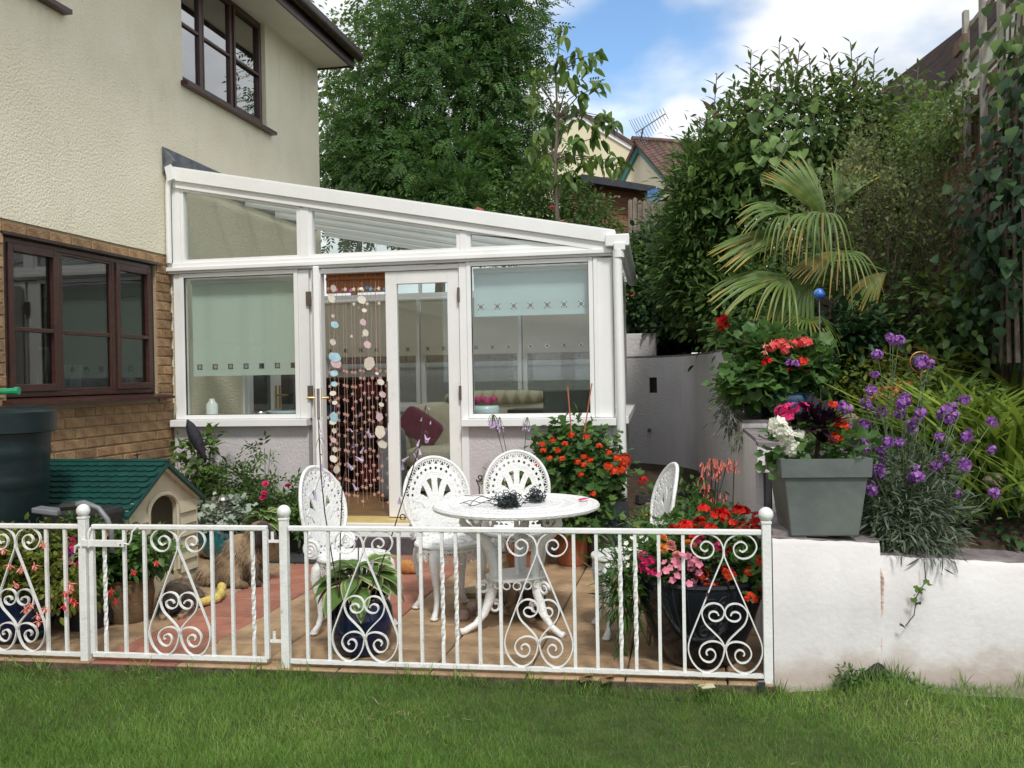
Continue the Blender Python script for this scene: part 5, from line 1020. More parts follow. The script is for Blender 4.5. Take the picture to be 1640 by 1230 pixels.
# ================================================================ RETAINING WALL
WP = [(0.336,4.30),(0.317,4.88),(0.316,5.05),(0.300,6.0),(0.285,6.85),(0.268,7.15),(0.262,7.35),(0.215,8.5),(0.13,9.5),(0.02,10.15),(-0.13,10.6),(-0.32,10.88),(-0.41,10.95),(-0.50,10.99),(-1.0,11.03),(-4.6,11.05)]
WY = [p[1] for p in WP]; WX = [p[0] for p in WP]
def wx(y): return np.interp(y, WY, WX)
TH = 0.15
def nrm(i):
    a = np.array(WP[max(i-1,0)]); c = np.array(WP[min(i+1,len(WP)-1)]); t = unit(c-a); return np.array([t[1], -t[0]])
wall = thing('retaining_wall', 'curving rendered retaining wall with grey coping stepping along the raised bed', 'wall', (0.4,4.3,0))
def wseg(b, i, z0, z1, t0=0.0, t1=TH, j=None):
    j = i+1 if j is None else j; p, q = np.array(WP[i]), np.array(WP[j]); n0, n1 = nrm(i), nrm(j)
    b.prism([(*(p+n0*t0), z0), (*(q+n1*t0), z0), (*(q+n1*t1), z0), (*(p+n0*t1), z0)], (0,0,z1-z0))
TOPZ = [0.635,0.99,1.0,1.05,1.10,1.545,1.55,1.555,1.56,1.56,1.56,1.56,1.56,1.56,1.56]
b = MB(); cp = MB()
for i in range(len(WP)-1):
    zt = TOPZ[i]
    slot = {1: (0.60,0.86), 5: (0.82,1.06), 12: (1.15,1.33)}.get(i)
    if slot: wseg(b, i, -0.1, slot[0]); wseg(b, i, slot[1], zt); wseg(b, i, slot[0], slot[1], 0.07, TH)
    else: wseg(b, i, -0.1, zt)
    wseg(cp, i, zt+0.001, zt+0.022, 0.004, TH+0.09)
part('side_wall', b, M['render_lilac'], wall); part('coping', cp, M['coping'], wall)
b = MB(); wseg(b, 1, 0.60, 0.86, 0.04, 0.065); wseg(b, 5, 0.82, 1.06, 0.04, 0.065); wseg(b, 12, 1.15, 1.33, 0.04, 0.065); M['slotm'] = surf('dark_slot', (0.025,0.022,0.028), (0.05,0.045,0.05), 0.9, 9.0); part('slot_shade', b, M['slotm'], wall)  # dark sheets across the slots, shade of the recesses put in as colour
p = W(1040,688,Y=10.96); part('drain_pipe', MB().tube([p+np.array([0,0.05,0]), p-np.array([0,0.07,0.01])], 0.022, 10), M['lead'], wall)
part('rear_block', MB().box(-1.15, -0.42, 11.25, 11.5, 1.0, 1.86), M['render_lilac'], wall, bevel=0.01)
# front face of the wall in two lengths with the crack between them
def fy(x): return 4.243+(x-0.325)*0.194
b = MB(); n = 16; xs2 = np.linspace(0.3345, 0.800, n)
def strip(xs_, zt, dy, zb=-0.12):
    b = MB(); V = []
    for x, zz in zip(xs_, zt):
        r_ = 0.006*math.sin(x*31)+0.005*math.sin(x*77+1); V += [(x, fy(x)+dy+0.012+r_*0.4, zb), (x, fy(x)+dy+r_*0.6, zz*0.5), (x, fy(x)+dy+0.0, zz-0.02), (x, fy(x)+dy+0.014, zz+0.3*r_), (x, fy(x)+0.28, zz), (x, fy(x)+0.28, zb)]
    k = len(xs_); fs = [(i*6+j, i*6+j+6, i*6+j+7, i*6+j+1) for i in range(k-1) for j in range(5)]+[tuple(range(6)), tuple((k-1)*6+j for j in range(5,-1,-1))]
    return b.add(V, fs)
part('front_wall', strip(xs2, 0.632-(xs2-0.34)*0.06, 0.0), M['render_white'], wall, smooth='auto')
xs3 = np.linspace(0.797, 3.6, 60); zt3 = 0.545-(xs3-0.81)*0.075
b = MB(); x0 = 0.81
part('front_wall', strip(xs3, zt3, 0.014), M['render_white'], wall, smooth='auto')
b = MB(); rg = np.random.default_rng(5); P = [(0.80+0.012*math.sin(z*20)+rg.normal()*0.004-0.05*max(0,0.25-z), fy(0.80)+0.011, z) for z in np.linspace(0.57,0.12,16)]; b.tube(P, [0.006+0.003*abs(rg.normal()) for _ in P], 6); M['crack'] = surf('crumbling_plaster', (0.50,0.33,0.25), (0.66,0.54,0.48), 0.95, 40.0, bump=1.0, bscale=60); part('repaired_crack', b, M['crack'], wall)
b = MB(); cx = 0.765; b.prism([(cx-0.085,fy(cx)-0.012,-0.08),(cx+0.09,fy(cx)-0.0,-0.08),(cx+0.075,fy(cx)-0.003,0.025),(cx+0.04,fy(cx)-0.005,0.065),(cx+0.02,fy(cx)-0.004,0.078),(cx+0.0,fy(cx)-0.004,0.07),(cx-0.03,fy(cx)-0.005,0.045),(cx-0.06,fy(cx)-0.008,0.03)], (0,0.03,0)); part('hole', b, M['slotm'], wall)  # solid block on the wall face, dark colour painting the shade inside the hole
b = MB()
for xs_, zt, dy in ((xs2, 0.632-(xs2-0.34)*0.06, 0.0), (xs3, zt3, 0.022)):
    V = []; 
    for x, zz in zip(xs_, zt): V += [(x, fy(x)+dy+0.018+0.005*math.sin(x*23), zz+0.001), (x, fy(x)+dy+0.02, zz+0.007), (x, fy(x)+0.30, zz+0.009), (x, fy(x)+0.30, zz-0.02)]
    k = len(xs_); b.add(V, [(i*4+j, i*4+j+4, i*4+j+5, i*4+j+1) for i in range(k-1) for j in range(3)])
part('front_coping', b, M['coping'], wall)

# ================================================================ RAISED BANK AND HILLSIDE
def hb(x, y):
    a = 0.50+0.30*min(max(y-4.55, 0), 3.6)+0.12*min(max(y-8.15, 0), 8)+0.05*max(y-16.15, 0)
    return a+0.07*min(max(x-0.5, 0), 4)+0.02*math.sin(x*5+y*3)+0.015*math.sin(x*11-y*7)
yv = np.concatenate([np.linspace(4.52, 11.02, 60)]); nx = 60; V = []
for y in yv:
    xl = wx(y)+0.10
    for i in range(nx):
        x = xl+(i/(nx-1))**1.6*(14-xl); e_ = fy(x)+0.27; zc = (0.538-0.075*(x-0.81) if x > 0.8 else 0.62); f_ = min(1, max(0, (y-e_)/0.35)); V.append((x, max(y, e_) if y < 7.0 and x < 9 else y, zc*(1-f_)+hb(x, y)*f_ if x < 9 else hb(x, y)))
g = MB(); g.add(V, [(j*nx+i, j*nx+i+1, (j+1)*nx+i+1, (j+1)*nx+i) for j in range(len(yv)-1) for i in range(nx-1)]); bank = struct('garden_bank', g, M['soil'], smooth=True)
yv2 = np.concatenate([np.linspace(11.02, 24, 40), np.linspace(26, 160, 20)]); xv2 = np.linspace(-60, 60, 90); xv2 = np.sign(xv2)*np.abs(xv2/60)**1.8*60
g = MB(); g.add([(x, y, (hb(x, y) if y > 11.75 else min(hb(x,y),1.50 if x < 0.0 else 9))) for y in yv2 for x in xv2], [(j*90+i, j*90+i+1, (j+1)*90+i+1, (j+1)*90+i) for j in range(len(yv2)-1) for i in range(89)]); struct('hillside', g, M['soil'], smooth=True)
# green railing on the rear wall, seen through the conservatory
rl = thing('railing', 'thin green wire railing on top of the rear wall seen through the conservatory', 'railing', (-2.6,11.1,1.56)); M['green_wire'] = surf('green_wire', (0.02,0.07,0.045), (0.03,0.10,0.06), 0.5, 9.0)
b = MB(); b.tube([(-4.4,11.1,1.95),(-1.2,11.1,1.95)], 0.008, 5); b.tube([(-4.4,11.1,1.72),(-1.2,11.1,1.72)], 0.006, 5); part('rail', b, M['green_wire'], rl)
for k in range(12): part('upright', MB().tube([(-4.3+k*0.27,11.1,1.56),(-4.3+k*0.27,11.1,1.97)], 0.008, 5), M['green_wire'], rl)

# ================================================================ THINGS FAR BEHIND
M['cream_far'] = surf('cream_gable', (0.66,0.60,0.42), (0.72,0.66,0.48), 0.9, 0.8); M['tile'] = surf('brown_roof_tile', (0.075,0.04,0.035), (0.15,0.085,0.07), 0.85, 3.0, bump=0.4, stains=((0.18,0.15,0.10), 2.0, 0.55, 0.8, 0.5)); M['teal'] = surf('teal_barge', (0.02,0.12,0.12), (0.03,0.17,0.16), 0.5, 3.0)
def DQ(u, v, d): return W(u, v, d=d)
h1 = thing('house', 'plain cream gabled house far up the hill behind the young tree', 'house', DQ(930,420,48))
def prism_view(pts, d, depth):
    P = [DQ(u, v, d) for u, v in pts]; o = CF.copy(); o[2] = 0; return MB().prism(P, unit(o)*depth)
part('wall', prism_view([(862,225),(926,186),(1012,236),(1012,420),(862,420)], 48, 8), M['cream_far'], h1)
part('bargeboard', prism_view([(926,180),(1020,236),(1018,244),(926,189)], 47.9, 0.2), M['upvc'], h1); part('bargeboard', prism_view([(926,180),(926,189),(858,230),(852,226)], 47.9, 0.2), M['upvc'], h1)
part('roof', prism_view([(926,174),(1022,231),(1020,237),(926,180.5)], 47.8, 8.5), M['tile'], h1); part('roof', prism_view([(926,174),(926,180.5),(852,226),(848,222)], 47.8, 8.5), M['tile'], h1)
part('string_course', prism_view([(862,283.6),(1012,283.6),(1012,284.4),(862,284.4)], 47.95, 0.04), M['coping'], h1)
h2 = thing('house', 'house with dark brown tiled roof, teal bargeboards and a television aerial', 'house', DQ(1040,420,30))
A_ = DQ(1026,234,30); Lf = DQ(996,296,30.4); Rt = DQ(1072,287,27.6)
bd = unit(np.cross(Rt-A_, np.array([0,0,1.0]))*0+np.array([0.86,0.50,0])) # ridge direction away to the right
gb = MB(); z0 = 2.0
gb.prism([A_, Rt, (Rt[0],Rt[1],z0), (Lf[0],Lf[1],z0), Lf], bd*0.3); part('gable_wall', gb, M['cream_far'], h2)
up = np.array([0,0,0.16]); RL = 9.0
nr = 16; nc = 34; tb_ = MB()      # pantiles on the right hand slope
dn = Rt-A_; ext = 1.12
for j in range(nr):
    for i in range(nc):
        o_ = A_+up+dn*ext*j/nr+bd*(i*RL/nc-0.25); w_ = bd*RL/nc*0.96; s_ = dn*ext/nr*1.06; lift = np.array([0,0,0.05])
        tb_.add([o_, o_+w_*0.5+lift, o_+w_, o_+w_+s_+lift*0.6, o_+w_*0.5+s_+lift*1.6, o_+s_+lift*0.6, o_+s_, o_+w_+s_], [(0,1,4,5),(1,2,3,4),(5,4,3,7,6)])
part('roof_tiles', tb_, M['tile'], h2, kind='stuff'); part('roof', MB().prism([A_+up*0.8-bd*0.2, A_+up*0.8+dn*ext-bd*0.2, A_+up*0.8+dn*ext+bd*RL, A_+up*0.8+bd*RL], (0,0,-0.1)), M['tile'], h2)
dl = Lf-A_; part('roof', MB().prism([A_+up-bd*0.2, A_+up+dl*1.1-bd*0.2, A_+up+dl*1.1+bd*RL, A_+up+bd*RL], (0,0,-0.14)), M['tile'], h2)
part('ridge', MB().tube([A_+up*1.25-bd*0.3, A_+up*1.25+bd*RL], 0.11, 8), M['tile'], h2)
for e_ in (dn, dl): part('bargeboard', MB().prism([A_-bd*0.12+up*0.3, A_-bd*0.12+e_*1.06+up*0.3, A_-bd*0.12+e_*1.06-up*1.0, A_-bd*0.12-up*1.3], bd*0.05), M['teal'], h2)
part('wall', MB().prism([(Rt[0],Rt[1],z0),(Rt[0],Rt[1],Rt[2]-0.3),tuple(Rt+bd*RL-np.array([0,0,0.3])),(Rt[0]+bd[0]*RL,Rt[1]+bd[1]*RL,z0)], (-0.2,0.3,0)), M['cream_far'], h2)
ae = thing('television_aerial', 'television aerial with many short cross rods on the brown roof ridge', 'aerial', A_+up); b = MB(); q0, q1 = DQ(1018,213,29.5), DQ(1066,182,29.5)
M['alu'] = surf('aluminium', (0.22,0.22,0.25), (0.32,0.32,0.35), 0.4, 5.0, metal=0.7)
part('boom', MB().tube([q0, q1], 0.022, 5), M['alu'], ae); part('mast', MB().tube([A_+up, DQ(1030,205,29.5)], 0.03, 5), M['alu'], ae)
for k in range(13):
    f = (k/12)**1.15; c = q0+(q1-q0)*f; l_ = 0.45-0.25*f; w_ = CU*l_*0.9-CR*l_*0.45 if True else 0; part('rod', MB().tube([c-w_, c+w_], 0.009, 4), M['alu'], ae)
sh = thing('garden_shed', 'reddish brown boarded shed with black felt roof edge behind the fence', 'shed', DQ(985,420,15.5)); M['shed'] = surf('red_brown_board', (0.20,0.085,0.05), (0.30,0.13,0.08), 0.8, 5.0, stretch=(0.2,1,4), bump=0.3); M['felt'] = surf('black_felt', (0.03,0.035,0.045), (0.05,0.055,0.07), 0.8, 9.0)
for k in range(9):
    y0 = 290+k*9.5; part('board', prism_view([(905,y0),(1040,y0+9),(1040,y0+18),(905,y0+9)], 15.5+0.01*(k % 2), 0.06), M['shed'], sh)
part('side_wall', prism_view([(905,296),(1040,309),(1040,420),(905,420)], 15.6, 1.6), M['shed'], sh)
part('roof_edge', prism_view([(930,284),(935,279),(1050,298),(1052,308),(936,291)], 15.2, 0.25), M['felt'], sh); part('roof', prism_view([(900,287),(935,279),(1050,298),(1050,301),(935,283)], 15.3, 2.2), M['felt'], sh); part('corner_post', prism_view([(1034,306),(1039,306),(1039,420),(1034,420)], 15.35, 0.1), M['cream_far'], sh)
M['bluep'] = surf('blue_plastic', (0.05,0.17,0.42), (0.07,0.22,0.5), 0.5, 4.0)
b = MB(); p = DQ(1047,322,15.0)
for k in range(4): b.obox(p+CR*(k-1.5)*0.05, CR*0.022, (0,0.02,0), (0,0,0.16+0.02*k))
solo('water_barrel', b, M['bluep'], 'blue slatted plastic thing at the right end of the brown shed', 'panel')
M['greyboard'] = surf('weathered_board', (0.16,0.13,0.105), (0.28,0.235,0.19), 0.9, 6.0, stretch=(3,3,0.5), bump=0.6, obj_var=0.15)
fb = thing('board_fence', 'weathered grey vertical board fence behind the conservatory', 'fence', DQ(1045,420,12.8))
for k in range(12):
    u0 = 1006+k*7.6; v0 = 318+random.uniform(-3,3)+k*0.4; part('board', prism_view([(u0,v0+3),(u0+3,v0),(u0+6.6,v0+2),(u0+6.6,430),(u0,430)], 12.8+0.03*(k % 2), 0.03), M['greyboard'], fb)
part('rail', prism_view([(1004,345),(1100,348),(1100,352),(1004,349)], 12.9, 0.05), M['greyboard'], fb)
# boarded fence, trellis and neighbouring roof at the right
FX = 2.05; M['redboard'] = surf('red_brown_fence_board', (0.17,0.095,0.065), (0.30,0.19,0.14), 0.9, 5.0, stretch=(3,3,0.5), bump=0.5, obj_var=0.2); M['pale_wood'] = surf('pale_weathered_wood', (0.30,0.28,0.24), (0.42,0.39,0.34), 0.9, 8.0, bump=0.4)
rf = thing('board_fence', 'red brown vertical board fence on top of the bank at the right', 'fence', (FX,8.0,1.8))
yb = 5.6; k = 0
while yb < 11.4:
    part('board', MB().box(FX-0.012-(0.014 if k % 2 else 0), FX+0.004, yb, yb+0.118, hb(FX,yb)-0.1, 3.36+random.uniform(-0.03,0.03)), M['redboard'], rf); yb += 0.125; k += 1
for z in (2.2,3.1): part('rail', MB().box(FX+0.006, FX+0.05, 5.6, 11.4, z, z+0.08), M['redboard'], rf)
tr_ = thing('trellis', 'pale square wooden trellis standing above the right hand fence', 'trellis', (FX-0.04,6.8,3.3))
for k, (y, zt) in enumerate(((7.28,3.96),(6.88,4.35),(6.50,4.55),(6.12,4.55),(5.74,4.55),(5.4,4.55))): part('upright', MB().box(FX-0.085,FX-0.05,y-0.03,y+0.03,2.9,zt), M['pale_wood'], tr_)
for z in (3.22,3.43,3.64,3.85,4.06,4.27): part('crosspiece', MB().box(FX-0.048,FX-0.02,5.3,7.32 if z < 3.9 else 6.94,z-0.018,z+0.018), M['pale_wood'], tr_)
part('bracket', MB().box(FX-0.12,FX-0.09,7.15,7.42,3.67,3.76), M['redboard'], tr_)
M['vtile'] = surf('dark_verge_tile', (0.025,0.017,0.016), (0.05,0.035,0.032), 0.95, 6.0, bump=0.4, spec=0.1); nb = thing('house', 'neighbouring house with steep dark stepped roof verge beyond the trellis', 'house', DQ(1620,420,11)); M['nwall'] = surf('grey_green_wall', (0.22,0.24,0.20), (0.30,0.32,0.27), 0.9, 3.0)
part('wall', prism_view([(1470,212),(1660,-40),(1800,-30),(1800,420),(1470,420)], 11, 4), M['nwall'], nb)
for k in range(9): u0 = 1462+k*20; v0 = 204-k*26.5; part('roof_tile', prism_view([(u0,v0),(u0+21,v0-28),(u0+30,v0-20),(u0+9,v0+9)], 10.9-0.01*(k % 2), 4.3), M['vtile'], nb)
# green wire netting
nt_ = thing('wire_netting', 'dark green square wire netting in front of the dark leaves at the right', 'netting', (1.88,6.4,1.4)); b = MB()
for k in range(22): y = 5.7+k*0.075; b.tube([(1.88,y,1.35),(1.88,y,2.06)], 0.0016, 4, False)
for k in range(10): z = 1.36+k*0.077; b.tube([(1.88,5.7,z),(1.88,7.3,z)], 0.0016, 4, False)
part('mesh', b, M['green_wire'], nt_, kind='stuff')

# ================================================================ TREES AND LARGE SHRUBS
rgT = np.random.default_rng(11)
def px_blob(u, v, d, ru, rv, rd=None):      # ellipsoid whose middle is seen at (u, v) at depth d; radii in metres
    return (W(u, v, d=d), (ru, rd or ru, rv))
def tree(nm, lab, base_uv, d, blobs, ncl, per, cr, tp, size, mat, seed, trunk=0.09, top=None, group=None, **k):
    rg = np.random.default_rng(seed); p = W(base_uv[0], base_uv[1], d=d); base = np.array([p[0], p[1], hb(p[0], p[1])-0.05]); t = thing(nm, lab, 'tree', base, group)
    P, D, Nn, v = crown(blobs, ncl, per, cr, rg, k.get('lo', 0.45), k.get('droop', 0.5)); S = size*(0.65+0.6*rg.random(len(P))); leaves('crown', [(tp, P, D, Nn, S, v)], mat, t)
    b = MB(); c0 = np.array(blobs[0][0]); b.tube([base, base*0.6+c0*0.4+rg.normal(size=3)*0.08, c0], [trunk, trunk*0.75, trunk*0.35], 8)
    for c, r in blobs:
        c = np.array(c)
        for i in range(2): e = c+unit(rg.normal(size=3))*np.array(r)*0.7; b.tube([base*0.45+c0*0.55, (base*0.3+c0*0.3+c*0.4)+rg.normal(size=3)*0.1, c, e], [trunk*0.4, trunk*0.3, trunk*0.2, trunk*0.08], 5, False)
    part('trunk', b, M['bark'], t); return t
tree('ash_tree', 'large dark green ash tree filling the gap between house and sky', (700,330), 14,
     [px_blob(710,150,14,1.25,1.7),px_blob(610,215,13.8,0.72,1.0),px_blob(590,300,13.5,0.7,0.7),px_blob(800,190,14,0.72,1.15),px_blob(760,20,14.2,0.85,0.9),px_blob(668,70,14,0.40,0.6),px_blob(815,60,14,0.42,0.8),px_blob(700,300,13.2,1.1,0.7),px_blob(830,280,13.5,0.45,0.5),px_blob(560,255,13.7,0.35,0.6)], 1350, 9, 0.21, T_ASH, 0.22, G['ash'], 3, droop=0.55, lo=0.30)
tree('leafy_tree', 'lighter loose tree showing behind the house corner', (560,330), 18, [px_blob(575,90,18,0.75,1.3),px_blob(530,170,18,0.5,1.4),px_blob(545,250,17.6,0.6,0.9),px_blob(615,30,18,0.5,0.8)], 300, 12, 0.2, T_OVAL, 0.12, G['lime'], 4, trunk=0.07, lo=0.3)
# rose hedge behind the roof
rb = bush('rose_hedge', 'rambling rose hedge with a few orange flowers behind the conservatory roof', 'hedge', (W(900,400,d=12)[0], W(900,400,d=12)[1], 1.9),
     [px_blob(835,335,12,0.42,0.42),px_blob(800,375,12,0.4,0.4),px_blob(880,330,12.2,0.4,0.42),px_blob(930,345,12,0.42,0.35),px_blob(960,370,12.2,0.28,0.25),px_blob(985,420,12,0.25,0.3),px_blob(905,400,11.8,0.7,0.35),px_blob(760,340,12.4,0.3,0.35),px_blob(1000,470,11.6,0.3,0.6)], 900, 12, 0.09, T_OVAL, 0.065, G['rose'], 6, stems=14, sr=0.012)
for u, v in ((886,334),(903,358),(768,338),(1010,470)): bloom('rosepeach', rb, W(u,v,d=11.55), 2.0)
bush('laurel_shrub', 'small ash-like seedling bush in front of the rose hedge', 'shrub', (W(730,380,d=12)[0], W(730,380,d=12)[1], 1.9), [px_blob(735,335,12.2,0.35,0.45),px_blob(700,340,12.3,0.3,0.4)], 90, 9, 0.12, T_ASH, 0.2, G['ash'], 8)
# young cherry with large hanging leaves
d_c = 11.2; ct = thing('cherry_tree', 'slender young tree with large drooping light green leaves against the sky', 'tree', (W(893,400,d=d_c)[0], W(893,400,d=d_c)[1], 2.0)); b = MB()
tr0 = [W(893,400,d=d_c),W(892,330,d=d_c),W(889,260,d=d_c),W(893,190,d=d_c),W(890,120,d=d_c),W(897,60,d=d_c)]; b.tube(tr0, [0.032,0.028,0.022,0.016,0.010,0.005], 7)
clus = [(902,52,5),(922,90,6),(950,92,5),(945,110,4),(858,120,5),(880,112,4),(915,130,5),(930,150,6),(960,140,4),(850,170,6),(862,140,4),(905,168,6),(880,190,7),(935,185,6),(965,190,8),(985,200,6),(945,205,6),(870,215,8),(858,240,7),(900,215,6),(925,228,7),(960,222,6),(870,262,8),(905,250,6),(935,262,8),(960,260,8),(985,262,7),(995,270,4),(910,285,7),(885,290,7),(860,285,6),(895,100,5)]
lm = [leafmesh('leaf', [(T_CH, np.zeros((1,3)), np.array([[0,1.0,0]]), np.array([[0,0,1.0]]), 1.0, a)], G['cherry']) for a in (0.1,0.35,0.6,0.85,1.0)]
def leaf_at(parent, me, p, dr, s, roll=0.0, name='leaf'):
    dr = Vector(tuple(unit(np.array(dr, float)))); q = dr.to_track_quat('Y', 'Z') @ Matrix.Rotation(roll, 3, 'Y').to_quaternion(); o = bpy.data.objects.new(name, me); link(o, parent); o.location = tuple(np.array(p, float)-np.array(root_of(parent).location)); o.rotation_mode = 'QUATERNION'; o.rotation_quaternion = q; o.scale = (s,s,s); return o
nlv = 0
for u, v, n in clus:
    n = int(n*1.6)
    c = W(u, v-4, d=d_c+rgT.uniform(-0.35,0.35)); j = min(range(5), key=lambda i: abs(tr0[i+1][2]-c[2]+0.15)); a = tr0[j+1]; mid = (a+c)/2+np.array([0,0,0.07]); b.tube([a, mid, c], [0.010,0.007,0.004], 5, False)
    for i in range(n):
        if nlv >= 298: break
        a_ = rgT.uniform(0,6.28); dr = (math.cos(a_), math.sin(a_), -rgT.uniform(0.3,1.3)); leaf_at(ct, lm[rgT.integers(5)], c+rgT.normal(size=3)*0.05, dr, rgT.uniform(0.13,0.21), rgT.uniform(-0.9,0.9)); nlv += 1
part('trunk', b, M['bark'], ct)
# big mixed hedge
hd = bush('hedge', 'tall broad hedge of oval leaves and upright shoots on the bank', 'hedge', (1.0, 9.4, 1.7),
     [px_blob(1265,235,9.4,0.80,0.66),px_blob(1180,290,9.3,0.50,0.66),px_blob(1140,360,9.2,0.34,0.66),px_blob(1345,235,9.2,0.55,0.66),px_blob(1230,400,9.2,0.75,0.75),px_blob(1115,440,9.6,0.32,0.50),px_blob(1350,420,9.0,0.7,0.8),px_blob(1230,490,9.0,0.75,0.42),px_blob(1430,300,9.0,0.5,0.9),px_blob(1160,460,9.2,0.45,0.5),px_blob(1135,290,9.4,0.2,0.35)], 2500, 11, 0.11, T_OVAL4, 0.074, G['hedge'], 12, stems=22, sr=0.014, lo=0.4, smat=M['twigb'])
sh_m = {}
for k, (u, v) in enumerate([(1148,121),(1162,150),(1175,132),(1190,150),(1203,79),(1219,90),(1232,120),(1248,70),(1263,79),(1281,70),(1296,90),(1312,110),(1327,86),(1345,105),(1362,68),(1373,95),(1388,110),(1400,88),(1415,130),(1446,121),(1472,99),(1483,128),(1117,190),(1104,215),(1135,170),(1255,100),(1335,120)]):
    d_ = 9.2+rgT.uniform(-0.3,0.3); tip = W(u, v, d=d_); L_ = rgT.uniform(0.6,0.85); root = tip-np.array([rgT.uniform(-0.12,0.12), rgT.uniform(-0.1,0.1), L_]); P = np.array([root+(tip-root)*f for f in np.linspace(0.15,1,15)]); a = rgT.uniform(0,6.28)+np.arange(15)*2.4
    D = np.stack([np.cos(a), np.sin(a), np.full(15,0.75)],1); leaves('shoot', [(T_LANCE, P, D, np.stack([np.cos(a)*-.5,np.sin(a)*-.5,np.ones(15)],1), 0.22*(1-0.5*np.linspace(0,1,15)**2), 0.3+0.5*rgT.random(15))], G['hedge'] if k % 3 else G['bronze'], hd); part('shoot_stem', MB().tube([root, tip], 0.0045, 4, False), M['twigb'], hd)
bw = thing('bindweed', 'pale heart-shaped climbing leaves spread over the front of the tall hedge', 'climber', (0.8,8.6,1.8)); hm = [leafmesh('leaf', [(T_HEART, np.zeros((1,3)), np.array([[0,1.0,0]]), np.array([[0,0,1.0]]), 1.0, a)], G['heart']) for a in (0.15,0.45,0.7,0.95)]
for k in range(190):
    if k < 120: u, v = rgT.normal(1255,62), rgT.normal(225,45)
    else: u, v = rgT.normal(1200,45), rgT.normal(330,60)
    v = min(max(v, 150), 420); dd_ = 8.42+0.0018*abs(u-1240)+0.0016*abs(v-260); leaf_at(bw, hm[rgT.integers(4)], W(u,v,d=dd_), (rgT.normal()*0.6,-0.5+rgT.normal()*0.3,-0.8+rgT.normal()*0.3), rgT.uniform(0.07,0.145), rgT.normal()*0.6)
b = MB()
for k in range(9): a = W(rgT.uniform(1180,1300), 420, d=8.75); b.tube([a, W(rgT.uniform(1180,1310), 300, d=8.62), W(rgT.uniform(1180,1310), 190, d=8.62)], 0.003, 4, False)
part('vine', b, M['stem'], bw)
bush('evergreen_shrub', 'dark glossy shrub spilling over the curved wall beside the conservatory', 'shrub', (-0.1, 11.6, 1.6), [px_blob(1075,500,11.6,0.5,0.5),px_blob(1030,470,11.9,0.4,0.6),px_blob(1060,420,12.2,0.5,0.5),px_blob(1112,478,11.0,0.30,0.30),px_blob(1060,525,11.35,0.2,0.08)], 620, 12, 0.11, T_OVAL4, 0.095, G['dark'], 15, stems=8, lo=0.35, sr=0.012)
bush('willow_shrub', 'feathery narrow-leaved shrub at the left end of the hedge', 'shrub', (0.5, 9.0, 1.7), [px_blob(1118,330,9.0,0.28,0.45),px_blob(1100,400,9.1,0.25,0.35),px_blob(1150,280,9.0,0.3,0.4),px_blob(1110,440,9.2,0.28,0.36),px_blob(1185,470,8.8,0.32,0.25)], 700, 15, 0.11, T_LANCE, 0.10, G['willow'], 16, stems=10, droop=-0.1)
# thin twiggy shrub
tw = thing('twiggy_shrub', 'sparse grey brown twiggy shrub with tiny leaves in front of the right fence', 'shrub', (1.55, 7.25, 1.2)); b = MB(); rg = np.random.default_rng(31)
for k in range(11): limb(b, (1.55+rg.uniform(-0.28,0.3), 7.25+rg.uniform(-0.2,0.2), 1.1), (rg.normal()*0.22, rg.normal()*0.2, 1.0), 1.0, 0.015, rg, 3, 0.6, 6, 0.35)
part('branches', b, M['twigb'], tw); vv = np.array(b.v); 
pick = vv[rg.integers(0, len(vv), 11000)]; pick = pick[pick[:,2] > 1.6]; Pq = pick+rg.normal(size=pick.shape)*0.045; leaves('foliage', [(T_OVAL, Pq, rg.normal(size=Pq.shape)+[0,0,0.3], rg.normal(size=Pq.shape)+[0,0,1], 0.032*(0.6+0.8*rg.random(len(Pq))), rg.random(len(Pq)))], G['twig'], tw)
bush('clematis', 'loose yellow green climber on the fence beside the trellis', 'climber', (FX-0.15, 8.0, 1.6), [((FX-0.1,8.3,3.3),(0.15,0.9,0.28)),((FX-0.1,7.5,3.2),(0.15,0.5,0.25)),((FX-0.12,9.4,3.3),(0.2,0.9,0.35)),((FX-0.12,8.6,2.7),(0.15,0.8,0.4))], 300, 12, 0.08, T_OVAL, 0.06, G['lime'], 33, stems=0)
kw = thing('kiwi_climber', 'large dark heart-shaped leaves hanging at the right edge over the fence', 'climber', (FX-0.2, 6.4, 1.5)); P, D, Nn, v = crown([((FX-0.12,5.7,2.75),(0.10,0.35,0.40)),((FX-0.15,5.95,2.3),(0.15,0.48,0.4)),((FX-0.15,6.2,1.9),(0.15,0.5,0.3))], 170, 8, 0.10, rg, 0.3, 0.9)
leaves('foliage', [(T_HEART, P, D+[0,-0.2,-0.5], Nn+[-0.6,-0.3,0], 0.072*(0.6+0.6*rg.random(len(P))), v)], G['dark'], kw)
for k in range(95): leaf_at(kw, hm[k % 4], (FX-0.22+rg.normal()*0.05, 5.8+rg.normal()*0.24, 3.2+rg.normal()*0.32), (-0.3+rg.normal()*0.3,-0.3,-0.9), rg.uniform(0.055,0.095))
b = MB(); 
for k in range(5): b.tube([(FX-0.2,5.7+k*0.15,1.4),(FX-0.2+rg.normal()*0.03,5.7+k*0.12,2.4),(FX-0.2,5.6+k*0.1,3.4)], [0.014,0.010,0.006], 6, False)
part('vine', b, M['twigb'], kw)
bush('honeysuckle', 'bright leafy low shrub beneath the twiggy shrub', 'shrub', (1.5,6.8,1.2), [((1.55,7.0,1.75),(0.5,0.4,0.35)),((1.75,6.4,1.65),(0.35,0.4,0.3)),((1.15,7.3,1.8),(0.4,0.3,0.4)),((0.85,7.9,1.95),(0.4,0.4,0.5))], 240, 10, 0.09, T_OVAL4, 0.075, G['hedge'], 35)

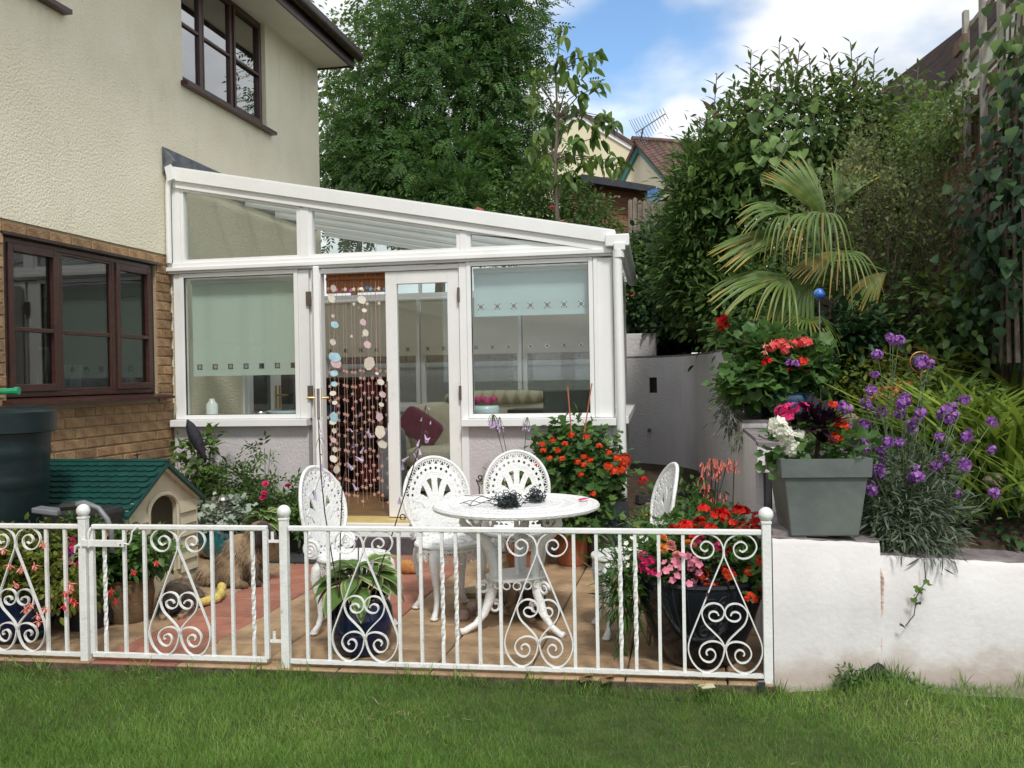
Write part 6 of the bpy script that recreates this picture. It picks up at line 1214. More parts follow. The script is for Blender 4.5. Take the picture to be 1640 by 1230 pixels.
# fan palm
def frond(parent, hub, out, up_, n, r, spread, droopk, mats, seed, petiole_from):
    rg = np.random.default_rng(seed); out = unit(np.array(out, float)); side = unit(np.cross(out, np.array(up_, float))); nn = np.cross(side, out)
    f = part('frond_stalk', MB().tube([petiole_from, (np.array(petiole_from)+hub)/2+np.array([0,0,0.05]), hub], [0.010,0.008,0.006], 6), M['stem'], parent)
    for k in range(n):
        a = -spread+2*spread*k/(n-1); d0 = out*math.cos(a)+side*math.sin(a); L_ = r*(0.80+0.20*math.cos(a*0.9))*rg.uniform(0.93,1.05); b = []; V = []; Fc = []
        m_ = 7; dk = droopk*(1+rg.uniform(-0.2,0.5))
        for i in range(m_+1):
            t = i/m_; w = 0.016*r/0.6*(math.sin(math.pi*min(0.97, 0.16+t*0.82))**0.8); w = max(w, 0.0015); c = hub+d0*L_*(t-0.20*dk*max(0,t-0.45)**2*2)+np.array([0,0,-1.0])*L_*dk*max(0,t-0.32)**2*1.9+nn*0.04*r*math.sin(math.pi*t)
            s_ = unit(np.cross(d0, nn)); V += [c-s_*w+nn*w*0.45, c, c+s_*w+nn*w*0.45]
        for i in range(m_): a0 = i*3; Fc += [(a0,a0+1,a0+4),(a0,a0+4,a0+3),(a0+1,a0+2,a0+5),(a0+1,a0+5,a0+4)]
        var = rg.random()*0.35+0.12; me = leafmesh('leaflet', [((np.array(V), np.array(Fc)), np.array([np.zeros(3)]), np.array([[0,1.0,0]]), np.array([[0,0,1.0]]), 1.0, var)], mats[1] if (mats[1] and rg.random() < mats[2]) else mats[0])
        # vertices are in world axes: x right, y forward, z up
        o = bpy.data.objects.new('leaflet', me); link(o, f); co = np.array(V)-np.array(root_of(parent).location); me.vertices.foreach_set('co', co.astype(np.float32).ravel()); ty = rg.uniform(0.80,1.05); tt = np.repeat(np.arange(m_+1)/m_, 3); me.attributes['var'].data.foreach_set('value', np.clip(np.where(tt > ty, 0.95, var+0.15*tt), 0, 1).astype(np.float32)); me.update()
pd_ = 6.35; pb_ = W(1322,560,d=pd_); pal = thing('fan_palm', 'fan palm with green and yellow tipped drooping fronds on the bank', 'palm', (pb_[0], pb_[1], hb(pb_[0],pb_[1])-0.05)); crownp = W(1322,420,d=pd_)
b = MB(); b.tube([(pb_[0],pb_[1],hb(pb_[0],pb_[1])-0.05), (crownp+np.array([0,0,-0.25]))], [0.07,0.06], 10)
for k in range(60): a = k*2.4; z = hb(pb_[0],pb_[1])+0.01+k*0.0115; b.tube([(pb_[0]+0.06*math.cos(a),pb_[1]+0.06*math.sin(a),z),(pb_[0]+0.095*math.cos(a),pb_[1]+0.095*math.sin(a),z+0.06)], [0.012,0.003], 4)
part('trunk', b, M['bark'], pal); toc = -CF
gp2 = (G['palm'], G['palmy'], 0.04)
for k, (hu, hv, tu, tv, fwd, n, r, sp, dk, mt) in enumerate([
    (1322,350,1258,266,0.1,20,0.54,0.50,0.06,gp2), (1272,345,1172,322,-0.2,11,0.46,0.34,0.30,gp2), (1262,342,1215,368,-0.3,8,0.30,0.6,0.7,gp2), (1290,372,1146,402,-0.1,13,0.66,0.26,0.10,(G['palm'],G['palmy'],0.15)),
    (1300,345,1252,385,-0.7,9,0.33,0.65,0.6,gp2), (1318,340,1330,372,-0.8,8,0.33,0.7,0.9,gp2), (1272,445,1132,460,-0.2,12,0.62,0.30,0.18,gp2), (1262,448,1200,490,-0.4,10,0.36,0.75,0.5,gp2),
    (1345,402,1262,448,-0.3,9,0.42,0.28,0.10,(G['palm'],G['palmy'],0.5)), (1348,402,1390,432,-0.6,11,0.33,0.8,0.65,gp2), (1293,510,1296,560,-0.6,22,0.27,1.9,0.5,(G['palm'],G['palmy'],0.15)),
    (1420,435,1375,475,0.0,11,0.34,0.5,0.3,(G['palmy'],G['palm'],0.4)), (1340,330,1375,262,0.2,12,0.42,0.45,0.05,gp2), (1300,430,1240,520,-0.2,12,0.5,0.5,0.6,gp2)]):
    hub = W(hu, hv, d=pd_+fwd*0.35); tip = W(tu, tv, d=pd_+fwd); frond(pal, hub, tip-hub, -CF*0.75+np.array([0,0,0.9]), n, r, sp, dk, mt, 50+k, crownp)
# ================================================================ POTS
M['terracotta'] = surf('terracotta', (0.36,0.115,0.055), (0.46,0.165,0.085), 0.8, 6.0, bump=0.25, stains=((0.30,0.20,0.14), 7.0, 0.58, 0.8, 0.5)); M['old_clay'] = surf('mossy_clay', (0.15,0.085,0.045), (0.22,0.13,0.07), 0.9, 7.0, bump=0.5, stains=((0.06,0.065,0.03), 5.0, 0.45, 0.7, 0.7))
M['navy'] = surf('navy_glaze', (0.004,0.008,0.032), (0.008,0.016,0.06), 0.08, 5.0, coat=0.3, spec=0.4); M['blackglaze'] = surf('black_glaze', (0.004,0.005,0.009), (0.010,0.011,0.018), 0.10, 5.0, coat=0.2, spec=0.35); M['tealglaze'] = surf('teal_glaze', (0.008,0.085,0.105), (0.015,0.13,0.15), 0.12, 6.0, coat=0.8)
M['blueglaze'] = surf('blue_glaze', (0.008,0.05,0.11), (0.015,0.085,0.17), 0.12, 6.0, coat=0.8); M['slateglaze'] = surf('dark_slate_glaze', (0.02,0.03,0.035), (0.04,0.05,0.055), 0.2, 6.0, coat=0.5); M['blackplas'] = surf('matt_black_plastic', (0.012,0.012,0.013), (0.025,0.025,0.026), 0.55, 6.0)
def pot(nm, lab, cat, c, prof, mat, group=None, n=40, soil_z=None, rt=None):
    b = MB(); top = prof[-1]; pr = prof+[(top[0]-0.018, top[1]), (top[0]-0.024, top[1]-0.04)]
    b.lathe([(0.001, prof[0][1])]+pr, c, n); b.f = b.f[:-1]; t = thing(nm, lab, cat, c, group); part('body', b, mat, t, smooth='auto'); part('soil', MB().lathe([(0.001,top[1]-0.055),(top[0]-0.03,top[1]-0.045),(0.001,top[1]-0.035)], c, 16), M['soil'], t); return t
# large black pot of mixed bedding
bc_ = (0.012, 4.545, 0.0); pot('plant_pot', 'large glossy black bowl-shaped pot in the corner by the fence end', 'pot', bc_, [(0.16,0.0),(0.185,0.02),(0.25,0.17),(0.29,0.30),(0.302,0.37),(0.300,0.392),(0.312,0.40),(0.308,0.415)], M['blackglaze'])
rg = np.random.default_rng(77)
bd_ = thing('bedding_plants', 'mass of geraniums and begonias in red, pink and orange filling the large black pot', 'flowers', (0.012,4.545,0.37))
P, D, Nn, v = crown([((0.0,4.60,0.45),(0.27,0.24,0.12)),((0.10,4.66,0.56),(0.18,0.16,0.12)),((-0.10,4.66,0.55),(0.15,0.16,0.10)),((0.22,4.5,0.44),(0.11,0.16,0.11)),((-0.24,4.5,0.42),(0.08,0.14,0.09))], 260, 8, 0.035, rg, 0.25, 0.3); leaves('foliage', [(T_LOBE, P, D, Nn, 0.052*(0.6+0.6*rg.random(len(P))), v)], G['gera'], bd_)
P, D, Nn, v = crown([((0.03,4.36,0.44),(0.13,0.06,0.09))], 50, 9, 0.03, rg, 0.2, 0.3); leaves('bronze_foliage', [(T_OVAL, P, D, Nn, 0.03, v)], G['aeon'], bd_, label='dark bronze begonia leaves')
b = MB()
def blooms(par, kind, pts, d, s=1.0, jit=0.02, stem_to=None, tilt=0.5):
    for u, v in pts:
        p = W(u, v, d=d+rg.uniform(-0.06,0.06)); bloom(kind, par, p+rg.normal(size=3)*jit*0.3, s*rg.uniform(0.85,1.15), tilt)
        if stem_to is not None: b.tube([np.array(stem_to)+rg.normal(size=3)*np.array([.06,.06,0]), (np.array(stem_to)+p)/2+rg.normal(size=3)*0.02, p], 0.0025, 4, False)
blooms(bd_, 'red', [(1082,848),(1095,840),(1130,812),(1122,838),(1140,848),(1172,838),(1192,820),(1207,836),(1183,818),(1160,826),(1178,852),(1208,846),(1112,858),(1192,840),(1150,826),(1215,828),(1100,850),(1180,880),(1190,895),(1165,888)], 4.42, 0.88, stem_to=(0.03,4.58,0.55))
blooms(bd_, 'scarlet', [(1125,925),(1148,935),(1160,912),(1172,922),(1200,915),(1190,935),(1215,900),(1140,945),(1212,945),(1205,960),(1128,940)], 4.24, 0.8); blooms(bd_, 'roseorange', [(1060,862),(1058,880),(1100,866)], 4.26, 0.95); blooms(bd_, 'rosepeach', [(1072,870),(1080,890),(1108,875)], 4.26, 0.8)
blooms(bd_, 'openpink', [(1063,900),(1072,905),(1080,895),(1088,900),(1096,892),(1104,900),(1110,910),(1092,910),(1085,918),(1100,928),(1104,935),(1112,930),(1068,915),(1076,930),(1116,905),(1120,915),(1082,905),(1090,890),(1060,925),(1112,895)], 4.20, 1.0); blooms(bd_, 'hot', [(1028,905),(1035,918),(1040,895),(1030,892),(1042,905),(1045,918),(1150,872),(1125,868)], 4.26, 0.62); blooms(bd_, 'openwhite', [(1208,962),(1203,968)], 4.25, 1.2)
part('stems', b, M['stem'], bd_)
wf = bush('dianthus', 'tuft of narrow leaves with tiny white flowers at the left of the black pot', 'plant', (-0.36,4.52,0.0), [((-0.34,4.50,0.40),(0.07,0.07,0.14)),((-0.36,4.48,0.32),(0.06,0.06,0.12))], 60, 12, 0.03, T_NARROW, 0.075, G['gera'], 78, stems=14, sr=0.003, droop=0.2)
for u, v in ((1003,870),(1010,880),(1018,873),(1004,893),(1012,862),(1005,905)): bloom('openwhite', wf, W(u,v,d=4.42), 1.1)
# coral-flowered succulent
al = thing('aloe', 'succulent with tall thin stems of drooping coral flowers before the side wall', 'plant', (0.08,5.35,0.0)); b = MB(); b2 = MB()
for (u, v), n in (((1128,742),16),((1140,735),16),((1152,737),18),((1166,736),10),((1176,738),10),((1132,775),16),((1124,762),10),((1160,790),8),((1141,793),8),((1147,752),12)):
    p = W(u, v, d=5.2+rg.uniform(-.05,.05)); q = np.array([0.10,5.36,0.18])+rg.normal(size=3)*0.02; b.tube([q, (p*0.55+q*0.45)+rg.normal(size=3)*0.025, p], 0.0032, 5, False)
    for k in range(n): a = rg.uniform(0,6.28); rr = 0.010+0.018*rg.random(); o = inst('flower', BL['tuft'][0], al, p+np.array([rr*math.cos(a), rr*math.sin(a), rg.uniform(-0.05,0.01)]), (rg.normal()*0.25, rg.normal()*0.25, a), rg.uniform(0.9,1.3))
part('flower_stems', b, M['darkstem'], al)
P, D, Nn, v = crown([((0.1,5.35,0.24),(0.14,0.12,0.12))], 40, 8, 0.03, rg, 0.1, -0.3); leaves('foliage', [(T_NARROW, P, D+[0,0,0.6], Nn, 0.11, v)], G['grey'], al)
pot('plant_pot', 'plain clay pot under the coral-flowered succulent', 'pot', (0.1,5.36,0.0), [(0.08,0),(0.11,0.15),(0.12,0.16),(0.12,0.19)], M['terracotta'])
bush('geranium', 'straggly green bush behind the right hand chair', 'plant', (-0.12,6.0,0.02), [((-0.1,6.0,0.45),(0.2,0.15,0.2)),((0.06,5.8,0.38),(0.14,0.12,0.2)),((-0.22,6.2,0.3),(0.12,0.12,0.15))], 130, 9, 0.05, T_OVAL, 0.05, G['gera'], 80, stems=10, sr=0.004)
yb_ = bush('daisy', 'wispy plant with small yellow buds in front of the right hand chair', 'plant', (-0.23,4.75,0.0), [((-0.22,4.72,0.50),(0.12,0.1,0.18))], 50, 9, 0.035, T_NARROW, 0.04, G['lime'], 81, stems=10, sr=0.002)
for u, v in ((1035,825),(1022,845),(1040,850)): inst('bud', BL['roseorange'][0], yb_, W(u,v,d=4.65), (0,0,0), 0.25)
rd = bush('poppy', 'lone red flower on a low plant in the side border', 'plant', (-0.36,7.6,0.06), [((-0.36,7.6,0.16),(0.12,0.1,0.08))], 30, 8, 0.04, T_OVAL, 0.05, G['rose'], 82, stems=4, sr=0.003); bloom('red', rd, W(1030,771,d=7.5), 1.1)
for k, (a, c, lab) in enumerate((((-0.62,7.9,0.02),(-0.50,7.2,0.16),'black timber edging length along the conservatory plinth'),((-0.52,8.6,0.22),(-0.05,9.0,0.20),'dark log lying across the side border by the curved wall'))): b = MB(); b.beam(a, c, 0.07, 0.09); solo('timber', b, M['slotm'], lab, 'timber', bevel=0.01)
# terracotta pot with the scarlet flowering shrub, canes
tp_ = [(0.10,0.0),(0.115,0.02),(0.14,0.21),(0.158,0.215),(0.165,0.285),(0.160,0.29)]
pot('plant_pot', 'terracotta pot with a wide rim holding the tall scarlet-flowered shrub', 'pot', (-0.87,6.70,0), tp_, M['terracotta'])
ab = bush('flowering_maple', 'tall bushy plant with star leaves and scarlet flowers against the right plinth', 'shrub', (-0.87,6.70,0.26), [((-0.84,6.72,0.72),(0.24,0.2,0.22)),((-0.68,6.70,0.60),(0.14,0.15,0.24)),((-0.98,6.72,0.72),(0.20,0.18,0.18)),((-0.84,6.72,0.92),(0.20,0.13,0.10)),((-0.78,6.62,0.45),(0.17,0.14,0.20))], 270, 9, 0.055, T_STAR5, 0.072, G['gera'], 84, stems=14, sr=0.005, lo=0.3, droop=0.8)
for u, v in ((868,712),(885,705),(905,712),(900,735),(925,740),(935,732),(945,737),(975,725),(990,735),(1000,741),(985,757),(1003,735),(880,735),(870,722),(950,792),(930,760),(915,697),(960,715),(893,722),(940,700),(975,748),(858,745),(995,752),(935,745)): bloom('scarlet', ab, W(u,v,d=6.42), 0.62+0.35*(v > 725 and u > 960), name='flower')
b = MB(); b.tube([W(916,702,d=6.55), W(909,618,d=6.6)], 0.005, 6); solo('garden_cane', b, M['terracotta'], 'left bamboo cane leaning out of the scarlet-flowered shrub', 'cane', 'canes in the shrub'); b = MB(); b.tube([W(934,704,d=6.55), W(948,614,d=6.6)], 0.005, 6); solo('garden_cane', b, M['terracotta'], 'right bamboo cane slanting across the right front window', 'cane', 'canes in the shrub')
pot('plant_pot', 'tall dark slate pot standing against the conservatory corner by the downpipe', 'pot', (-0.63,6.72,0), [(0.12,0.0),(0.14,0.02),(0.17,0.22),(0.165,0.42),(0.15,0.47),(0.16,0.49)], M['slateglaze'])
pot('plant_pot', 'low terracotta pot half hidden behind the far white chair', 'pot', (-1.20,6.55,0), [(0.11,0.0),(0.14,0.14),(0.16,0.145),(0.165,0.19)], M['terracotta'])
bush('fern', 'small dark plant in the low terracotta pot', 'plant', (-1.20,6.55,0.15), [((-1.2,6.55,0.24),(0.13,0.1,0.08))], 30, 9, 0.04, T_NARROW, 0.07, G['dark'], 85, stems=0)
# lilac flowering bulb by the wall and the scroll hook
ag = bush('agapanthus', 'faded plant with thin stalks and drooping lilac flower heads below the right window', 'plant', (-1.35,6.78,0.0), [((-1.38,6.8,0.52),(0.17,0.1,0.13)),((-1.30,6.8,0.35),(0.14,0.1,0.2))], 60, 8, 0.045, T_OVAL, 0.05, G['yellow'], 86, stems=8, sr=0.003); b = MB()
for (u, v), n in (((790,664),34),((845,668),12),((800,668),12)):
    p = W(u, v, d=6.95); b.tube([np.array([-1.33,6.8,0.3]), (p+np.array([-1.33,6.8,0.3]))/2+[0.02,0,0.03], p], 0.003, 5, False)
    for k in range(n): a = rg.uniform(0,6.28); rr = 0.045*rg.random()**0.5; q = p+np.array([rr*math.cos(a), rr*math.sin(a), -0.02-rg.random()*0.05*(1+rr*10)]); b.tube([p, (p+q)/2+[0,0,0.012], q], 0.0012, 3, False); inst('flower', BL['umbel'][0], ag, q, (rg.normal()*0.3, rg.normal()*0.3, a), 1.2)
part('flower_stalks', b, M['stem'], ag)
b = MB(); c = W(768,765,d=6.5); P = [c+CR*(0.004+0.022*(i/20))*math.cos(4.5-i*0.36)*1.0+np.array([0,0,1.0])*(0.004+0.026*(i/20))*math.sin(4.5-i*0.36) for i in range(21)]; P = P+[P[-1]+CR*0.02+np.array([0,0,-0.05]), np.array([P[-1][0]+0.03,P[-1][1],0.0])]; b.tube(P, 0.005, 6); solo('scroll_hook', b, M['darkstem'], 'dark iron rod with a scrolled top standing left of the far white chair', 'hook')
# lantern on the ground by the step
lx, ly = W(646,884,z=0)[:2]; ln = thing('lantern', 'small dark bronze domed lantern with a ring on top beside the door step', 'lantern', (lx,ly,0)); b = MB(); b.lathe([(0.001,0),(0.07,0.0),(0.075,0.02),(0.05,0.03),(0.05,0.15),(0.075,0.16),(0.06,0.20),(0.025,0.235),(0.02,0.25),(0.001,0.255)], (lx,ly,0), 12); part('body', b, M['darkstem'], ln); part('ring', MB().tube([(lx+0.022*math.cos(t), ly, 0.275+0.022*math.sin(t)) for t in np.linspace(0,6.28,13)], 0.005, 6), M['darkstem'], ln)
for k in range(6): a = k*math.pi/3; part('window', MB().obox((lx+0.051*math.cos(a), ly+0.051*math.sin(a), 0.09), (0.003*math.cos(a),0.003*math.sin(a),0), (-0.014*math.sin(a),0.014*math.cos(a),0), (0,0,0.04)), M['old_clay'], ln)
mt_ = MB().box(-3.30,-2.62,6.50,6.87,0.004,0.016); M['mat_m'] = surf('dark_door_mat', (0.03,0.03,0.032), (0.06,0.058,0.06), 0.95, 60.0, bump=0.8, bscale=200); solo('door_mat', mt_, M['mat_m'], 'dark flat door mat in front of the conservatory step', 'mat')

# hosta in its navy pot
hc_ = (-1.655, 4.43, 0.0); pot('plant_pot', 'round navy glazed pot just behind the fence holding the hosta', 'pot', hc_, [(0.09,0.0),(0.115,0.01),(0.15,0.08),(0.165,0.16),(0.155,0.23),(0.135,0.265),(0.145,0.285)], M['navy'])
m, nt, N, L = new_mat('hosta_leaf'); out = N('ShaderNodeOutputMaterial'); bs = N('ShaderNodeBsdfPrincipled'); bs.inputs['Roughness'].default_value = 0.45; at = N('ShaderNodeAttribute'); at.attribute_name = 'edge'; rp = N('ShaderNodeValToRGB'); rp.color_ramp.elements[0].position = 0.74; rp.color_ramp.elements[0].color = (0.12,0.23,0.05,1); rp.color_ramp.elements[1].position = 0.90; rp.color_ramp.elements[1].color = (0.52,0.56,0.28,1)
L(at.outputs['Fac'], rp.inputs[0]); L(rp.outputs[0], bs.inputs['Base Color']); tl = N('ShaderNodeBsdfTranslucent'); L(rp.outputs[0], tl.inputs[0]); mx = N('ShaderNodeMixShader'); mx.inputs[0].default_value = 0.3; L(bs.outputs[0], mx.inputs[1]); L(tl.outputs[0], mx.inputs[2]); L(mx.outputs[0], out.inputs[0]); M['hosta'] = m
def hosta_mesh(Lr, w, dr):
    n = 8; cols_ = 7; V = []; E_ = []
    for i in range(n+1):
        t = i/n; ww = w*(math.sin(math.pi*t**0.72)**0.75 if 0 < t < 1 else 0.02)
        for j in range(cols_):
            s = -1+2*j/(cols_-1); V.append((s*ww/2, Lr*(t-0.12*t*t*dr), -dr*Lr*0.55*t**2.2+0.10*ww*abs(s)+0.006*math.sin(j*2.6+1))); E_.append(max(abs(s)*0.98, (t-0.55)*2.1 if t > 0.9 else 0))
    me = bpy.data.meshes.new('leaf'); me.from_pydata(V, [], [(i*cols_+j, i*cols_+j+1, (i+1)*cols_+j+1, (i+1)*cols_+j) for i in range(n) for j in range(cols_-1)]); a = me.attributes.new('edge','FLOAT','POINT'); a.data.foreach_set('value', E_); me.materials.append(M['hosta']); me.polygons.foreach_set('use_smooth', [True]*len(me.polygons)); me.update(); return me
HM = [hosta_mesh(0.18,0.135,0.8), hosta_mesh(0.16,0.12,1.0), hosta_mesh(0.14,0.10,0.6), hosta_mesh(0.19,0.10,0.9)]
def hosta(nm, lab, c, n, rad, s, seed, zt):
    rgh = np.random.default_rng(seed); t = thing(nm, lab, 'plant', c); st = MB()
    for k in range(n):
        a = k*2.4+rgh.normal()*0.2; el = 0.15+1.0*rgh.random()*(1-k/n*0.3); r0 = rad*(0.25+0.75*k/n); top = np.array([c[0]+r0*math.cos(a), c[1]+r0*math.sin(a), zt+0.10*(1-k/n)+rgh.uniform(-0.02,0.03)])
        leaf_at(t, HM[k % 4], top, (math.cos(a), math.sin(a), 0.55-0.9*k/n), s*rgh.uniform(0.8,1.1)); st.tube([(c[0],c[1],zt-0.10), top], 0.004, 4, False)
    part('leaf_stalks', st, M['stem'], t); return t
hs = hosta('hosta', 'white-edged green hosta spilling over the navy pot with tall lilac flower stalks', (hc_[0],hc_[1],0.26), 34, 0.115, 1.0, 5, 0.33)
hs['label'] = 'white-edged green hosta with tall lilac flower stalks spilling over the navy pot'
b = MB()
for path, fl in ((((548,985),(533,900),(520,820),(514,760),(511,700),(510,672)), [(512,690,0),(520,713,0),(506,720,0),(514,745,1),(528,762,1),(505,790,1),(520,775,1),(513,700,0),(517,730,0)]),
                 (((543,1000),(545,860),(548,780),(557,735),(568,700),(575,660)), [(566,712,1),(583,720,1),(569,735,1),(556,745,1),(565,778,1),(590,690,0),(586,695,1),(577,665,0),(560,690,0)]),
                 (((598,970),(612,900),(630,850),(642,810),(655,770),(672,715),(682,650)), [(683,655,0),(676,672,0),(690,678,0),(680,700,1),(672,708,1),(662,730,1),(655,735,1),(640,800,1),(645,745,1),(671,722,1),(689,705,1)]),
                 (((572,985),(573,930),(574,880),(575,855)), [(575,862,0),(573,880,0)]), (((585,975),(600,930),(612,905)), [(599,900,1)])):
    P = [W(u, v, d=4.5) for u, v in path]; b.tube(P, [0.0032]*(len(P)-1)+[0.002], 5, False)
    for u, v, big in fl:
        q = W(u, v, d=4.5+rg.uniform(-.03,.03)); j = min(range(len(P)), key=lambda i: np.linalg.norm(P[i]-q-np.array([0,0,0.02]))); b.tube([P[j], (P[j]+q)/2+[0,0,0.012], q+np.array([0,0,0.012])], 0.0013, 3, False)
        inst('flower', BL['bell'][0], hs, q+np.array([0,0,0.012]), (rg.normal()*0.45, rg.normal()*0.45, 0), (1.0 if big else 0.55)*rg.uniform(0.8,1.1))
part('flower_stalks', b, M['darkstem'], hs)

# left hand corner: fuchsias in pots behind the fence
lp = [((-3.60,4.42,0.0), [(0.12,0),(0.17,0.06),(0.20,0.16),(0.19,0.24),(0.20,0.26)], 'navy', 'wide navy pot of pale fuchsias behind the left fence'), ((-3.92,4.42,0.0), [(0.10,0),(0.14,0.20),(0.16,0.22),(0.16,0.27)], 'old_clay', 'brown clay pot at the left picture edge behind the fence'),
      ((-3.36,4.66,0.0), [(0.09,0),(0.11,0.18),(0.115,0.20)], 'blackplas', 'black plastic pot between the two fuchsias by the gate post'), ((-3.22,4.84,0.0), [(0.10,0),(0.13,0.05),(0.145,0.16),(0.135,0.235),(0.15,0.25)], 'old_clay', 'mossy brown clay pot behind the gate latch')]
for c, pr, mt, lab in lp: pot('plant_pot', lab, 'pot', c, pr, M[mt])
fu = bush('fuchsia', 'yellow-green fuchsia bush with pale hanging flowers at the left end of the fence', 'plant', (-3.60,4.42,0.24), [((-3.55,4.38,0.40),(0.22,0.15,0.14)),((-3.28,4.36,0.36),(0.12,0.12,0.16)),((-3.62,4.42,0.45),(0.15,0.15,0.14)),((-3.5,4.5,0.50),(0.2,0.15,0.08))], 230, 9, 0.04, T_OVAL, 0.045, G['yellow'], 90, stems=14, sr=0.003)
for u, v in ((40,975),(48,968),(60,985),(62,995),(72,975),(33,910),(24,935),(68,870),(15,905),(5,880),(55,905)): bloom('fuchsiaw', fu, W(u,v,d=4.55), 1.0, 0.3, 'flower')
f2 = bush('fuchsia', 'darker fuchsia with crimson and purple flowers beside the gate post', 'plant', (-3.36,4.66,0.18), [((-3.36,4.66,0.42),(0.14,0.12,0.2)),((-3.28,4.64,0.32),(0.08,0.1,0.12)),((-3.42,4.72,0.44),(0.10,0.1,0.12))], 120, 9, 0.04, T_OVAL, 0.042, G['gera'], 91, stems=10, sr=0.003)
for u, v, k_ in ((114,868,'hot'),(116,880,'hot'),(113,890,'purple'),(104,892,'openpink'),(112,902,'openpink'),(128,905,'hot')): bloom(k_, f2, W(u,v,d=4.7), 0.62 if k_ != 'openpink' else 0.9, name='flower')
for u, v in ((112,942),(104,950),(115,958),(120,965),(103,970),(112,935)): bloom('fuchsiaw' if v < 950 else 'fuchsia', f2, W(u,v,d=4.6), 1.0, 0.3, 'flower')
f3 = bush('fuchsia', 'leafy dark fuchsia with red drops in the mossy pot in front of the kennel', 'plant', (-3.22,4.84,0.22), [((-3.20,4.84,0.38),(0.16,0.12,0.10)),((-3.07,4.82,0.42),(0.10,0.1,0.09)),((-3.32,4.86,0.38),(0.10,0.1,0.10))], 120, 8, 0.045, T_OVAL4, 0.055, G['gera'], 92, stems=12, sr=0.003)
for u, v in ((213,915),(176,948),(175,852),(250,900),(178,945),(185,962)): bloom('fuchsia', f3, W(u,v,d=4.95), 1.0, 0.3, 'flower')
# against the left plinth
pot('plant_pot', 'round teal glazed pot between the kennel and the sitting dog', 'pot', (-3.62,6.68,0.0), [(0.10,0.0),(0.15,0.03),(0.19,0.12),(0.185,0.20),(0.15,0.26),(0.16,0.28)], M['tealglaze'])
sv_ = bush('cineraria', 'silver grey leafy plant filling the teal pot', 'plant', (-3.62,6.68,0.26), [((-3.60,6.62,0.33),(0.18,0.12,0.09)),((-3.45,6.62,0.36),(0.12,0.1,0.1))], 60, 9, 0.035, T_LOBE, 0.055, G['silver'], 93, stems=6, sr=0.003)
pot('plant_pot', 'green and brown clay pot tucked behind the sitting dog', 'pot', (-3.18,6.62,0.0), [(0.09,0.0),(0.12,0.16),(0.13,0.20)], M['old_clay']); hosta('hosta', 'small variegated hosta behind the sitting dog', (-3.2,6.55,0.18), 22, 0.10, 0.75, 8, 0.27)
lr = bush('camellia', 'upright shrub with glossy oval leaves in the corner between brick wall and plinth', 'shrub', (-4.02,6.85,0.0), [((-4.0,6.85,0.62),(0.14,0.1,0.28)),((-3.85,6.85,0.75),(0.1,0.08,0.2)),((-4.08,6.85,0.88),(0.08,0.06,0.12)),((-3.80,6.85,0.92),(0.05,0.05,0.10)),((-3.88,6.85,0.45),(0.15,0.1,0.15))], 75, 6, 0.04, T_OVAL4, 0.075, G['rose'], 94, stems=12, sr=0.004, smat=M['darkstem'])
rs = bush('rose_bush', 'rose bush with deep pink blooms and one tall shoot before the left plinth', 'shrub', (-3.40,6.85,0.0), [((-3.20,6.85,0.42),(0.19,0.12,0.16)),((-3.45,6.85,0.38),(0.2,0.1,0.18)),((-3.62,6.85,0.50),(0.15,0.1,0.2)),((-3.34,6.88,0.80),(0.10,0.05,0.07)),((-3.05,6.85,0.36),(0.1,0.1,0.14)),((-3.5,6.85,0.22),(0.3,0.1,0.12))], 170, 6, 0.045, T_ROSE, 0.10, G['rose'], 95, stems=14, sr=0.004)
for u, v in ((425,775),(421,797),(461,778),(423,790)): bloom('rosepink', rs, W(u,v,d=7.15), 1.0)
sl = thing('solar_lamp', 'stainless steel solar stake lamp among the roses', 'lamp', (W(355,850,d=7.1)[0], W(355,850,d=7.1)[1], 0.0)); p = W(356,800,d=7.1); b = MB(); x, y, z = p
part('stake', MB().tube([(x,y,0.0),(x,y,z-0.10)], 0.011, 8), M['silver'], sl); part('head', MB().lathe([(0.001,0.045),(0.05,0.02),(0.062,0.0),(0.025,-0.004),(0.025,-0.08),(0.001,-0.082)], (x,y,z), 16), M['silver'], sl)

# ================================================================ WATER BUTT, KENNEL, MACHINE
M['butt'] = surf('dark_green_plastic', (0.003,0.010,0.012), (0.006,0.018,0.021), 0.38, 6.0, bump=0.15, bscale=30); wb = thing('water_butt', 'dark green ribbed plastic water butt with a lid at the left edge', 'water butt', (-3.985,4.74,0)); c = (-3.985,4.74,0)
prof = [(0.001,0),(0.23,0.0)]
for z in np.linspace(0.03, 1.12, 40): prof.append((0.235+0.055*(z/1.12)+(0.006 if (0.44 < z < 0.47 or 0.80 < z < 0.83 or 0.98 < z < 1.0 or 0.93 < z < 0.95) else 0), z))
b = MB(); b.lathe(prof+[(0.001,1.12)], c, 48); part('barrel', b, M['butt'], wb, smooth='auto'); b = MB(); b.lathe([(0.305,1.095),(0.318,1.10),(0.320,1.215),(0.31,1.225),(0.25,1.245),(0.001,1.25)], c, 48); part('lid', b, M['butt'], wb, smooth='auto')
M['hose'] = surf('green_hose', (0.01,0.22,0.10), (0.02,0.30,0.14), 0.4, 9.0); b = MB(); q = W(27,626,d=5.2); b.tube([q-CR*0.5-np.array([0,0,0.06]), q-CR*0.2-np.array([0,0,0.01]), q, q+CR*0.0], 0.018, 10); b.tube([q-CR*0.01, q+CR*0.012], 0.023, 10); solo('garden_hose', b, M['hose'], 'end of a bright green hose lying on the water butt lid', 'hose')
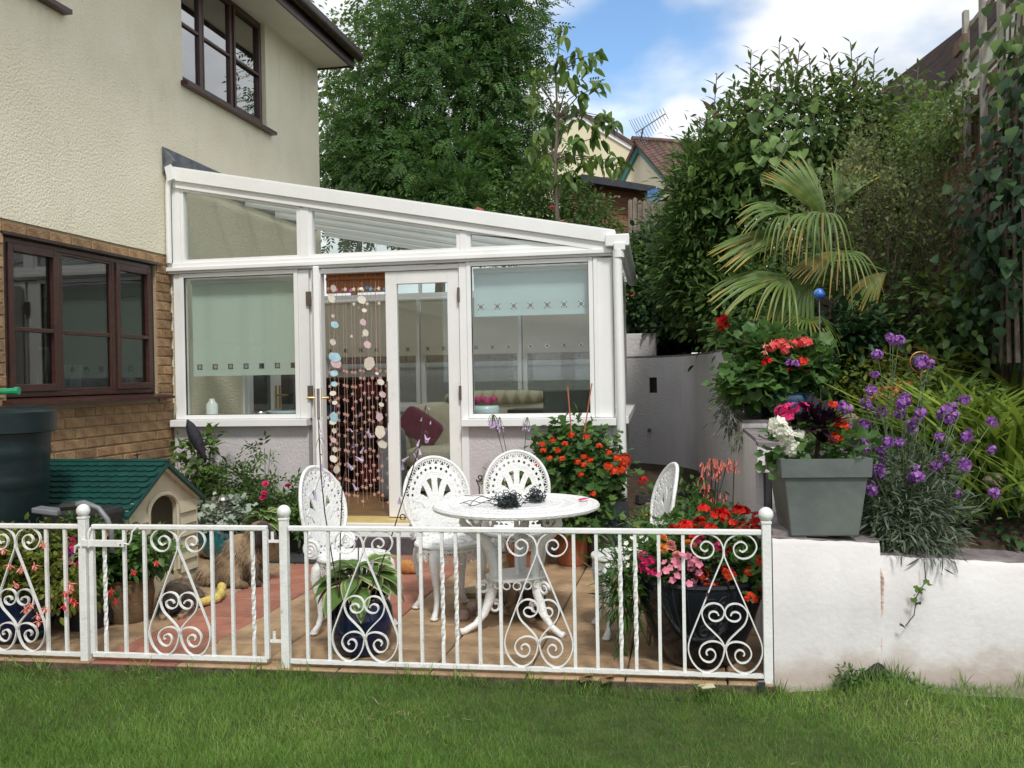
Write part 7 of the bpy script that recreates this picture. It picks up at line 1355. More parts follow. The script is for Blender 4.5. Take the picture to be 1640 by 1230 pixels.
M['kcream'] = surf('beige_plastic', (0.47,0.42,0.30), (0.55,0.50,0.37), 0.5, 6.0, bump=0.15, bscale=30, stains=((0.34,0.28,0.19), 6.0, 0.55, 0.85, 0.5)); M['kroof'] = surf('green_plastic_shingle', (0.004,0.042,0.036), (0.008,0.062,0.052), 0.42, 6.0, obj_var=0.1, bump=0.15)
KX0, KX1, KY0, KY1, KE, KR = -4.20, -3.325, 5.02, 5.84, 0.60, 0.865; KM = (KY0+KY1)/2
kn = thing('dog_kennel', 'beige plastic dog kennel with dark green shingled roof and arched doorway', 'kennel', ((KX0+KX1)/2, KM, 0))
b = MB(); b.box(KX0+.03,KX1-.06,KY0+.02,KY0+.04,0.0,KE); b.box(KX0+.03,KX1-.06,KY1-.04,KY1-.02,0.0,KE); b.box(KX0+.03,KX0+.05,KY0+.04,KY1-.04,0,KE); b.box(KX0+.05,KX1-.06,KY0+.04,KY1-.04,0.03,0.05); part('walls', b, M['kcream'], kn)
# front with arched opening
ay0, ay1, az, ab_ = KM-0.155, KM+0.155, 0.55, 0.14; arch = [(KM+0.155*math.cos(t), az+0.095*math.sin(t)) for t in np.linspace(0, math.pi, 13)]
b = MB(); x0, x1 = KX1-0.055, KX1-0.035; b.box(x0,x1,KY0+.02,ay0,0.0,KE); b.box(x0,x1,ay1,KY1-.02,0,KE); b.box(x0,x1,ay0,ay1,0,ab_)
top = [(KM, KR-0.02),(KY0+0.02,KE),(ay0,KE),(ay0,az)]; rt_ = [(KM, KR-0.02),(KM,az+0.095)]
half = [(ay1, az)]+arch[1:7]+[(KM, KR-0.02),(KY1-.02,KE),(ay1,KE)]; b.prism([(x0,y,z) for y,z in half], (x1-x0,0,0)); half2 = [(ay0, az)]+arch[-2:5:-1]+[(KM, KR-0.02),(KY0+.02,KE),(ay0,KE)]; b.prism([(x0,y,z) for y,z in half2], (x1-x0,0,0)); part('front_wall', b, M['kcream'], kn)
part('arch_trim', MB().tube([(KX1-0.025,ay1+.012,ab_),(KX1-0.025,ay1+.012,az)]+[(KX1-0.025,KM+0.167*math.cos(t),az+0.107*math.sin(t)) for t in np.linspace(0,math.pi,15)]+[(KX1-0.025,ay0-.012,az),(KX1-0.025,ay0-.012,ab_)], 0.014, 6), M['kcream'], kn)
for ya, yb2 in ((KY0+.03,ay0-0.03),(ay1+0.03,KY1-.03)):
    for k in range(7): z = 0.03+k*0.079; part('siding_board', MB().prism([(KX1-0.036,ya,z),(KX1-0.012,ya,z),(KX1-0.030,ya,z+0.074),(KX1-0.036,ya,z+0.074)], (0,yb2-ya,0)), M['kcream'], kn)
for k in range(7): z = 0.03+k*0.079; part('siding_board', MB().prism([(KX0+.05,KY0+.021,z),(KX0+.05,KY0,z),(KX0+.05,KY0+.016,z+.074),(KX0+.05,KY0+.021,z+.074)], (KX1-KX0-.13,0,0)), M['kcream'], kn)
for y in (KY0+.012, KY1-.012): part('corner_trim', MB().tube([(KX1-0.034,y,0.0),(KX1-0.034,y,KE-0.01)], 0.017, 8), M['kcream'], kn)
part('gable_trim', MB().prism([(KX1-0.035,KM,KR-0.015),(KX1-0.035,KY0+0.0,KE+.005),(KX1-0.035,KY0+0.0,KE-0.035),(KX1-0.035,KM,KR-0.06)], (0.03,0,0)), M['kcream'], kn); part('gable_trim', MB().prism([(KX1-0.035,KM,KR-0.015),(KX1-0.035,KM,KR-0.06),(KX1-0.035,KY1,KE-0.035),(KX1-0.035,KY1,KE+.005)], (0.03,0,0)), M['kcream'], kn)
for s, lab in ((-1,'roof_slope'),(1,'roof_slope')):
    ye = KM+s*(KM-KY0+0.035); ze = KE-0.02; dn_ = np.array([0, ye-KM, ze-KR]); b = MB(); b.prism([(KX0,KM,KR),(KX0,ye,ze),(KX0,ye,ze-0.022),(KX0,KM,KR-0.03)], (KX1-KX0+0.02,0,0)); rsl = part(lab, b, M['kroof'], kn)
    if s == -1:
        nrw, ncl_ = 10, 13; nn_ = unit(np.array([0, dn_[2], -dn_[1]])); nn_ = nn_ if nn_[2] > 0 else -nn_
        wd = (KX1-KX0)/ncl_
        tq = MB(); 
        for i in range(7): a = -wd*0.49+wd*0.98*i/6; tq.v.append((a, 0, 0))
        for i in range(7): a = -wd*0.49+wd*0.98*i/6; tq.v.append((a, 1, 0))
        def shingle(row):
            o_ = KR_pt = np.array([0,0,0]); L1 = np.linalg.norm(dn_)/nrw; u_ = unit(dn_); V = []; Fc = []
            for kk, hgt in ((0,0.003),(1,0.013)):
                for i in range(7): a = -wd*0.49+wd*0.98*i/6; ext_ = L1*(1.0+0.16*math.sin(math.pi*i/6))*kk; V.append(tuple(np.array([a,0,0])+u_*ext_+nn_*hgt))
            for i in range(7): a = -wd*0.49+wd*0.98*i/6; ext_ = L1*(1.0+0.16*math.sin(math.pi*i/6)); V.append(tuple(np.array([a,0,0])+u_*ext_+nn_*0.001))
            for i in range(6): Fc += [(i,i+1,8+i,7+i),(7+i,8+i,15+i,14+i)]
            return MB().add(V, Fc)
        sm_ = mesh_of('shingle', shingle(0), M['kroof'])
        for r_ in range(nrw):
            for c2 in range(ncl_+(r_ % 2)):
                x = KX0+wd*(c2+0.5)-(wd/2 if r_ % 2 else 0)
                if x+wd/2 > KX1+0.03: continue
                p = np.array([x+0.01, KM, KR])+dn_*r_/nrw; inst('shingle', sm_, rsl, p)
part('ridge', MB().tube([(KX0,KM,KR+0.004),(KX1+0.02,KM,KR+0.004)], 0.014, 6), M['kroof'], kn)
mc = thing('garden_machine', 'black box-shaped garden machine with folded grey handles between water butt and kennel', 'machine', (-3.55,4.80,0)); q = W(115,860,d=5.0)
part('body', MB().box(-3.80,-3.33,4.78,5.0,0.10,0.645), M['blackplas'], mc, bevel=0.03); M['greyplas'] = surf('grey_plastic', (0.14,0.15,0.17), (0.20,0.21,0.23), 0.4, 8.0)
part('panel', MB().obox(W(78,818,d=4.95), CR*0.068+np.array([0,0,-0.008]), CF*0.05, np.array([0,0,0.014])), M['greyplas'], mc, bevel=0.006)
for off_, r_ in ((0,0.014),(0.05,0.014),(0.09,0.010)):
    pts = [W(108,812-off_*40,d=4.95+off_), W(135,806-off_*30,d=4.95+off_), W(158,814,d=4.95+off_), W(172,832,d=4.93+off_), W(178,850,d=4.93+off_), W(180,885,d=4.93+off_)]; part('handle', MB().tube(pts, r_, 8), M['greyplas'], mc, smooth=True)
part('handle_grip', MB().tube([W(98,812,d=4.95), W(122,810,d=4.95)], 0.02, 8), M['blackplas'], mc)
for y in (4.70,5.0):
    for x in (-3.74,-3.30): part('wheel', MB().tube([(x,y-0.015,0.075),(x,y+0.015,0.075)], 0.075, 18), M['blackplas'], mc)
# dark hanging ornament in front of the left plinth
b = MB(); a0, a1 = W(300,672,d=6.9), W(330,738,d=6.9); P = [a0+(a1-a0)*f for f in np.linspace(0,1,9)]; b.tube(P, [0.006,0.030,0.042,0.048,0.046,0.040,0.030,0.018,0.006], 10); e = P[-1]; b.tube([e-np.array([0,0,-0.02]), e+CR*0.03+np.array([0,0,0.012]), e+CR*0.055+np.array([0,0,-0.002]), e+CR*0.05+np.array([0,0,-0.02])], 0.005, 6)
M['plume'] = surf('dark_feather', (0.008,0.008,0.014), (0.03,0.025,0.04), 0.8, 30.0, bump=0.6); 
wo = solo('hanging_ornament', b, M['plume'], 'slanting dark spindle-shaped ornament with a small hook in front of the camellia', 'ornament', smooth=True)
# window box brick tie-like bracket on the brick wall
b = MB(); p = W(220,735,X=HX+0.03); b.tube([p-np.array([0,0,0.03]), p+np.array([0.0,0,0.03]), p+np.array([0.02,-0.03,0.045])], 0.006, 6); b.tube([p+np.array([0,-0.04,0.03]), p+np.array([0,0.05,0.035])], 0.006, 6); b.tube([p+np.array([-0.05,0,0]), p], 0.006, 6); solo('wall_bracket', b, M['darkstem'], 'small dark metal tap fixed to the brick wall above the kennel', 'tap')

# ================================================================ PLANTER AND THINGS ON THE WALL AND BANK
M['zinc'] = surf('zinc_planter', (0.12,0.14,0.138), (0.18,0.20,0.195), 0.45, 3.0, bump=0.15, bscale=25, stains=((0.24,0.20,0.17), 5.0, 0.55, 0.85, 0.5), metal=0.15)
pc = np.array([0.548, 4.44, 0.0]); pz0 = 0.64; pz1 = 0.985; ang = R(6); ex = np.array([math.cos(ang), math.sin(ang), 0]); ey = np.array([-math.sin(ang), math.cos(ang), 0])
def frus(b, w0, w1, z0, z1):
    P = [pc+ex*s1*w+ey*s2*w+np.array([0,0,z]) for w, z in ((w0,z0),(w1,z1)) for s1, s2 in ((-1,-1),(1,-1),(1,1),(-1,1))]; b.add(P, [(0,3,2,1),(0,1,5,4),(1,2,6,5),(2,3,7,6),(3,0,4,7)]); return b
pl = thing('planter', 'square grey metal planter tapering to its base on the corner of the wall', 'planter', (pc[0],pc[1],pz0)); part('body', frus(MB(), 0.146, 0.180, pz0, pz1-0.075), M['zinc'], pl, bevel=0.006)
b = frus(MB(), 0.192, 0.196, pz1-0.08, pz1); frus(b, 0.172, 0.172, pz1-0.08, pz1); P = [pc+ex*s1*w+ey*s2*w+np.array([0,0,pz1]) for w in (0.196,0.172) for s1, s2 in ((-1,-1),(1,-1),(1,1),(-1,1))]; b.add(P, [(0,1,5,4),(1,2,6,5),(2,3,7,6),(3,0,4,7)]); part('rim', b, M['zinc'], pl)
part('soil', MB().obox(pc+np.array([0,0,pz1-0.03]), ex*0.17, ey*0.17, (0,0,0.01)), M['soil'], pl)
pf = thing('planter_flowers', 'white begonias, a pink geranium and red begonias growing round the planter rim', 'flowers', (pc[0],pc[1],pz1-0.02)); P, D, Nn, v = crown([((0.39,4.40,1.02),(0.05,0.12,0.07)),((0.70,4.42,1.01),(0.06,0.12,0.07)),((0.60,4.60,0.99),(0.10,0.04,0.04))], 45, 5, 0.03, rg, 0.2, 0.1); leaves('foliage', [(T_LOBE, P, D, Nn, 0.062*(0.7+0.5*rg.random(len(P))), v)], G['gera'], pf)
blooms(pf, 'white', [(1247,682),(1256,698),(1268,712),(1275,702),(1250,690),(1262,720)], 4.16, 1.0); blooms(pf, 'hot', [(1252,660),(1262,655),(1275,652),(1284,655),(1266,664),(1257,668)], 4.22, 0.82); blooms(pf, 'scarlet', [(1342,688),(1350,682),(1340,706),(1348,676),(1337,700),(1333,650)], 4.2, 0.62)
ae_ = thing('aeonium', 'almost black rosette succulent in the middle of the planter', 'succulent', (pc[0]-0.01,pc[1],pz1-0.02)); am = [leafmesh('leaf', [(tpl(4, lambda t: 0.42*(t**0.6)*(1.05-t**5) if 0 < t < 1 else 0, 0.15, -0.15), np.zeros((1,3)), np.array([[0,1.0,0]]), np.array([[0,0,1.0]]), 1.0, a)], G['aeon']) for a in (0.1,0.4,0.8)]
for (u, v, s) in ((1312,682,1.0),(1288,680,0.75),(1330,672,0.7),(1318,710,0.7),(1296,660,0.6)):
    c = W(u, v, d=4.22)
    for k in range(26 if s > 0.9 else 15):
        a = k*2.4; el = 1.25-1.25*(k/26 if s > .9 else k/15); nrm_ = -CF*0.7+np.array([0,0,0.7]); ax_ = unit(np.cross(nrm_, CR)); dr = unit(nrm_)*math.sin(el)+(CR*math.cos(a)+ax_*math.sin(a))*math.cos(el); leaf_at(ae_, am[k % 3], c, dr, s*(0.085+0.075*(1-el/1.25)))
part('stems', MB().tube([(pc[0],pc[1],pz1-0.03), W(1312,690,d=4.24)], 0.012, 6), M['darkstem'], ae_)
# pots of geraniums behind
def hz(x, y): return max(hb(x, y), 1.0)
p = W(1265,668,d=5.75); c = (p[0]+0.02, p[1]+0.1, p[2]); pot('plant_pot', 'blue glazed pot of geraniums standing on the wall behind the planter', 'pot', c, [(0.10,0),(0.125,0.02),(0.14,0.11),(0.135,0.135),(0.145,0.15)], M['blueglaze'])
gr = bush('geranium', 'large geranium with coral and scarlet heads in the blue pot on the wall', 'flowers', (c[0],c[1],c[2]+0.12), [((c[0]-0.08,c[1]+0.02,c[2]+0.31),(0.26,0.16,0.11)),((c[0]-0.24,c[1],c[2]+0.22),(0.16,0.15,0.12)),((c[0]-0.1,c[1]+0.05,c[2]+0.40),(0.2,0.15,0.10)),((c[0]+0.08,c[1],c[2]+0.32),(0.14,0.12,0.08))], 210, 7, 0.05, T_LOBE, 0.08, G['gera'], 101, stems=12, sr=0.004)
b = MB(); blooms(gr, 'coral', [(1236,558),(1246,552),(1256,553),(1262,560),(1280,548),(1288,551),(1272,550)], 5.7, 1.0, stem_to=(c[0],c[1],c[2]+0.25)); blooms(gr, 'red', [(1230,580),(1279,580),(1288,584),(1294,592),(1262,593),(1284,578)], 5.7, 0.8, stem_to=(c[0],c[1],c[2]+0.25)); blooms(gr, 'purple', [(1266,575),(1270,585),(1265,582)], 5.65, 0.7); part('stems', b, M['stem'], gr)
for u, v in ((1226,562),(1225,552),(1236,548)): bloom('fuchsiaw', gr, W(u,v,d=5.7), 1.0, 0.2, 'flower')
p = W(1180,584,d=6.8); c = (p[0]+0.05,p[1]+0.1,p[2]); pot('plant_pot', 'small dark plastic pot at the top corner of the side wall', 'pot', c, [(0.055,0),(0.075,0.08),(0.085,0.085),(0.085,0.10)], M['blackplas'])
g2 = bush('geranium', 'geranium with one scarlet head at the top corner of the side wall', 'flowers', (c[0],c[1],c[2]+0.08), [((c[0]-0.02,c[1],c[2]+0.22),(0.17,0.13,0.12)),((c[0]+0.12,c[1],c[2]+0.20),(0.13,0.12,0.14))], 100, 8, 0.05, T_OVAL4, 0.06, G['gera'], 102, stems=10, sr=0.004); blooms(g2, 'red', [(1151,515),(1157,520),(1154,526),(1162,521),(1160,508)], 6.75, 0.85)
for u, v in ((1188,536),(1192,545),(1190,551)): bloom('rosepink', g2, W(u,v,d=6.6), 0.6)
for u, v in ((1187,572),(1190,580),(1196,576),(1184,568)): bloom('fuchsiaw', g2, W(u,v,d=6.5), 1.0, 0.2, 'flower')
bush('rosemary', 'dark trailing shrub hanging over the side wall', 'shrub', (0.42,6.3,1.1), [((0.34,6.35,1.22),(0.12,0.25,0.12)),((0.24,6.4,1.12),(0.07,0.25,0.13)),((0.26,6.1,1.0),(0.05,0.15,0.10)),((0.42,6.5,1.3),(0.15,0.25,0.1)),((0.20,6.5,1.26),(0.05,0.1,0.08))], 140, 12, 0.035, T_NARROW, 0.055, G['grey'], 103, stems=12, sr=0.003, droop=0.6)
p = W(1215,668,d=5.95)
pot('plant_pot', 'black nursery pot left of the blue glazed pot on the wall', 'pot', (p[0],p[1]+0.1,p[2]), [(0.075,0),(0.10,0.15),(0.105,0.155),(0.105,0.17)], M['blackplas'])
def onbank(x, y): return (x, y, hb(x, y)-0.02)
def bx_(nm, lab, cat, u, v, d, ru, rv, ncl, per, cr, tp, size, mat, seed, **k):
    p = W(u, v, d=d); return bush(nm, lab, cat, (p[0], p[1]+0.05, hb(p[0], p[1])-0.02), [((p[0],p[1],p[2]),(ru,ru*0.8,rv))]+k.pop('more', []), ncl, per, cr, tp, size, mat, seed, **k)
# wallflower with purple heads
wl_ = bush('wallflower', 'grey leaved wallflower with many purple flower heads sprawling over the wall', 'flowers', (0.98,4.55,0.52), [((0.93,4.58,0.74),(0.20,0.14,0.12)),((1.06,4.58,0.68),(0.15,0.13,0.11)),((0.88,4.50,0.66),(0.11,0.10,0.08)),((1.0,4.46,0.60),(0.15,0.07,0.06)),((0.97,4.66,0.90),(0.22,0.12,0.12))], 400, 10, 0.035, T_NARROW, 0.066, G['grey'], 110, stems=16, sr=0.003, droop=0.1)
b = MB(); WH = [(1401,600),(1395,625),(1346,650),(1356,655),(1386,645),(1392,652),(1449,638),(1443,648),(1452,645),(1430,545),(1405,568),(1480,575),(1475,582),(1488,583),(1365,685),(1372,700),(1384,680),(1412,660),(1441,663),(1460,680),(1468,670),(1462,690),(1475,660),(1516,655),(1510,665),(1525,652),(1530,665),(1520,672),(1545,640),(1505,700),(1550,692),(1548,700),(1512,730),(1515,738),(1410,722),(1413,732),(1440,708),(1422,708),(1345,730),(1355,740),(1350,735),(1408,752),(1405,760),(1466,750),(1470,762),(1462,765),(1500,745),(1496,755),(1545,745),(1543,741),(1391,775),(1396,785),(1385,718),(1590,675),(1588,720),(1592,790),(1534,792),(1516,825),(1463,895),(1461,900),(1370,715),(1378,710),(1440,545),(1425,540)]
for u, v in WH:
    d_ = rg.uniform(4.15,4.4) if v > 700 else rg.uniform(4.35,4.7); p = W(u, v, d=d_); q = np.array([0.98+rg.normal()*0.08, 4.55+rg.normal()*0.05, 0.62]); b.tube([q, (p+q)/2+np.array([0,0,-0.05])+rg.normal(size=3)*0.015, p], 0.0022, 4, False); bloom('wall', wl_, p, rg.uniform(0.95,1.5), 0.9)
    n_ = 9; f = np.linspace(0.45,0.92,n_); L2 = q+(p-q)*f[:,None]; leaves('stem_leaves', [(T_NARROW, L2, rg.normal(size=(n_,3))+[0,0,0.5], rg.normal(size=(n_,3)), 0.045, rg.random(n_))], G['grey'], wl_)
part('flower_stems', b, M['stem'], wl_)
b = MB(); P = [W(u,v,d=4.085) for u,v in ((1480,900),(1483,930),(1468,955),(1464,985),(1450,1003))]; ts = thing('trailing_stem', 'single thin leafy stem hanging down the white wall', 'stem', P[-1]); b.tube(P, 0.0022, 4, False); part('stem', b, M['darkstem'], ts)
pp = np.array([W(u,v,d=4.075) for u,v in ((1484,938),(1476,942),(1466,950),(1462,944),(1470,970),(1490,935),(1480,948),(1450,1003),(1462,955))]); leaves('leaves', [(T_LOBE, pp, rg.normal(size=pp.shape), -CF+rg.normal(size=pp.shape)*0.4, 0.032, rg.random(len(pp)))], G['gera'], ts)
# strap-leaved clumps
def straps(nm, lab, u, v, d, n, L0, L1, mat, seed, lean=0.6, spread=0.10):
    rgs = np.random.default_rng(seed); p = W(u, v, d=d); base = np.array([p[0], p[1], hb(p[0], p[1])-0.03]); t = thing(nm, lab, 'plant', base); a = rgs.uniform(0,6.28,n); ln = rgs.uniform(0.1,lean,n); P = base+np.stack([rgs.normal(size=n)*spread, rgs.normal(size=n)*spread*0.7, np.zeros(n)],1); D = np.stack([np.cos(a)*ln, np.sin(a)*ln, np.ones(n)],1); Nn = np.stack([-np.cos(a), -np.sin(a), ln],1)*-1
    leaves('leaves', [(T_STRAP, P, D, np.stack([np.cos(a)*-1,np.sin(a)*-1,ln*1.0],1)*-1.0*-1, rgs.uniform(L0,L1,n), rgs.random(n))], mat, t); return t
straps('crocosmia', 'bright yellow-green strap-leaved clump filling the right edge of the bed', 1600, 780, 4.95, 150, 0.45, 0.72, G['strap'], 120, 0.5, 0.16); straps('crocosmia', 'strap-leaved clump directly behind the wallflower', 1530, 760, 5.25, 90, 0.40, 0.60, G['strap'], 121, 0.45, 0.14); straps('iris', 'upright pale green sword leaves in the middle of the bed', 1475, 700, 5.5, 34, 0.35, 0.5, G['strap'], 122, 0.25, 0.08)
straps('daylily', 'arching strap leaves drooping over the right end of the wall', 1630, 850, 4.55, 70, 0.30, 0.50, G['strap'], 123, 0.9, 0.14); straps('iris', 'thin upright green blades between statue and geraniums', 1370, 640, 5.9, 26, 0.25, 0.42, G['strap'], 124, 0.4, 0.10); straps('yucca', 'short blue-green pointed leaves on the bare soil near the netting', 1580, 590, 6.2, 16, 0.14, 0.22, G['dark'], 125, 0.9, 0.03); straps('daylily', 'tall arching grass leaves at the right edge before the netting', 1650, 620, 5.6, 30, 0.5, 0.75, G['strap'], 126, 0.8, 0.1)
bx_('euphorbia', 'yellow-green leafy mound beneath the copper ringed ball', 'plant', 1420, 610, 6.1, 0.28, 0.14, 130, 8, 0.05, T_OVAL, 0.05, G['yellow'], 130); bx_('coleus', 'small clump of orange leaves beside the yellow-green mound', 'plant', 1425, 570, 6.4, 0.09, 0.05, 16, 7, 0.03, T_OVAL, 0.05, G['orange'], 131, stems=2); bx_('coleus', 'patch of orange-red leaves low behind the purple wallflower', 'plant', 1430, 632, 5.5, 0.09, 0.045, 14, 7, 0.03, T_OVAL, 0.05, G['orange'], 132, stems=2)
bx_('spiraea', 'light green low bush left of the statue', 'shrub', 1335, 600, 6.3, 0.24, 0.14, 110, 8, 0.05, T_OVAL, 0.045, G['hedge'], 133); bx_('lamium', 'pale leafy plant in the middle of the bed behind the wallflower', 'plant', 1520, 640, 5.6, 0.22, 0.12, 80, 8, 0.05, T_OVAL4, 0.06, G['lime'], 134); bx_('bergenia', 'fresh green broad leaves near the solar stake light', 'plant', 1500, 600, 5.9, 0.15, 0.10, 40, 6, 0.05, T_OVAL4, 0.085, G['yellow'], 135); bx_('hydrangea', 'dark low leafy shrub under the palm', 'shrub', 1352, 535, 6.3, 0.24, 0.14, 110, 9, 0.07, T_OVAL4, 0.08, G['dark'], 136); bx_('buddleja', 'dark shrub behind the strap leaves under the netting', 'shrub', 1610, 560, 6.6, 0.5, 0.25, 150, 8, 0.07, T_OVAL4, 0.075, G['dark'], 137)
bx_('heuchera', 'dark green low leaves under the right end of the wallflower', 'plant', 1580, 850, 4.7, 0.3, 0.09, 80, 7, 0.05, T_OVAL4, 0.06, G['dark'], 138)
# ground cover over the soil of the bank
n = 9000; x = rg.uniform(0.45, 2.3, n); y = rg.uniform(4.75, 8.5, n); keep = (np.sin(x*4.1+y*1.7)+np.sin(y*3.3-x*2.2)+rg.normal(size=n)*0.6 > -0.2) & (x > wx(y)+0.15) & ~((x > 1.35) & (y > 5.7) & (y < 6.9)); x, y = x[keep], y[keep]; z = np.array([hb(a, c2) for a, c2 in zip(x, y)])+rg.random(len(x))*0.10
gc = leaves('ground_cover', [(T_OVAL4, np.stack([x,y,z],1), rg.normal(size=(len(x),3))+[0,-0.2,0.4], rg.normal(size=(len(x),3))*0.5+[0,0,1], 0.03+0.05*rg.random(len(x)), rg.random(len(x)))], G['hedge'], None, 'stuff')
# ornaments
M['blueball'] = surf('blue_glass_ball', (0.01,0.04,0.35), (0.05,0.22,0.65), 0.06, 25.0, coat=1.0); p = W(1312,471,d=5.8); o = thing('glass_ball', 'shiny blue glass ball on a thin stick under the palm fronds', 'ornament', (p[0],p[1],hb(p[0],p[1])-0.02)); part('ball', MB().ball(p, 0.036, 16, 10), M['blueball'], o, smooth=True); part('stick', MB().tube([(p[0],p[1],hb(p[0],p[1])-0.03), p], 0.004, 5), M['coping'], o)
M['violetball'] = surf('violet_glass_ball', (0.03,0.02,0.12), (0.14,0.07,0.34), 0.08, 25.0, coat=1.0); p = W(1474,580,d=5.6); o = thing('glass_ball', 'dark violet ball in a round copper ring among the bed plants', 'ornament', (p[0],p[1],hb(p[0],p[1])-0.02)); part('ball', MB().ball(p, 0.043, 16, 10), M['violetball'], o, smooth=True); M['copper'] = surf('copper', (0.30,0.11,0.06), (0.42,0.18,0.10), 0.4, 9.0, metal=0.6)
part('ring', MB().tube([p+CR*0.062*math.cos(t)+np.array([0,0,0.062*math.sin(t)]) for t in np.linspace(0,6.28,25)], 0.0045, 6), M['copper'], o); part('stick', MB().tube([(p[0],p[1],hb(p[0],p[1])-0.03), p-np.array([0,0,0.06])], 0.004, 5), M['copper'], o)
M['stone'] = surf('pale_stone', (0.30,0.25,0.17), (0.44,0.38,0.28), 0.9, 20.0, bump=0.5, bscale=60); p = W(1360,640,d=5.75); x, y, z = p; z = min(z, hb(x,y)+0.02); s = 0.18; b = MB()
b.ball((x,y,z+s*0.88), (s*0.15,s*0.15,s*0.17)); b.ball((x,y,z+s*0.56), (s*0.17,s*0.13,s*0.24)); b.ball((x,y,z+s*0.32), (s*0.20,s*0.15,s*0.14)); b.tube([(x+s*.1,y,z+s*.68),(x+s*.26,y-s*.1,z+s*.55),(x+s*.12,y-s*.2,z+s*.5)], s*0.055, 6); b.tube([(x-s*.1,y,z+s*.68),(x-s*.26,y-s*.1,z+s*.52),(x-s*.14,y-s*.18,z+s*.34)], s*0.055, 6); b.tube([(x+s*.08,y,z+s*.3),(x+s*.14,y-s*.2,z+s*.22),(x+s*.12,y-s*.2,z)], s*0.075, 6); b.tube([(x-s*.08,y,z+s*.3),(x-s*.12,y-s*.2,z+s*.2),(x-s*.1,y-s*.18,z)], s*0.075, 6); b.box(x-s*.22,x+s*.22,y-s*.28,y+s*.18,z-s*.12,z+s*.02); solo('statue', b, M['stone'], 'small pale stone figure of a child among the bed plants', 'statue', smooth='auto')
p = W(1586,636,d=5.35); x, y, z = p; o = thing('solar_light', 'small round stainless steel solar light on a stake in the bed', 'lamp', (x,y,hb(x,y)-0.02)); part('can', MB().lathe([(0.001,-0.025),(0.028,-0.025),(0.031,0.0),(0.031,0.02),(0.026,0.024),(0.001,0.022)], (x,y,z), 18), M['silver'], o); part('stake', MB().tube([(x,y,hb(x,y)-0.02),(x,y,z-0.02)], 0.006, 6), M['silver'], o)
p = W(1592,800,d=4.75); x, y, z = p; b = MB(); b.lathe([(0.001,-0.07),(0.035,-0.07),(0.058,-0.02),(0.055,0.03),(0.03,0.055),(0.034,0.065),(0.028,0.065)], (x,y,max(z,hb(x,y)+0.05)), 20); solo('vase', b, M['stone'], 'round pale clay vase half hidden by strap leaves near the right edge', 'vase', smooth='auto')

# ================================================================ DOGS AND TOYS
def furm(name, stops, axis=2):
    m, nt, N, L = new_mat(name); out = N('ShaderNodeOutputMaterial'); b = N('ShaderNodeBsdfPrincipled'); b.inputs['Roughness'].default_value = 0.8; b.inputs['Sheen Weight'].default_value = 0.2; at = N('ShaderNodeAttribute'); at.attribute_name = 'var'; r = N('ShaderNodeValToRGB'); L(at.outputs['Fac'], r.inputs[0]); L(r.outputs[0], b.inputs['Base Color']); L(b.outputs[0], out.inputs[0])
    els = r.color_ramp.elements; els[0].position, els[0].color = stops[0][0], (*stops[0][1], 1); els[1].position, els[1].color = stops[-1][0], (*stops[-1][1], 1)
    for p_, c_ in stops[1:-1]: e = els.new(p_); e.color = (*c_, 1)
    return m
M['fur'] = furm('fawn_fur', [(0.0,(0.008,0.007,0.006)),(0.3,(0.05,0.032,0.02)),(0.5,(0.16,0.10,0.055)),(0.75,(0.34,0.24,0.14)),(1.0,(0.50,0.42,0.32))]); M['nose'] = surf('black_nose', (0.004,0.004,0.004), (0.01,0.01,0.01), 0.2, 9.0); M['eye'] = surf('dark_eye', (0.006,0.004,0.003), (0.012,0.008,0.006), 0.05, 9.0, coat=1.0); M['tongue'] = surf('pink_tongue', (0.50,0.14,0.15), (0.60,0.20,0.20), 0.4, 9.0)
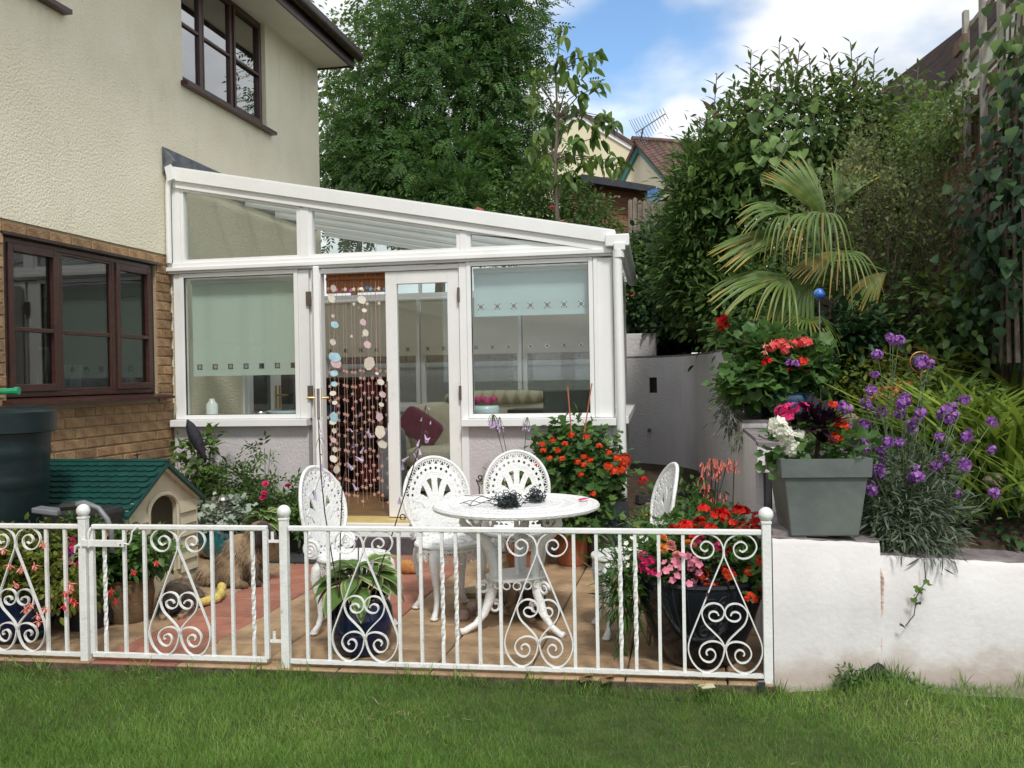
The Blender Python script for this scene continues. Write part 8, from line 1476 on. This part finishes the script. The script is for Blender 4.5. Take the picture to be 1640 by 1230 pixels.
def dog(lab, loc, rot, blobs, tubes, head, face_dir, colour, seed, tongue=False, fur_len=0.05, nfur=9000, cat='dog', scl=1.0):
    """one continuous body (voxel-joined) with a coat of hair laid over it; local frame: +x forward"""
    rgd = np.random.default_rng(seed); t = thing('dog', lab, cat, (0,0,0)); b = MB()
    for c, r in blobs: b.ball(c, r, 18, 12)
    for P, rr in tubes: b.tube(P, rr, 10); [b.ball(p, q, 10, 8) for p, q in zip(P, rr)]
    me = mesh_of('body', b, M['fur'], True); o = bpy.data.objects.new('body', me); link(o, t); rm = o.modifiers.new('remesh', 'REMESH'); rm.mode = 'VOXEL'; rm.voxel_size = 0.008; rm.use_smooth_shade = True; sm = o.modifiers.new('smooth', 'SMOOTH'); sm.iterations = 4; sm.factor = 0.6
    bpy.context.view_layer.update(); dg = bpy.context.evaluated_depsgraph_get(); me2 = bpy.data.meshes.new_from_object(o.evaluated_get(dg)); o.modifiers.clear(); o.data = me2; me2.name = 'body'
    nv = len(me2.vertices); co = np.empty(nv*3, np.float32); me2.vertices.foreach_get('co', co); co = co.reshape(-1,3); no = np.empty(nv*3, np.float32); me2.vertices.foreach_get('normal', no); no = no.reshape(-1,3)
    var = colour(co); a = me2.attributes.new('var','FLOAT','POINT'); a.data.foreach_set('value', var.astype(np.float32)); 
    if not me2.materials: me2.materials.append(M['fur'])
    hp, hr = np.array(head[0]), head[1]; fd = unit(np.array(face_dir, float)); ix = rgd.integers(0, nv, nfur*2); Pn, Nn_ = co[ix], no[ix]; rel = Pn-hp; isface = (np.linalg.norm(rel, axis=1) < hr*1.35) & ((rel@fd) > hr*0.35); keep = ~isface & (Pn[:,2] > 0.02); Pn, Nn_, vv_ = Pn[keep], Nn_[keep], var[ix][keep]
    D = unit(Nn_*0.45+np.array([-0.12,0,-0.75])+rgd.normal(size=Pn.shape)*0.22); lim = np.minimum(1, (Pn[:,2]+0.01)/0.06); leaves('fur', [(tpl(2, lambda q: 0.055, 0.1, 0.25), Pn-Nn_*0.004, D, Nn_, fur_len*(0.5+0.7*rgd.random(len(Pn)))*lim, np.clip(vv_+rgd.normal(size=len(Pn))*0.13, 0, 1))], M['fur'], t, kind='stuff')
    sd_ = unit(np.cross(fd, [0,0,1.0])); up_ = np.cross(sd_, fd)
    for s in (1,-1): part('eye', MB().ball(hp+fd*hr*0.88+sd_*s*hr*0.42+up_*hr*0.12, hr*0.13, 10, 7), M['eye'], t, smooth=True, local=True)
    part('nose', MB().ball(hp+fd*hr*1.12-up_*hr*0.10, (hr*0.17,hr*0.17,hr*0.13), 10, 7), M['nose'], t, smooth=True, local=True)
    for s in (1,-1):       # hanging feathered ears
        e0 = hp+sd_*s*hr*0.92+up_*hr*0.45-fd*hr*0.1; n_ = 220; P = e0+rgd.normal(size=(n_,3))*hr*0.15; P[:,2] -= rgd.random(n_)*hr*0.9; leaves('ear', [(tpl(2, lambda q: 0.12, 0.1, 0.1), P, rgd.normal(size=(n_,3))*0.15+sd_*s*0.25-np.array([0,0,1.0]), np.tile(sd_*s,(n_,1)), hr*0.75, np.clip(0.16+rgd.normal(size=n_)*0.1, 0, 1))], M['fur'], t)
    if tongue: part('tongue', MB().ball(hp+fd*hr*1.08-up_*hr*0.48, (hr*0.20,hr*0.20,hr*0.08), 10, 6), M['tongue'], t, smooth=True, local=True)
    t.location = loc; t.rotation_euler = (0,0,rot); t.scale = (scl,)*3; return t
def colour_sit(co):
    x, y, z = co.T; v = 0.68+0.10*np.sin(x*40+z*30)*0.5-0.18*np.clip(np.sin(x*22+y*30),0,1); head = np.exp(-((x-0.135)**2+(z-0.285)**2)/0.0035); v -= 0.62*np.clip(head*1.5*(x > 0.10), 0, 1); v = np.where((z < 0.14) & (x > 0.02), v-0.22, v); return np.clip(v, 0.03, 1)
dog('fawn long-haired dog with a black face sitting by the left edge of the pink slabs', (-2.99,5.80,0.001), R(2),
    [((-0.17,0,0.065),(0.10,0.10,0.07)),((-0.06,0,0.10),(0.115,0.10,0.095)),((-0.02,0,0.17),(0.095,0.085,0.11)),((0.05,0,0.21),(0.07,0.07,0.09)),((0.10,0,0.285),(0.072,0.068,0.068)),((0.155,0,0.27),(0.035,0.042,0.034)),((-0.06,0.08,0.06),(0.075,0.045,0.055)),((-0.06,-0.08,0.06),(0.075,0.045,0.055))],
    [([(0.06,0.045,0.17),(0.085,0.05,0.09),(0.085,0.05,0.02),(0.11,0.05,0.014)], [0.035,0.026,0.022,0.018]),([(0.06,-0.045,0.17),(0.085,-0.05,0.09),(0.085,-0.05,0.02),(0.11,-0.05,0.014)], [0.035,0.026,0.022,0.018]),([(0.0,0.09,0.025),(0.05,0.095,0.016)], [0.025,0.02]),([(0.0,-0.09,0.025),(0.05,-0.095,0.016)], [0.025,0.02]),([(-0.14,0,0.06),(-0.19,0.02,0.05),(-0.20,0.06,0.03)], [0.035,0.04,0.02])],
    ((0.105,0,0.285), 0.062), (1,0,-0.08), colour_sit, 201, fur_len=0.040, nfur=9000, scl=1.22)
def colour_lie(co):
    x, y, z = co.T; v = 0.42+0.12*np.sin(x*35+y*25); head = np.exp(-((x-0.20)**2+(z-0.12)**2+y*y)/0.006); v = v-0.42*np.clip(head*1.3, 0, 1)+0.12*(z > 0.16); v = np.where((z < 0.03) & (x > 0.2), 0.7, v); return np.clip(v, 0.02, 1)
lieb = [((-0.08,0,0.085),(0.13,0.10,0.085)),((0.04,0,0.09),(0.11,0.09,0.085)),((0.12,0,0.11),(0.07,0.07,0.075)),((0.185,0,0.125),(0.068,0.07,0.064)),((0.235,0,0.10),(0.034,0.042,0.032)),((-0.10,0.08,0.05),(0.07,0.05,0.05)),((-0.10,-0.08,0.05),(0.07,0.05,0.05))]
liet = [([(0.08,0.06,0.06),(0.16,0.065,0.022),(0.25,0.05,0.018)], [0.032,0.022,0.02]),([(0.08,-0.06,0.06),(0.16,-0.065,0.022),(0.25,-0.05,0.018)], [0.032,0.022,0.02]),([(-0.18,0,0.07),(-0.24,0.03,0.05),(-0.26,0.08,0.03)], [0.035,0.04,0.02])]
dog('dark brown long-haired dog with tongue out lying beside the mossy pot', (-3.07,5.12,0.001), R(-68), lieb, liet, ((0.19,0,0.125), 0.06), (0.97,0.12,-0.05), colour_lie, 202, tongue=True, fur_len=0.055, nfur=8000)
def colour_l2(co):
    x, y, z = co.T; v = 0.62+0.12*np.sin(x*35+y*25); head = np.exp(-((x-0.20)**2+(z-0.12)**2+y*y)/0.006); return np.clip(v-0.62*np.clip(head*1.4, 0, 1), 0.02, 1)
dog('long-haired dog with a dark face and open mouth lying under the white table', (-1.02,5.28,0.001), R(-48), lieb, liet, ((0.19,0,0.125), 0.06), (0.95,0.2,-0.05), colour_l2, 203, tongue=True, fur_len=0.05, nfur=7000)
def soft(nm, blobs, tubes, mat, lab, cat, vs=0.006):
    b = MB()
    for c, r in blobs: b.ball(c, r, 14, 9)
    for P, rr in tubes: b.tube(P, rr, 8); [b.ball(p, q, 8, 6) for p, q in zip(P, rr)]
    o = solo(nm, b, mat, lab, cat, smooth=True); rm = o.modifiers.new('remesh','REMESH'); rm.mode = 'VOXEL'; rm.voxel_size = vs; rm.use_smooth_shade = True; return o
M['yellow_plush'] = surf('yellow_plush', (0.62,0.46,0.10), (0.74,0.60,0.20), 0.95, 40.0, bump=1.0, bscale=120); M['pink_plush'] = surf('pink_grey_plush', (0.30,0.19,0.17), (0.52,0.40,0.35), 0.95, 14.0, bump=0.8, bscale=100); M['tan_plush'] = surf('orange_plush', (0.42,0.17,0.05), (0.55,0.28,0.10), 0.95, 20.0, bump=0.8, bscale=100)
q = [W(u,v,z=0.03) for u, v in ((318,966),(332,962),(347,958),(355,950))]; soft('plush_toy', [(q[3]+[0,0,0.035],(0.03,0.03,0.035))], [(q, [0.024,0.028,0.03,0.028])], M['yellow_plush'], 'yellow fluffy dog toy bent at one end on the paving between the dogs', 'toy')
q = [W(u,v,z=0.03) for u, v in ((742,985),(756,978),(770,985),(790,972),(812,976),(835,968),(858,972))]; soft('plush_toy', [(q[0],(0.038,0.035,0.036)),(q[1]+[0,0,0.02],(0.036,0.033,0.033)),(q[2],(0.028,0.026,0.027)),(q[4],(0.055,0.04,0.034)),(q[6],(0.04,0.035,0.028))], [([q[1],q[3],q[4],q[5],q[6]], [0.026,0.030,0.030,0.028,0.024])], M['pink_plush'], 'limp pinkish grey soft toy lying between the table legs', 'toy')
q = W(652,908,z=0.05); soft('plush_toy', [(q,(0.06,0.045,0.05)),(q+[0.05,0,-0.01],(0.045,0.035,0.035)),(q+[-0.04,0.01,0.02],(0.035,0.03,0.03))], [], M['tan_plush'], 'crumpled orange soft toy behind the second white chair', 'toy')
q = W(762,948,z=0.02); b = MB(); b.lathe([(0.001,0),(0.075,0.0),(0.09,0.03),(0.085,0.035),(0.06,0.008),(0.001,0.008)], (q[0],q[1],0.002), 24); solo('dog_bowl', b, M['stone'], 'shallow pale dog bowl on the paving behind the table leg', 'bowl')

# ================================================================ GRASS AND SMALL THINGS ON THE LAWN
def blades(n, x0, x1, ya, yb3, h0, h1, seed, wv=1.0):
    r_ = np.random.default_rng(seed); x = r_.uniform(x0, x1, n); y = r_.uniform(ya, yb3, n)
    lim = np.where(x > 0.345, 4.232+0.19*(x-0.325), 4.05+0.0351*(x+3.9)); k = y < lim; x, y = x[k], y[k]; n = len(x); f = 0.5+0.22*np.sin(x*2.3+np.sin(y*3)*1.2)+0.2*np.sin(y*4.7+x*1.1)+0.16*np.sin(x*13+2*np.sin(y*9))*np.sin(y*11+x*5); z = lawn_z(x, y)
    yel = 0.32*(x > 0.1)*np.clip((x-0.1)*0.8, 0, 1)*(np.sin(x*6+y*4) > -0.3)
    D = np.stack([r_.normal(size=n)*0.38, r_.normal(size=n)*0.38-0.05, np.ones(n)],1); a = r_.uniform(0,6.28,n); return (T_BLADE, np.stack([x,y,z-0.004],1), D, np.stack([np.cos(a),np.sin(a),np.full(n,0.3)],1), (h0+(h1-h0)*r_.random(n))*(0.75+0.4*f), np.clip(0.06+0.62*f+r_.normal(size=n)*0.16+yel, 0, 1))
leaves('grass', [blades(190000, -3.9, 2.3, 2.75, 4.62, 0.022, 0.052, 301), blades(40000, -3.9, 2.3, 2.75, 3.35, 0.022, 0.048, 302)], G['grass'], None, 'stuff')
n = 9000; r_ = np.random.default_rng(309); x = r_.uniform(-3.7, 2.2, n); y = r_.uniform(2.8, 4.15, n); k = (np.sin(x*3.1+2*np.sin(y*2.7))+np.sin(y*6.3+x*1.7)+0.35*(x > 0.2)*(x+1) > 0.95+0.5*r_.random(n)) & (y < 4.03+0.0351*(x+3.9)); x, y = x[k], y[k]; n = len(x); a = r_.uniform(0,6.28,n)
leaves('dry_grass', [(T_BLADE, np.stack([x,y,lawn_z(x,y)+0.012+0.016*r_.random(n)],1), np.stack([np.cos(a),np.sin(a),r_.normal(size=n)*0.35],1), r_.normal(size=(n,3))*0.3+[0,0,1], 0.02+0.03*r_.random(n), r_.random(n))], G['straw'], None, 'stuff')
n = 2600; r_ = np.random.default_rng(305); x = r_.uniform(-3.9, 2.3, n); y = np.where(x > 0.36, 4.225+0.19*(x-0.325)+r_.normal(size=n)*0.018, 4.045+0.0351*(x+3.9)+r_.normal(size=n)*0.018); k = (np.sin(x*9)+np.sin(x*23) > 0.1) | (np.abs(x-0.78) < 0.12); x, y = x[k], y[k]; n = len(x)
leaves('long_grass', [(T_BLADE, np.stack([x,y,lawn_z(x,y)],1), np.stack([r_.normal(size=n)*0.4, r_.normal(size=n)*0.3-0.1, np.ones(n)],1), r_.normal(size=(n,3)), 0.05+0.05*r_.random(n)+0.03*(np.abs(x-0.78) < 0.1), r_.random(n))], G['grass'], None, 'stuff')
wd = bush('weeds', 'little tuft of green weeds growing by the hole in the white wall', 'weed', (0.76,4.24,-0.04), [((0.66,4.25,0.03),(0.05,0.03,0.04)),((0.80,4.24,-0.02),(0.10,0.03,0.03)),((0.90,4.26,0.0),(0.06,0.03,0.03))], 40, 9, 0.02, T_OVAL, 0.022, G['gera'], 306, stems=6, sr=0.0015)
p = W(1133,1101,z=0.0); leaves('', [], G['grass']) if False else None
b = MB(); b.obox((p[0],p[1],0.006), (0.028,0.006,0.002), (-0.006,0.014,0.003), (0,0,0.002)); b.obox((p[0]-0.025,p[1]+0.003,0.008), (0.014,-0.004,0.004), (0.004,0.010,0), (0,0,0.0015)); M['dead'] = surf('pale_dead_leaf', (0.42,0.40,0.24), (0.55,0.52,0.36), 0.8, 30.0); solo('fallen_leaf', b, M['dead'], 'crumpled pale leaf lying on the lawn by the right fence end', 'leaf')
for k, (u, v, lab) in enumerate(((938,1090,'brown withered leaf on the lawn edge below the middle fence scroll'),(972,1092,'second brown withered leaf just right of the middle fence scroll'))):
    p = W(u, v, z=0.0); b = MB(); b.obox((p[0],p[1],0.012), (0.026,0.008,0.008), (-0.006,0.016,0.006), (0,0,0.0015)); b.obox((p[0]+0.015,p[1],0.02), (0.012,-0.008,0.006), (0.008,0.010,-0.004), (0,0,0.0015)); solo('fallen_leaf', b, M['old_clay'], lab, 'leaf')
b = MB(); p = W(1219,1098,z=0.0); b.obox((p[0],p[1],0.0), (0.014,0.004,0.0), (-0.003,0.010,0.0), (0,0,0.018)); solo('stopper', b, M['slateglaze'], 'small dark green block at the foot of the right end fence post', 'block')
